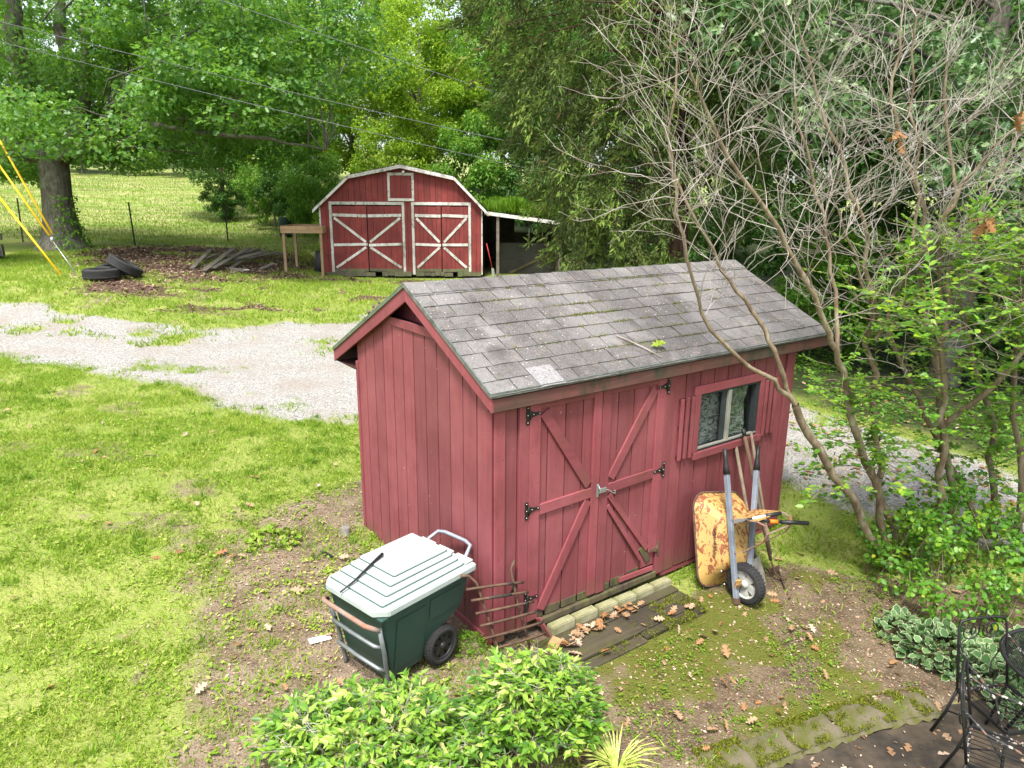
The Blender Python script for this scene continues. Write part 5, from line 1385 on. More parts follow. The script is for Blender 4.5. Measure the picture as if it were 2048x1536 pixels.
# ------------------------------------------------------------------ wheelbarrow stood on its nose against the wall
WBO = Vector((2.4, -.45, -.15))
wb = empty('wheelbarrow', (*sw(WBO.x, WBO.y), WBO.z), SA)
tag(wb, 'rusty yellow wheelbarrow standing upright against the shed wall', 'wheelbarrow')
W = lambda t, s, z: Vector((t, s, z)) - WBO
hl0, hl1 = W(2.25, -.69, -.13), W(2.392, -.30, 1.24)
hr0, hr1 = W(2.44, -.67, -.10), W(2.91, -.30, 1.16)
dL, dRr = (hl1 - hl0).normalized(), (hr1 - hr0).normalized()
for a, b_, d in ((hl0, hl1, dL), (hr0, hr1, dRr)):
    L = (b_ - a).length
    h = MB().bar(a, a + d * (L - .22), .042, .045, (0, 1, 0)).build('handle', M_['handle_blue'], wb, bevel=.004)
    MB().tube([a + d * (L - .235), a + d * (L - .16), a + d * (L - .1), b_], [.033, .025, .019, .020], 10).build('grip', M_['black_plastic'], h)
    MB().bar(a - d * .005, a + d * .05, .046, .049, (0, 1, 0)).build('ferrule', M_['rust_iron'], h)
ax = ((hl1 + hr1) / 2 - (hl0 + hr0) / 2); up = ax.normalized()
ac = Vector((1, 0, 0)); ac = (ac - up * ac.dot(up)).normalized()
nn = up.cross(ac).normalized()
if nn.y < 0: nn = -nn
org = (hl0 + hr0) / 2 + up * .16 + nn * .03
def ring(pts, dep):
    return [org + ac * x + up * y + nn * dep for x, y in pts]
def rrect(x, y0, y1, xt, r, k=5):
    """rounded outline; half width x at y0 and xt at y1"""
    out = []
    for cx_, cy_, a0 in ((xt - r, y1 - r, 0), (-xt + r, y1 - r, 90), (-x + r, y0 + r, 180), (x - r, y0 + r, 270)):
        for i in range(k + 1):
            a = math.radians(a0 + 90 * i / k)
            out.append((cx_ + r * math.cos(a), cy_ + r * math.sin(a)))
    return out
r0 = rrect(.17, .16, .60, .22, .09); r1 = rrect(.245, .03, .735, .31, .12); r2 = rrect(.285, -.075, .79, .345, .14); r3 = rrect(.297, -.087, .802, .357, .145)
rings = [ring([(x * .6, .38 + (y - .38) * .6) for x, y in r0], .0), ring(r0, .006), ring(rrect(.2, .11, .65, .25, .1), .045), ring(r1, .15), ring(r2, .245), ring(r3, .25)]
k = len(r0)
tb = MB()
V = [p for rr in rings for p in rr]
F = [(a * k + i, a * k + (i + 1) % k, (a + 1) * k + (i + 1) % k, (a + 1) * k + i) for a in range(len(rings) - 1) for i in range(k)]
tb.add(V, F + [tuple(range(k))[::-1]], True)
tray = tb.build('tray', M_['yellow_rust'], wb)
MB().tube(ring(r3, .25), .010, 6, closed=True).build('rolled_rim', M_['rust_iron'], tray)
for x, y in ((-.12, .28), (-.12, .5), (.12, .28), (.12, .5), (-.26, .1), (-.22, -.02)):
    MB().lathe([(0, .006), (.008, .004), (.01, 0)], 8, Matrix.Translation(org + ac * x + up * y - nn * .004) @ nn.to_track_quat('-Z', 'Y').to_matrix().to_4x4()).build('bolt', M_['bolt_steel'], tray)
# worn dark marks of the maker's name, no longer legible
pA = org - ac * .245 + up * .36 + nn * .085          # on the sloping left flank
side_n = (-ac * .83 - nn * .5).normalized()
xx = (up - side_n * up.dot(side_n)).normalized()
yy_ = side_n.cross(xx)
mk = MB()
q = random.Random(5)
for i in range(15):
    c = pA + side_n * .016 + xx * (-.11 + .016 * i) + yy_ * q.uniform(-.006, .006)
    a = q.uniform(-.9, .9)
    h = (yy_ * math.cos(a) + xx * math.sin(a)) * q.uniform(.008, .02)
    mk.bar(c - h, c + h, .006, .003, side_n)
mk.build('worn_lettering', M_['black_iron'], tray)
# wheel between the handle feet
wheel(wb, Matrix.Translation(W(2.345, -.70, .045)) @ Matrix.Rotation(PI / 2, 4, 'Y'), .19, .09, 'rim_grey', 5)
MB().tube([W(2.235, -.685, .045), W(2.46, -.685, .045)], .011, 8).build('axle', M_['rust_iron'], wb)
for a, d in ((hl0, dL), (hr0, dRr)):
    MB().bar(a + d * .15 - nn * .02, a + d * .22 - nn * .045, .05, .03, (0, 1, 0)).build('axle_bracket', M_['yellow_rust'], wb)
# legs: two bent straps and their brace plate
def leg(a, d, out):
    p0, p1 = a + d * .78 - nn * .02, a + d * .47 - nn * .02
    pts = [p0, p0 - nn * .10 + ac * out * .3, p0 - nn * .26 + ac * out * .8, p0 - nn * .34 + ac * out - d * .03, p0 - nn * .36 + ac * out - d * .10, p1 - nn * .30 + ac * out + d * .13, p1 - nn * .10 + ac * out * .4 + d * .02, p1]
    m = MB()
    for q0, q1 in zip(pts[:-1], pts[1:]): m.bar(q0, q1 + (q1 - q0) * .04, .026, .007, nn.cross(q1 - q0) if abs((q1 - q0).normalized().dot(up)) > .8 else up)
    m.build('leg', M_['tube_rust'], wb)
    return pts
lp = leg(hl0, dL, .03); rp = leg(hr0, dRr, .05)
MB().add([lp[0], rp[0], rp[2], lp[2]] + [p + up * .008 for p in (lp[0], rp[0], rp[2], lp[2])], [(0, 1, 2, 3), (7, 6, 5, 4), (0, 4, 5, 1), (1, 5, 6, 2), (2, 6, 7, 3), (3, 7, 4, 0)]).build('brace_plate', M_['yellow_rust'], wb)
MB().bar(lp[4], rp[4], .02, .006, up).build('brace_strap', M_['tube_rust'], wb)
# loppers lying on the legs
lo = empty('loppers', (*sw(2.17, -.57), .67), SA)
tag(lo, 'black loppers with an orange collar resting on the wheelbarrow legs', 'loppers')
Q = lambda t, s, z: Vector((t - 2.17, s + .57, z - .67))
e1, e2, pv = Q(2.83, -.955, .625), Q(2.68, -.76, .69), Q(2.30, -.64, .675)
for e, nm in ((e1, 0), (e2, 1)):
    d = e - pv
    arm = MB().tube([pv, pv + d * .12, pv + d * .62], [.010, .013, .013], 8).build('arm', M_['black_plastic'], lo)
    MB().tube([pv + d * .58, e], .019, 10).build('grip', M_['black_plastic'], arm)
    if nm == 0: MB().tube([pv + d * .40, pv + d * .52], .020, 10).build('collar', M_['orange_plastic'], arm)
    else: MB().tube([pv + d * .22, pv + d * .60], .0155, 8).build('sticker', M_['white_label'], arm)
MB().prism([pv + Vector((.05, -.01, .004)), pv + Vector((-.03, .03, .004)), pv + Vector((-.12, .02, .004)), pv + Vector((-.13, .0, .004)), pv + Vector((-.03, -.02, .004))], (0, 0, .006)).build('blade', M_['galv'], lo)
MB().prism([pv + Vector((.05, .01, -.006)), pv + Vector((-.02, .05, -.006)), pv + Vector((-.10, .07, -.006)), pv + Vector((-.03, .02, -.006))], (0, 0, .006)).build('hook', M_['tube_steel'], lo)
# long handled tools behind
def tool(name, lab, cat, top, foot, mat, r=.016):
    o = empty(name, (*sw(foot[0], foot[1]), foot[2]), SA)
    tag(o, lab, cat, 'garden tools leaning on the shed wall')
    d = Vector(top) - Vector(foot)
    MB().tube([d * .14, d * .5, d], [r * .9, r, r], 8).build('handle', M_[mat], o)
    return o, d
o, d = tool('garden_rake', 'rake with dark brown handle and black cap below the window', 'rake', (2.975, -.065, 1.26), (2.89, -.66, -.14), 'tool_wood', .019)
MB().tube([d * .95, d * 1.0], .0215, 8).build('cap', M_['black_plastic'], o)
MB().tube([d * .15, d * .06 + Vector((.0, -.02, 0)), Vector((.05, -.06, .03))], .010, 6).build('socket', M_['rust_iron'], o)
hd = MB().bar((-.06, -.14, .03), (.14, .06, .03), .012, .02)
for i in range(12):
    p = Vector((-.06, -.14, .03)).lerp(Vector((.14, .06, .03)), i / 11)
    hd.tube([p, p + Vector((.02, -.025, -.055))], .004, 4)
hd.build('head', M_['burnt_iron'], o)
o, d = tool('garden_hoe', 'pale handled hoe with its top at the right end of the window sill', 'hoe', (3.122, -.06, 1.18), (2.98, -.58, -.13), 'tool_wood_pale', .015)
MB().box(-.07, .07, -.01, .0, -.01, .09).build('blade', M_['rust_iron'], o)
o, d = tool('garden_shovel', 'shovel with weathered handle and grey blade beside the barrow wheel', 'shovel', (2.92, -.04, 1.075), (2.67, -.655, -.14), 'tool_wood_pale', .017)
MB().prism([(-.09, 0, .30), (.09, -.01, .30), (.11, -.02, .12), (.06, -.03, .01), (0, -.03, -.02), (-.07, -.02, .02), (-.1, -.01, .12)], (0, .008, 0)).build('blade', M_['stone_grey'], o, rot=(-.3, 0, .3))

# ------------------------------------------------------------------ iron patio chairs and mesh table
def iron_chair(name, loc, rz, lab):
    o = empty(name, loc, rz)
    tag(o, lab, 'chair', 'wrought iron patio set')
    w, dp, sh, bh = .20, .42, .44, .93           # half width, depth, seat height, back height
    K, Wn = M_['chair_black'], M_['chair_worn']
    # seat rails
    for a, b_, mt in (((-w, 0), (w, 0), Wn), ((-w, -dp), (w, -dp), K), ((-w, 0), (-w, -dp), K), ((w, 0), (w, -dp), Wn)):
        MB().bar((*a, sh), (*b_, sh), .016, .022).build('seat_rail', mt, o)
    for i in range(1, 9):
        x = -w + 2 * w * i / 9
        MB().tube([(x, 0, sh), (x, -dp, sh)], .0025, 4).build('seat_wire', K, o)
    # back: arch of tube, scrolls
    MB().tube([(-w, 0, sh), (-w * .98, .05, sh + .25), (-w * .95, .09, bh - .05), (-w * .86, .10, bh - .01), (-w * .5, .105, bh), (w * .5, .105, bh), (w * .86, .10, bh - .01), (w * .95, .09, bh - .05), (w * .98, .05, sh + .25), (w, 0, sh)], .0095, 7).build('back_frame', K, o)
    for sg in (-1, 1):
        pts = []
        for i in range(26):
            a = 2 * PI * 1.35 * i / 25
            r = .075 - .042 * i / 25
            pts.append((sg * (.083 + r * math.cos(a + 2.2)), .098, bh - .095 + r * math.sin(a + 2.2)))
        MB().tube(pts, .005, 5).build('scroll', K, o)
        pts = [(sg * (w * .93), .085, bh - .17), (sg * (w * .75), .07, bh - .26), (sg * .08, .045, sh + .17), (sg * .07, .03, sh + .07), (sg * .11, .025, sh + .03), (sg * .14, .03, sh + .07), (sg * .11, .03, sh + .09)]
        MB().tube(pts, .005, 5).build('scroll', K, o)
        # leaf in the scroll
        MB().prism([(sg * .07, .095, bh - .13), (sg * .10, .095, bh - .10), (sg * .075, .095, bh - .055)], (0, .004, 0)).build('iron_leaf', K, o)
        # arms
        MB().tube([(sg * w * .97, .07, sh + .36), (sg * (w + .03), -.06, sh + .27), (sg * (w + .05), -.22, sh + .25), (sg * (w + .05), -.34, sh + .2), (sg * (w + .02), -.36, sh + .08), (sg * w, -.35, sh)], .009, 6).build('arm', Wn, o)
        # legs
        MB().tube([(sg * w, 0, sh), (sg * (w + .01), .05, sh * .5), (sg * (w + .03), .12, 0)], .011, 6).build('leg', K, o)
        MB().tube([(sg * w, -dp, sh), (sg * (w + .01), -dp - .02, sh * .5), (sg * (w + .02), -dp - .06, 0)], .011, 6).build('leg', K, o)
        MB().tube([(sg * (w + .01), .04, sh * .55), (sg * w, -dp * .3, sh * .72), (sg * w, -dp * .7, sh * .72), (sg * (w + .01), -dp - .02, sh * .55)], .006, 5).build('leg_brace', K, o)
    return o
pz_ = float(H0(np.array([3.3]), np.array([4.2]))[0]) - .04
iron_chair('iron_chair', (3.33, 4.26, pz_), .17, 'black wrought iron chair with scroll back against the variegated leaves')
iron_chair('iron_chair', (2.90, 3.72, pz_), .95, 'chipped black iron chair seen edge-on at the corner of the patio')
tb_ = empty('mesh_table', (3.86, 4.10, pz_))
tag(tb_, 'round black mesh patio table at the right edge of the patio', 'table')
TR = .46
MB().tube([(TR * math.cos(a), TR * math.sin(a), .71) for a in np.linspace(0, 2 * PI, 49)[:-1]], .014, 7, closed=True).build('rim', M_['chair_black'], tb_)
ms_ = MB()
for i in range(-34, 35):
    c = i * TR / 35
    l = math.sqrt(TR * TR - c * c)
    ms_.bar((c, -l, .712), (c, l, .712), .004, .003); ms_.bar((-l, c, .708), (l, c, .708), .004, .003)
o = ms_.build('mesh_top', M_['chair_black'], tb_); o['kind'] = 'stuff'
for k_ in range(4):
    a = PI / 4 + k_ * PI / 2
    MB().tube([(.30 * math.cos(a), .30 * math.sin(a), .70), (.22 * math.cos(a), .22 * math.sin(a), .35), (.34 * math.cos(a), .34 * math.sin(a), 0)], .012, 6).build('leg', M_['chair_black'], tb_)

# mossy stone edging of the patio, in rough lengths
edge = [(1.30, 3.90), (1.62, 4.02), (1.98, 4.19), (2.36, 4.34), (2.78, 4.50), (3.22, 4.60)]
elab = ['nearest the bottom of the yard', 'second from the bottom of the yard', 'in the middle of the edging', 'second from the variegated leaves', 'nearest the variegated leaves']
for k_, (a, b_) in enumerate(zip(edge[:-1], edge[1:])):
    a, b_ = Vector(a), Vector(b_)
    m = (a + b_) / 2; L = (b_ - a).length
    ang = math.atan2(b_.y - a.y, b_.x - a.x)
    zc = float(H0(np.array([m.x]), np.array([m.y]))[0])
    s_ = MB()
    q = random.Random(k_)
    nx_, ny_ = 9, 4
    Vv = [(-L / 2 + L * i / nx_ + q.uniform(-.012, .012), -.15 + .30 * j / ny_ + q.uniform(-.012, .012), (.026 if 0 < j < ny_ else -.03) + q.uniform(-.014, .016) - (.012 if i in (0, nx_) else 0)) for j in range(ny_ + 1) for i in range(nx_ + 1)]
    s_.add(Vv, [(a_, a_ + 1, a_ + nx_ + 2, a_ + nx_ + 1) for j in range(ny_) for a_ in range(j * (nx_ + 1), j * (nx_ + 1) + nx_)], True)
    s_.box(-L / 2 + .002, L / 2 - .002, -.12, .12, -.12, -.005)
    o = s_.build('edging_stone', M_['mossy_stone'], None, loc=(m.x, m.y, zc - .005), rot=(0, 0, ang))
    tag(o, 'mossy edging stone of the patio, ' + elab[k_], 'stone', 'patio edging stones')
    n = 3000
    ex_, ey_ = NR.uniform(-L / 2, L / 2, n), NR.uniform(-.14, .14, n)
    kp = NR.random(n) < sstep(.38, .60, vnoise(ex_ + k_, ey_, .11, 6)); ex_, ey_ = ex_[kp], ey_[kp]; n = len(ex_)
    me = leaves_mesh('moss', np.c_[ex_, ey_, np.full(n, .022)], np.c_[NR.normal(0, .7, n), NR.normal(0, .7, n), np.ones(n)], np.c_[NR.normal(0, 1, n), NR.normal(0, 1, n), np.full(n, .3)], .016 * NR.uniform(.5, 1.3, n), SPIKE, M_['moss_tuft'], wid=.7)
    q_ = link('moss', me, o); q_['kind'] = 'stuff'
# ------------------------------------------------------------------ trees and shrubs
def wob(pts, amp, n=3):
    """refine a path with a little crookedness"""
    out = [Vector(pts[0])]
    for a, b_ in zip(pts[:-1], pts[1:]):
        a, b_ = Vector(a), Vector(b_)
        L = (b_ - a).length
        for i in range(1, n + 1):
            p = a.lerp(b_, i / n)
            if i < n: p += Vector((R.gauss(0, 1), R.gauss(0, 1), R.gauss(0, .5))) * amp * L
            out.append(p)
    return out
def taper(n, r0, r1, pw=1.0):
    return [r0 + (r1 - r0) * (i / (n - 1)) ** pw for i in range(n)]
def limb(mb, pts, r0, r1, amp=.04, n=3, sides=7):
    p = wob(pts, amp, n)
    mb.tube(p, taper(len(p), r0, r1), sides, caps=False)
    return p

def clump_leaves(C, RAD, per, size, up=.7, droop=.25, flat=.65):
    """positions, directions, normals for leaves in clumps; C (k,3), RAD (k,)"""
    k = len(C)
    N_ = k * per
    c = np.repeat(C, per, 0); r = np.repeat(RAD, per)
    d = unit(NR.normal(0, 1, (N_, 3)))
    rad = 0.30 + 0.70 * NR.random(N_) ** 0.45
    off = d * (rad * r)[:, None]
    off[:, 2] *= flat
    # ragged outline: every clump gets its own lopsided stretch
    st = np.repeat(NR.uniform(.7, 1.35, (k, 3)), per, 0)
    pos = c + off * st
    nr = unit(d * .55 + np.array([0, 0, up]) + NR.normal(0, .45, (N_, 3)))
    al = unit(np.c_[d[:, :2] * .7, np.full(N_, -droop)] + NR.normal(0, .55, (N_, 3)))
    return pos, al, nr, size * NR.uniform(.6, 1.25, N_)

# ---- the big oak on the left
oak = empty('oak_tree', (-16.3, 25.9, 1.45))
tag(oak, 'big oak with thick lichened trunk spreading over the tyres', 'tree')
ob = Vector((-16.3, 25.9, 1.45))
tm_ = MB()
q = lambda *p: Vector(p) - ob
path = [q(-16.3, 25.9, 1.30), q(-16.3, 25.9, 1.55), q(-16.26, 25.9, 1.95), q(-16.22, 25.9, 2.6), q(-16.2, 25.9, 3.4), q(-16.15, 25.9, 4.2), q(-16.15, 25.9, 4.8)]
n_ = 16; prevv = None
rr = [1.05, .82, .64, .52, .475, .47, .50]
V = []
for p, r in zip(path, rr):
    for k_ in range(n_):
        a = 2 * PI * k_ / n_
        fl = 1 + (.22 if r > .9 else .10 if r > .7 else .04) * math.sin(3 * a + 1) * (1 if r > .6 else .4) + .03 * math.sin(7 * a)
        V.append((p.x + r * fl * math.cos(a), p.y + r * fl * math.sin(a), p.z))
tm_.add(V, [(i * n_ + k_, i * n_ + (k_ + 1) % n_, (i + 1) * n_ + (k_ + 1) % n_, (i + 1) * n_ + k_) for i in range(len(path) - 1) for k_ in range(n_)], True)
limb(tm_, [q(-16.25, 25.9, 4.5), q(-16.4, 25.8, 5.3), q(-16.45, 25.5, 6.5), q(-16.3, 25.1, 8.5), q(-16.1, 25, 10.4), q(-16.4, 25, 13)], .46, .14, .03)
limb(tm_, [q(-16.0, 26, 4.6), q(-15.6, 26.4, 5.6), q(-15.6, 26.8, 7.2), q(-15.9, 27, 9), q(-15.6, 27, 11.2), q(-15, 27, 13)], .34, .10, .03)
limb(tm_, [q(-15.9, 25.9, 4.6), q(-15.0, 25.7, 5.4), q(-14.4, 25.5, 7.2), q(-13.9, 25.5, 9.5), q(-13.2, 25.4, 12)], .32, .08, .03)
limb(tm_, [q(-16.2, 25.9, 4.5), q(-17.2, 25.4, 5.0), q(-18.6, 24.6, 5.8), q(-20.5, 24, 7)], .36, .12, .04)
L1 = limb(tm_, [q(-15.9, 25.8, 4.55), q(-14.6, 24.9, 4.95), q(-13.2, 24, 5.25), q(-11.9, 23, 5.55), q(-10.5, 22.6, 5.42), q(-9.0, 22.5, 5.2), q(-7.5, 23, 5.12), q(-6.1, 24, 4.85)], .17, .028, .03)
limb(tm_, [q(-12.8, 23.6, 5.35), q(-11.6, 23.4, 6.1), q(-10.2, 23.5, 7.2), q(-8.5, 24, 8.3)], .11, .03)
limb(tm_, [q(-15.4, 25.7, 4.9), q(-13.4, 26.4, 6.0), q(-11.2, 27.2, 7.2), q(-8.5, 27.6, 8.4), q(-6.4, 27.5, 9.3)], .2, .04)
limb(tm_, [q(-9.4, 22.5, 5.25), q(-9.1, 22.8, 5.9), q(-8.3, 23.2, 6.4)], .06, .015)
limb(tm_, [q(-14.2, 24.7, 5.05), q(-12.4, 24.0, 4.9), q(-10.4, 24.4, 4.75)], .05, .015)
CC = []
lowx = np.array([-26, -18, -15.4, -12.7, -10.6, -9, -7, -5.7, -4.6, -3]); lowz = np.array([3.6, 3.75, 3.95, 4.35, 4.5, 4.9, 5.3, 6.0, 8.0, 10])
while len(CC) < 255:
    x, y, z = R.uniform(-23, -4.4), R.uniform(20.5, 31), R.uniform(3.8, 12)
    dx, dy = (x + 13.5) / 10.5, (y - 25.8) / 6.2
    if dx * dx + dy * dy > 1: continue
    lo = np.interp(x, lowx, lowz) + 1.6 * (dx * dx + dy * dy < .12)
    if z < lo + .35: continue
    if -17.2 < x < -14.8 and z < 5.4 and y < 25.5 and R.random() < .6: continue      # the trunk fork stays visible
    if x < -14.3 and y < 25.6 and 5.6 < z < 10.6 and R.random() < .7: continue    # the rising limbs show
    if z < lo + 2.4 or R.random() < .6: CC.append((x, y, z))
CC = np.array(CC)
for c in CC[::3]:
    c = Vector(c) - ob
    s0 = min(L1, key=lambda p: (p - c).length) if R.random() < .4 else Vector((c.x * .45 + R.uniform(-.5, .5), c.y * .5, max(c.z - R.uniform(.6, 1.6), 3.6)))
    limb(tm_, [s0, s0.lerp(c, .5) + Vector((0, 0, .25)), c], .035, .010, .07, 2, 4)
tm_.build('trunk', M_['bark_oak'], oak)
RADS = NR.uniform(.75, 1.25, len(CC))
pos, al, nr, sz = clump_leaves(CC - np.array(ob), RADS, 330, .185, flat=.55)
crown_o = link('crown', leaves_mesh('crown', pos, al, nr, sz, LEAF_OAK_S, M_['leaf_oak']), oak)
# ivy shoots at the trunk foot
n = 260
a = NR.uniform(-1.2, .6, n); zz_ = NR.random(n) ** 1.5 * 1.9
rr_ = np.interp(zz_, [0, .3, .8, 2], [1.12, .85, .68, .62]) + .05
me = leaves_mesh('ivy', np.c_[rr_ * np.cos(a), rr_ * np.sin(a) - .05, zz_], NR.normal(0, 1, (n, 3)), np.c_[np.cos(a), np.sin(a) - .6, np.full(n, .5)], NR.uniform(.06, .13, n), LEAF_ROUND, M_['leaf_mid'])
link('ivy', me, oak)

# ---- prototype woodland trees, copied about
def wood_proto(seed, mat, bark, size, nclump, per, rx, rz, zc, shape=LEAF_RHOMB, trunk_r=.22, low=0.0):
    rg = np.random.default_rng(seed)
    C = []
    while len(C) < nclump:
        p = rg.normal(0, 1, 3); p /= np.linalg.norm(p)
        p *= rg.random() ** .35
        if p[2] < -.95 + low: continue
        C.append((p[0] * rx, p[1] * rx, zc + p[2] * rz))
    C = np.array(C)
    pos, al, nr, sz = clump_leaves(C, rg.uniform(.18, .30, nclump) * rx, per, size)
    cm = leaves_mesh('crown', pos, al, nr, sz, shape, M_[mat])
    t = MB()
    limb(t, [(0, 0, -.4), (.05, 0, zc * .35), (-.1, .1, zc * .7), (.1, 0, zc + rz * .6)], trunk_r, trunk_r * .25, .03, 3, 9)
    for c in C[::4]:
        z0 = max(zc - rz * .8, c[2] - R.uniform(.2, .5) * rx)
        limb(t, [(0, 0, z0), (c[0] * .5, c[1] * .5, (z0 + c[2]) / 2 + .1), tuple(c)], trunk_r * .28, trunk_r * .06, .06, 2, 5)
    return t.mesh('trunk', M_[bark]), cm
PROTO = {
    'bright': wood_proto(1, 'leaf_bright', 'bark_oak', .20, 70, 420, 4.2, 5.2, 7.5),
    'mid': wood_proto(2, 'leaf_mid', 'bark_oak', .20, 70, 420, 4.2, 5.6, 7.8),
    'dark': wood_proto(3, 'leaf_dark', 'bark_oak', .19, 70, 420, 4.2, 5.6, 7.6),
    'shrub': wood_proto(4, 'leaf_mid', 'bark_oak', .11, 44, 330, 1.6, 1.5, 1.7, trunk_r=.05),
    'shrub_dark': wood_proto(5, 'leaf_dark', 'bark_oak', .11, 44, 330, 1.6, 1.5, 1.6, trunk_r=.05),
    'shrub_bright': wood_proto(6, 'leaf_bright', 'bark_oak', .10, 40, 300, 1.5, 1.5, 1.6, trunk_r=.04),
}
def plant(kind, x, y, sx, sz, rz, label, name='woodland_tree', cat='tree', group=None, sink=0.0):
    o = empty(name, (x, y, Hs(x, y) - sink), rz)
    o.scale = (sx, sx, sz)
    tag(o, label, cat, group)
    t, c = PROTO[kind]
    link('trunk', t, o); link('crown', c, o)
    return o
GB = 'trees of the wood behind the barn'
for a in (
    ('dark', -15.5, 38.9, .72, .72, .3, 'dark ivy-clad tree standing alone in the field behind the fence'),
    ('bright', -9.2, 42.0, .95, .95, 1.2, 'bright yellow green tree left of the barn roof peak'),
    ('bright', -4.6, 37.5, .80, .88, 2.1, 'bright green tree rising straight behind the barn'),
    ('mid', -0.6, 40.0, .95, 1.0, 2.9, 'mid green tree above the right slope of the barn roof'),
    ('dark', 3.2, 36.0, 1.0, 1.0, .8, 'dark tree over the lean-to, left of the cedar'),
    ('dark', 6.8, 31.0, 1.0, 1.05, 4.0, 'dark tree just behind the cedar trunk'),
    ('mid', -13.5, 50.0, 1.0, 1.05, 4.4, 'green tree at the field edge behind the lone ivy-clad tree'),
    ('bright', -7.0, 55.0, 1.25, 1.3, 5.2, 'tall bright tree farthest back above the barn'),
    ('mid', 0.5, 54.0, 1.25, 1.35, .2, 'tall tree in the second row behind the barn peak'),
    ('dark', 7.5, 48.0, 1.3, 1.4, 1.7, 'tall dark tree in the second row behind the lean-to'),
    ('bright', -20.0, 62.0, 1.2, 1.2, 2.6, 'bright tree at the top of the field, above the ivy-clad tree'),
    ('mid', -29.0, 72.0, 1.3, 1.2, 3.3, 'round tree on the hill crest behind the oak crown'),
    ('bright', -38.0, 76.0, 1.3, 1.2, .5, 'pale tree on the hill crest above the open field'),
    ('mid', -48.0, 74.0, 1.3, 1.2, 1.5, 'tree on the hill crest behind the oak trunk'),
    ('mid', -57.0, 70.0, 1.3, 1.3, 2.2, 'leftmost tree on the hill crest'),
    ('dark', 13.5, 40.0, 1.3, 1.4, 2.4, 'tall dark tree far behind the shed ridge'),
): plant(*a, group=GB)
GR_ = 'trees of the wood right of the shed'
for a in (
    ('dark', 7.2, 17.5, .62, .72, .4, 'dark tree right of the cedar trunk'),
    ('dark', 10.2, 16.5, .70, .85, 1.4, 'dark tree behind the first crape myrtle'),
    ('mid', 12.8, 14.0, .62, .80, 2.4, 'green tree behind the crape myrtle twigs'),
    ('dark', 15.5, 17.5, .85, .95, 3.4, 'dark tree at the right end of the wood'),
    ('dark', 10.5, 24.0, .95, 1.05, 4.4, 'tall dark tree deep in the wood above the shed ridge'),
    ('mid', 17.5, 24.0, 1.1, 1.1, 5.4, 'tall green tree deep in the wood at the right'),
): plant(*a, group=GR_)
GS = 'shrubs of the understory'
for a in (
    ('shrub', -11.9, 36.0, 1.0, 1.25, .3, 'arching green shrub by the lone ivy-clad tree'),
    ('shrub_dark', -10.4, 34.8, .95, 1.15, 1.3, 'dark shrub behind the planter frame'),
    ('shrub', -8.9, 33.0, 1.0, 1.35, 2.3, 'tall leafy shrub against the left side of the barn'),
    ('shrub_dark', -15.2, 38.4, .75, .7, .9, 'ivy thicket at the foot of the lone tree'),
    ('shrub_bright', -7.6, 30.5, .55, .6, 3.0, 'young bright shrub between planter and barn'),
    ('shrub_bright', -6.0, 35.0, 1.3, 1.7, 4.1, 'bright shrub showing over the left barn eave'),
    ('shrub', -2.0, 34.5, 1.3, 1.8, 5.0, 'green shrub showing over the barn ridge'),
    ('shrub_dark', 1.6, 33.0, 1.3, 1.6, .6, 'dark shrub behind the lean-to roof'),
    ('shrub_dark', 4.4, 30.0, 1.2, 1.3, 1.6, 'dark shrub between lean-to and cedar'),
    ('shrub_dark', 6.2, 22.5, 1.1, 1.2, 2.6, 'dark shrub right of the cedar trunk above the shed ridge'),
    ('shrub_dark', 8.4, 18.8, 1.1, 1.2, 3.6, 'dark shrub beyond the far end of the shed roof'),
    ('shrub', 7.0, 14.8, .9, .9, 4.6, 'green shrub at the wood edge beyond the roof corner'),
    ('shrub_dark', 9.2, 13.6, 1.0, 1.0, 5.6, 'dark shrub at the wood edge behind the crape myrtles'),
    ('shrub', 11.2, 12.2, 1.0, 1.1, .1, 'green shrub behind the middle crape myrtle'),
    ('shrub_dark', 13.2, 11.4, 1.1, 1.2, 1.1, 'dark shrub at the right edge of the wood'),
    ('shrub', -17.0, 60.0, 1.9, 1.7, 2.0, 'bush on the field crest nearest the barn side'),
    ('shrub_bright', -22.5, 62.5, 1.9, 1.8, 3.0, 'bright bush on the field crest right of its centre'),
    ('shrub', -28.0, 64.5, 2.1, 1.8, 4.0, 'bush on the field crest behind the fence post gap'),
    ('shrub_bright', -33.5, 66.0, 2.0, 1.7, 5.0, 'bright bush on the field crest left of its centre'),
    ('shrub', -39.0, 66.5, 2.2, 1.9, 6.0, 'bush on the field crest behind the oak trunk'),
    ('shrub', -45.0, 66.0, 2.2, 1.9, .7, 'leftmost bush on the field crest'),
    ('shrub_dark', -16.5, 44.0, .5, .35, 2.2, 'small dark bush out in the open field'),
): plant(*a, name='woodland_shrub', cat='shrub', group=GS)

# ---- white oak whose leafy limb hangs behind the crape myrtles
wo = empty('white_oak', (8.3, 13.2, 0.0))
tag(wo, 'white oak with big pale lobed leaves above the shed roof', 'tree')
t = MB()
limb(t, [(0, 0, -.3), (.05, 0, 2.2), (-.15, -.1, 4.4), (-.1, 0, 7.5), (0, 0, 10)], .30, .12, .02, 3, 10)
CC = []
while len(CC) < 74:
    x, y, z = R.uniform(-5.2, 3.6), R.uniform(-2.6, 1.4), R.uniform(1.2, 8.0)
    lo = np.interp(x, [-5.2, -4, -2.6, -1, 1, 3.6], [5.6, 4.7, 4.0, 3.2, 2.0, 2.4])
    if z > lo: CC.append((x, y, z))
CC = np.array(CC)
for c in CC[::2]:
    z0 = min(max(c[2] - R.uniform(.3, 1.2), 2.5), 8)
    limb(t, [(0, 0, z0), (c[0] * .5, c[1] * .5, (z0 + c[2]) / 2 + .15), tuple(c)], .06, .012, .06, 2, 5)
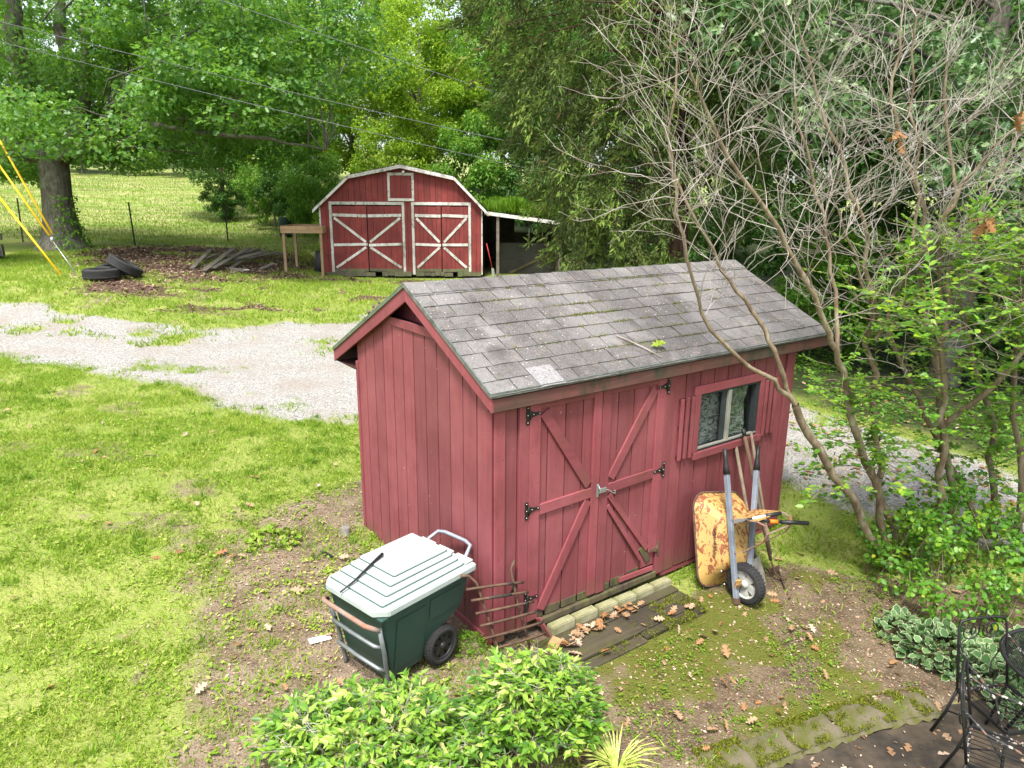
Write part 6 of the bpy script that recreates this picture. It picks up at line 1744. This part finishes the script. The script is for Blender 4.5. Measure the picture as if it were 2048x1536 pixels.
t.build('trunk', M_['bark_oak'], wo)
pos, al, nr, sz = clump_leaves(CC, NR.uniform(.5, .85, len(CC)), 210, .175, flat=.6)
link('crown', leaves_mesh('crown', pos, al, nr, sz, LEAF_OAK, M_['leaf_whiteoak']), wo)

# ---- red cedar behind the shed
cd = empty('cedar_tree', (3.24, 14.5, .1))
tag(cd, 'tall dark cedar with drooping feathery foliage and reddish trunk behind the shed', 'tree')
t = MB()
limb(t, [(0, 0, -.3), (.02, 0, 1.2), (.0, 0, 3.0), (-.05, 0, 5.5), (-.1, 0, 9), (-.1, 0, 12)], .36, .08, .012, 3, 12)
NS = 1250
ax_, zz_ = [], []
cx_ = []
while len(cx_) < NS:
    z = R.uniform(1.7, 9.2)
    xl = np.interp(z, [1.7, 2.4, 4, 5.5, 7.5, 9.2], [-1.6, -2.2, -2.75, -3.4, -4.3, -4.6])
    xr = np.interp(z, [1.7, 2.6, 4, 9], [-.5, .3, .9, 1.8])
    x = R.uniform(xl, xr); y = R.uniform(-2.3, 1.6)
    if z < 3 and y > .6: continue
    if abs(x) < .38 and y < .2 and z < 3.6: continue
    cx_.append((x, y, z))
cx_ = np.array(cx_)
for c in cx_[::14]:
    z0 = c[2] + R.uniform(-.1, .5)
    limb(t, [(0, 0, z0), (c[0] * .55, c[1] * .55, z0 + .15), tuple(c)], .035, .008, .05, 2, 4)
t.build('trunk', M_['bark_cedar'], cd)
per = 62
out = unit(np.c_[cx_[:, 0] + .3, cx_[:, 1] - .5, np.zeros(NS)])
axis = unit(out * .55 + np.c_[NR.normal(0, .3, NS), NR.normal(0, .3, NS), NR.uniform(-1.1, -.1, NS)])
u_ = NR.random((NS, per))
Ls = NR.uniform(.45, .95, NS)
pos = cx_[:, None] + axis[:, None] * (u_ * Ls[:, None])[..., None] + NR.normal(0, .055, (NS, per, 3)) * (1.2 - u_ * .5)[..., None]
al = axis[:, None] + NR.normal(0, .5, (NS, per, 3))
nr = NR.normal(0, 1, (NS, per, 3)) + np.array([0, -.3, .8])
rn = np.clip(np.repeat(NR.random(NS) ** 1.4, per) * .75 + .3 * u_.ravel() - .1 + NR.normal(0, .08, NS * per), 0, .82)
rn[NR.random(NS * per) < .05] = 1.0
link('crown', leaves_mesh('crown', pos.reshape(-1, 3), al.reshape(-1, 3), nr.reshape(-1, 3), .125 * NR.uniform(.5, 1.3, NS * per), LEAF_RHOMB, M_['leaf_cedar'], rn, wid=.42), cd)
# ------------------------------------------------------------------ crape myrtles, mostly bare
def grow(mb, p, d, L, r, lvl, ends, spread=.55, upb=.35):
    """a crooked twig that forks"""
    n = 5 if lvl < 2 else 4
    pts = [p.copy()]
    dd = d.copy()
    for i in range(n):
        dd = (dd + Vector((R.gauss(0, .20), R.gauss(0, .20), R.gauss(0, .16) + .05 * upb))).normalized()
        pts.append(pts[-1] + dd * (L / n))
    mb.tube(pts, taper(len(pts), r, max(r * .45, .0017)), 4 if lvl < 1 else 3, caps=False)
    ends.append(pts[-1])
    if lvl <= 0: return
    for i in range(1, n + 1):
        if R.random() < (.80 if i > 1 else .4):
            sd = Vector((R.gauss(0, 1), R.gauss(0, 1), R.gauss(0, .55)))
            nd = (dd * .75 + sd.normalized() * spread + Vector((0, 0, upb * .45))).normalized()
            grow(mb, pts[i], nd, L * R.uniform(.5, .85), r * .58, lvl - 1, ends, spread, upb)

def myrtle(base, stems, label, extra):
    o = empty('crape_myrtle', base)
    tag(o, label, 'shrub', 'crape myrtles right of the shed')
    b0 = Vector(base)
    st, tw, ends, nodes = MB(), MB(), [], []
    for pts, r0, r1, nside in stems:
        P = wob([Vector(p) - b0 for p in pts], .035, 3)
        st.tube(P, taper(len(P), r0, r1, .85), 8, caps=False)
        m = len(P)
        nodes += [p for p in P[2:]]
        for i in range(int(m * .5) if nside else m, m):
            f = i / (m - 1)
            for k_ in range(nside if f > .55 else 1):
                d = (P[min(i + 1, m - 1)] - P[i - 1]).normalized()
                sd = Vector((R.gauss(.15, 1), R.gauss(0, .8), R.gauss(.1, .6))).normalized()
                grow(tw, P[i], (d * .55 + sd * .8 + Vector((0, 0, .15))).normalized(), R.uniform(.35, .75), max(r1 * .5, .006) * (1.15 - .4 * f), 2, ends)
        if nside: grow(tw, P[-1], (P[-1] - P[-3]).normalized(), .7, r1 * .8, 2, ends)
    st.build('stem', M_['bark_myrtle'], o)
    tw.build('twigs', M_['twig'], o)['kind'] = 'stuff'
    # leafy shoots
    n_s, box = extra
    pos, al, nr = [], [], []
    sh = MB()
    low = [p for p in nodes if box[4] < p.z + b0.z < box[5]]
    low += [p for p in ends if box[4] + .4 < p.z + b0.z < box[5] and R.random() < .5]
    low = [p for p in low if p.x + b0.x > box[0]]
    for k_ in range(n_s):
        p = R.choice(low).copy() + Vector((0, 0, R.uniform(-.12, .12)))
        d = Vector((R.gauss(-.05, .8), R.gauss(-.3, .8), R.gauss(.22, .4))).normalized()
        if R.random() < .55:                      # a longer side shoot first
            q0 = p; p = p + d * R.uniform(.15, .5)
            sh.tube([q0, q0.lerp(p, .5) + Vector((0, 0, .02)), p], [.004, .0035, .003], 3, caps=False)
        L = R.uniform(.16, .38)
        sh.tube([p, p + d * L * .5 + Vector((0, 0, .01)), p + d * L], [.003, .002, .0012], 3, caps=False)
        for i in range(R.randint(9, 16)):
            u = (i + 1) / 16
            sd = d.cross(Vector((0, 0, 1))).normalized() * (1 if i % 2 else -1)
            pos.append(p + d * L * min(u * 1.3, 1)); al.append(sd * .8 + d * .55 + Vector((R.gauss(0, .2), R.gauss(0, .2), R.gauss(.1, .2))))
            nr.append(Vector((R.gauss(0, .35), R.gauss(-.15, .35), 1)))
    sh.build('shoots', M_['bark_myrtle'], o)['kind'] = 'stuff'
    n = len(pos)
    me = leaves_mesh('leaves', np.array(pos), np.array(al), np.array(nr), .06 * NR.uniform(.6, 1.3, n), LEAF_OVAL, M_['leaf_myrtle'])
    link('leaves', me, o)
    return o
A = [(3.88, 6.4, -.17), (3.46, 6.3, .37), (2.83, 6.1, 1.27), (2.51, 6.0, 1.73)]
A1 = [(2.51, 6.0, 1.73), (2.27, 5.9, 1.98), (1.92, 5.8, 2.18), (1.62, 5.7, 2.45), (1.42, 5.6, 2.87), (1.22, 5.5, 3.4), (1.17, 5.5, 3.83)]
A2 = [(2.51, 6.0, 1.73), (2.27, 5.9, 2.16), (2.14, 5.9, 2.42), (1.95, 5.9, 2.67), (1.72, 5.9, 2.92), (1.36, 5.8, 3.48), (1.23, 5.8, 3.74), (1.25, 5.9, 4.5)]
Bs = [(3.97, 6.5, -.23), (3.79, 6.5, .16), (3.54, 6.4, .85), (3.16, 6.3, 1.54), (3.07, 6.3, 1.88), (2.91, 6.2, 2.18), (2.73, 6.1, 2.43), (2.47, 6.0, 2.83), (2.18, 5.9, 3.24), (1.78, 5.8, 3.67), (1.49, 5.7, 4.07), (1.28, 5.6, 4.4)]
B2 = [(2.91, 6.2, 2.18), (2.88, 6.3, 2.7), (2.72, 6.3, 3.2), (2.55, 6.3, 3.7), (2.3, 6.2, 4.3)]
Cs = [(4.1, 6.7, -.23), (3.79, 6.7, .51), (3.68, 6.7, 1.05), (3.56, 6.7, 1.58), (3.4, 6.6, 2.39), (3.25, 6.6, 3.13), (2.91, 6.5, 3.78), (2.64, 6.5, 4.23), (2.41, 6.5, 4.8)]
C2 = [(3.45, 6.6, 2.2), (3.6, 6.5, 2.8), (3.55, 6.4, 3.5), (3.3, 6.3, 4.2), (3.2, 6.2, 4.9)]
Ds = [(4.46, 6.7, -.17), (4.39, 6.7, .29), (4.3, 6.6, 1.1), (4.21, 6.6, 1.61), (4.01, 6.5, 2.18), (4.03, 6.5, 2.6), (3.92, 6.5, 3.14), (3.85, 6.5, 3.79), (3.67, 6.5, 4.6)]
Es = [(4.69, 6.8, -.1), (4.43, 6.8, 1.02), (4.15, 6.8, 2.06), (3.9, 6.8, 2.75), (3.79, 6.7, 3.4), (3.52, 6.7, 3.92), (3.28, 6.6, 4.33), (3.28, 6.6, 4.9)]
Fs = [(5.1, 7.0, -.03), (4.7, 6.9, .65), (4.16, 6.8, 1.39), (3.77, 6.7, 1.98), (3.23, 6.6, 2.76), (2.9, 6.5, 3.4)]
Hs_ = [(4.25, 6.6, 1.36), (4.46, 6.3, 1.85), (4.56, 6.2, 2.15), (4.62, 6.0, 2.6), (4.8, 5.9, 3.2)]
Js = [(4.02, 6.5, 2.4), (3.76, 6.4, 3.3), (3.91, 6.2, 3.78), (4.12, 6.0, 4.2)]
Gs = [(5.36, 7.1, -.2), (5.18, 7.1, .63), (5.03, 7.0, 1.23), (4.8, 7.0, 1.66), (4.53, 7.0, 2.28), (4.46, 7.0, 3.26), (4.65, 6.9, 4.16)]
Is = [(5.65, 7.2, -.06), (5.5, 7.2, .88), (5.16, 7.1, 2.01), (4.98, 7.0, 3.02), (4.8, 6.8, 4.0)]
myrtle((3.95, 6.45, -.2), [(A, .045, .034, 0), (A1, .024, .009, 1), (A2, .024, .008, 1), (Bs, .046, .010, 2), (B2, .022, .009, 2), (Cs, .042, .011, 2), (C2, .02, .008, 2)], 'bare crape myrtle whose stems lean over the shed roof', (170, (3.0, 4.0, 6.0, 7.2, .9, 2.8)))
myrtle((4.6, 6.75, -.15), [(Ds, .045, .011, 2), (Es, .042, .010, 2), (Fs, .04, .009, 2), (Hs_, .03, .009, 2), (Js, .02, .008, 2)], 'bare crape myrtle in the middle of the three clumps', (340, (3.6, 5.0, 6.0, 7.4, .8, 3.2)))
myrtle((5.45, 7.1, -.1), [(Gs, .042, .010, 2), (Is, .042, .010, 2)], 'bare crape myrtle clump at the right edge of the yard', (360, (4.6, 6.4, 6.4, 8.2, .4, 3.4)))
# withered leaf bunches caught in the twigs
for k_, (p, lab) in enumerate((((3.86, 5.7, 4.15), 'biggest bunch of withered brown leaves caught high in the twigs'), ((3.92, 6.0, 3.35), 'withered brown leaf bunch hanging at the right side of the twigs'), ((3.2, 6.2, 4.0), 'small withered leaf caught in the twigs above the roof end'))):
    n = 9 if k_ < 2 else 4
    me = leaves_mesh('withered_leaves', np.array(p) + NR.normal(0, .03, (n, 3)), NR.normal(0, .5, (n, 3)) + np.array([0, 0, -1.]), NR.normal(0, 1, (n, 3)), NR.uniform(.09, .15, n), LEAF_OAK, M_['litter_pale'], np.zeros(n) + .1)
    tag(link('withered_leaves', me), lab, 'dead leaves', 'withered leaves in the crape myrtles')

# ------------------------------------------------------------------ honeysuckle at the myrtle feet
def mound(name, label, cat, items, size, shape, mat, wid=1.0, stems=0, group=None, upn=.9):
    """items: (cx, cy, rx, ry, h, n)"""
    x0_, y0_ = items[0][0], items[0][1]
    o = empty(name, (x0_, y0_, Hs(x0_, y0_)))
    tag(o, label, cat, group)
    b0 = np.array(o.location)
    P, A_, N_, mb = [], [], [], MB()
    for cx_, cy_, rx, ry, h, n in items:
        a = NR.uniform(0, 2 * PI, n); el = np.arcsin(NR.uniform(-.1, 1, n))
        rad = .55 + .45 * NR.random(n) ** .5 + .18 * (vnoise(a * 3, el * 3, .6, 3) - .5)
        d = np.c_[np.cos(a) * np.cos(el), np.sin(a) * np.cos(el), np.sin(el)]
        p = d * rad[:, None] * np.array([rx, ry, h]) + np.array([cx_, cy_, 0])
        p[:, 2] += H(p[:, 0], p[:, 1]) + .03
        P.append(p); A_.append(unit(d * .7 + NR.normal(0, .5, (n, 3)) + np.array([0, 0, -.1]))); N_.append(unit(d * .4 + np.array([0, 0, upn]) + NR.normal(0, .35, (n, 3))))
        for k_ in range(stems):
            j = R.randrange(n)
            g0 = Vector((cx_ + R.gauss(0, rx * .25), cy_ + R.gauss(0, ry * .25), 0)); g0.z = Hs(g0.x, g0.y)
            e = Vector(p[j])
            mb.tube([g0 - Vector(b0), (g0.lerp(e, .5) + Vector((0, 0, .05))) - Vector(b0), e - Vector(b0)], [.006, .004, .002], 4, caps=False)
    if stems: mb.build('stems', M_['bark_myrtle'], o)
    P, A_, N_ = np.concatenate(P) - b0, np.concatenate(A_), np.concatenate(N_)
    link('leaves', leaves_mesh('leaves', P, A_, N_, size * NR.uniform(.55, 1.3, len(P)), shape, M_[mat], wid=wid), o)
    return o
def thicket(name, label, cat, box, ncl, per, rad, size, shape, mat):
    """ragged shrub: many leaf clumps on thin stems, uneven in height"""
    x0_, x1_, y0_, y1_, hmax = box
    cx_, cy_ = (x0_ + x1_) / 2, (y0_ + y1_) / 2
    o = empty(name, (cx_, cy_, Hs(cx_, cy_)))
    tag(o, label, cat)
    b0 = np.array(o.location)
    C, mb = [], MB()
    for k_ in range(ncl):
        x, y = R.uniform(x0_, x1_), R.uniform(y0_, y1_)
        e = ((x - cx_) / (x1_ - x0_) * 2) ** 2 + ((y - cy_) / (y1_ - y0_) * 2) ** 2
        top = hmax * (1.05 - .6 * min(e, 1.2)) * (.55 + .7 * float(vnoise(np.array([x]), np.array([y]), .4, 2)[0]))
        z = Hs(x, y) + .04 + max(.05, top) * R.random() ** .6
        C.append((x, y, z))
        g0 = Vector((x + R.gauss(0, .12), y + R.gauss(0, .12), 0)); g0.z = Hs(g0.x, g0.y) - .02
        mb.tube([g0 - Vector(b0), (g0.lerp(Vector((x, y, z)), .6) + Vector((R.gauss(0, .04), R.gauss(0, .04), .03))) - Vector(b0), Vector((x, y, z + .05)) - Vector(b0)], [.006, .004, .002], 4, caps=False)
    mb.build('stems', M_['bark_myrtle'], o)['kind'] = 'stuff'
    pos, al, nr, sz = clump_leaves(np.array(C) - b0, NR.uniform(.6, 1.35, ncl) * rad, per, size, flat=.75)
    tone = np.repeat(NR.uniform(0, .62, ncl), per)
    link('leaves', leaves_mesh('leaves', pos, al, nr, sz, shape, M_[mat], np.clip(tone + NR.normal(.1, .17, len(pos)), 0, 1)), o)
    return o
thicket('honeysuckle', 'ragged honeysuckle smothering the feet of the crape myrtles', 'shrub', (3.55, 5.9, 5.35, 6.9, .95), 125, 52, .15, .052, LEAF_ROUND, 'leaf_vine')
# vine climbing the stems
P = []
for S_, z1 in ((A, 1.3), (Cs, 1.3), (Ds, 1.1), (Es, 1.5), (Gs, 1.6), (Fs, 1.0)):
    pts = wob([Vector(p) for p in S_], .02, 5)
    P += [p + Vector((R.gauss(0, .06), R.gauss(0, .06), R.gauss(0, .04))) for p in pts if p.z < z1 for _ in range(11)]
n = len(P)
me = leaves_mesh('climbing_vine', np.array(P), NR.normal(0, 1, (n, 3)), NR.normal(0, .5, (n, 3)) + np.array([0, -.3, .8]), .055 * NR.uniform(.6, 1.3, n), LEAF_ROUND, M_['leaf_vine'], NR.random(n) * .6)
tag(link('climbing_vine', me), 'green vine leaves climbing the crape myrtle stems', 'vine', kind='stuff')
mound('variegated_periwinkle', 'trailing plant with white edged leaves beside the iron chair', 'plant', [(3.62, 5.12, .34, .28, .20, 420), (3.86, 4.85, .28, .26, .20, 320), (3.42, 5.42, .20, .16, .12, 130), (3.98, 4.55, .30, .22, .12, 190), (4.25, 4.95, .45, .35, .25, 320)], .078, LEAF_ROUND, 'leaf_variegated', upn=1.0, stems=6)

# ------------------------------------------------------------------ nandina in the foreground
def nandina(name, label, cx_, cy_, rx, ry, h, nst, per):
    z0 = Hs(cx_, cy_)
    o = empty(name, (cx_, cy_, z0))
    tag(o, label, 'shrub', 'nandina bushes in the foreground')
    mb = MB(); P, A_, N_, RN = [], [], [], []
    for k_ in range(nst):
        a = R.uniform(0, 2 * PI); f = math.sqrt(R.random())
        hh = h * (1 - .55 * f * f) * R.uniform(.62, 1.08)
        tip = Vector((rx * f * math.cos(a), ry * f * math.sin(a), hh))
        st = Vector((tip.x * .35, tip.y * .35, -.02))
        mid = st.lerp(tip, .55) + Vector((tip.x * .06, tip.y * .06, .04))
        mb.tube([st, mid, tip], [.005, .004, .002], 4, caps=False)
        tone = R.random()
        for lv in range(R.randint(5, 8)):
            u = R.uniform(.35, 1.0)
            p = mid.lerp(tip, (u - .35) / .65)
            b_ = R.uniform(0, 2 * PI)
            d = Vector((math.cos(b_), math.sin(b_), R.uniform(-.1, .45))).normalized()
            L = R.uniform(.07, .16)
            mb.tube([p, p + d * L], [.0022, .0012], 3, caps=False)
            sd = d.cross(Vector((0, 0, 1))).normalized()
            for i in range(per):
                w_ = (i // 2 + 1) / (per // 2 + 1)
                q_ = p + d * L * (.35 + .65 * w_)
                dirn = (d * .7 + sd * (1 if i % 2 else -1) * .8 + Vector((0, 0, R.gauss(-.1, .25)))) if i < per - 1 else d
                P.append(q_ + Vector((R.gauss(0, .008), R.gauss(0, .008), R.gauss(0, .008)))); A_.append(dirn + Vector((R.gauss(0, .15), R.gauss(0, .15), R.gauss(0, .15))))
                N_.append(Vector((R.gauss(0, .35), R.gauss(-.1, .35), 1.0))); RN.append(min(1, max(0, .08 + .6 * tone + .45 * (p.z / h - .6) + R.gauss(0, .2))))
    mb.build('stems', M_['twig'], o)
    n = len(P)
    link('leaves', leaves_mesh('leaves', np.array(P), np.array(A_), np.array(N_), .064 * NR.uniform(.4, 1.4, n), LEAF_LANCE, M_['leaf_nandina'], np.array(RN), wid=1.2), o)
nandina('nandina_bush', 'taller bright green nandina bush in front of the deck', .16, 4.02, .42, .34, .74, 135, 7)
nandina('nandina_bush', 'wide low bright green nandina bush below the refuse cart', -.86, 3.70, .74, .48, .56, 205, 7)
# striped grass tuft
tf = empty('grass_tuft', (.70, 3.80, Hs(.70, 3.80)))
tag(tf, 'arching yellow green grass tuft right of the tall nandina', 'grass tuft')
mb = MB()
for k_ in range(95):
    a = R.uniform(0, 2 * PI); L = R.uniform(.16, .34)
    d = Vector((math.cos(a), math.sin(a), 0))
    pts = [d * (.03 * R.random()) + d * (L * u * (.35 + .5 * u)) + Vector((0, 0, L * (u - .55 * u * u) * 1.3)) for u in (0, .35, .7, 1)]
    sd = d.cross(Vector((0, 0, 1)))
    ws_ = (.005, .006, .005, .0005)
    V = [p + sd * w_ * s_ for p, w_ in zip(pts, ws_) for s_ in (-1, 1)]
    mb.add(V, [(0, 1, 3, 2), (2, 3, 5, 4), (4, 5, 7, 6)])
g = N('tuft_mat'); r_ = g.noise(g.coord('Object'), 40, 2)
mb.build('blades', g.pbr(g.mix(g.ramp(r_, [(.4, 0.), (.6, 1.)]), (.26, .36, .05), (.50, .50, .14)), .6), tf)
mound('weed_patch', 'low bright green weed beside the cart wheel', 'weed', [(-.34, 5.02, .16, .14, .09, 700)], .022, LEAF_RHOMB, 'grass_roof')
mound('plantain_patch', 'patch of broad round leaved weeds in the lawn left of the shed', 'weed', [(-2.42, 6.55, .26, .2, .05, 170)], .055, LEAF_ROUND, 'grass_lawn')
mound('planter_weeds', 'tall bright weeds growing under the planter frame', 'weed', [(-7.3, 26.6, .7, .5, .8, 700), (-8.6, 27.6, .9, .4, .4, 500)], .10, LEAF_LANCE, 'leaf_bright')
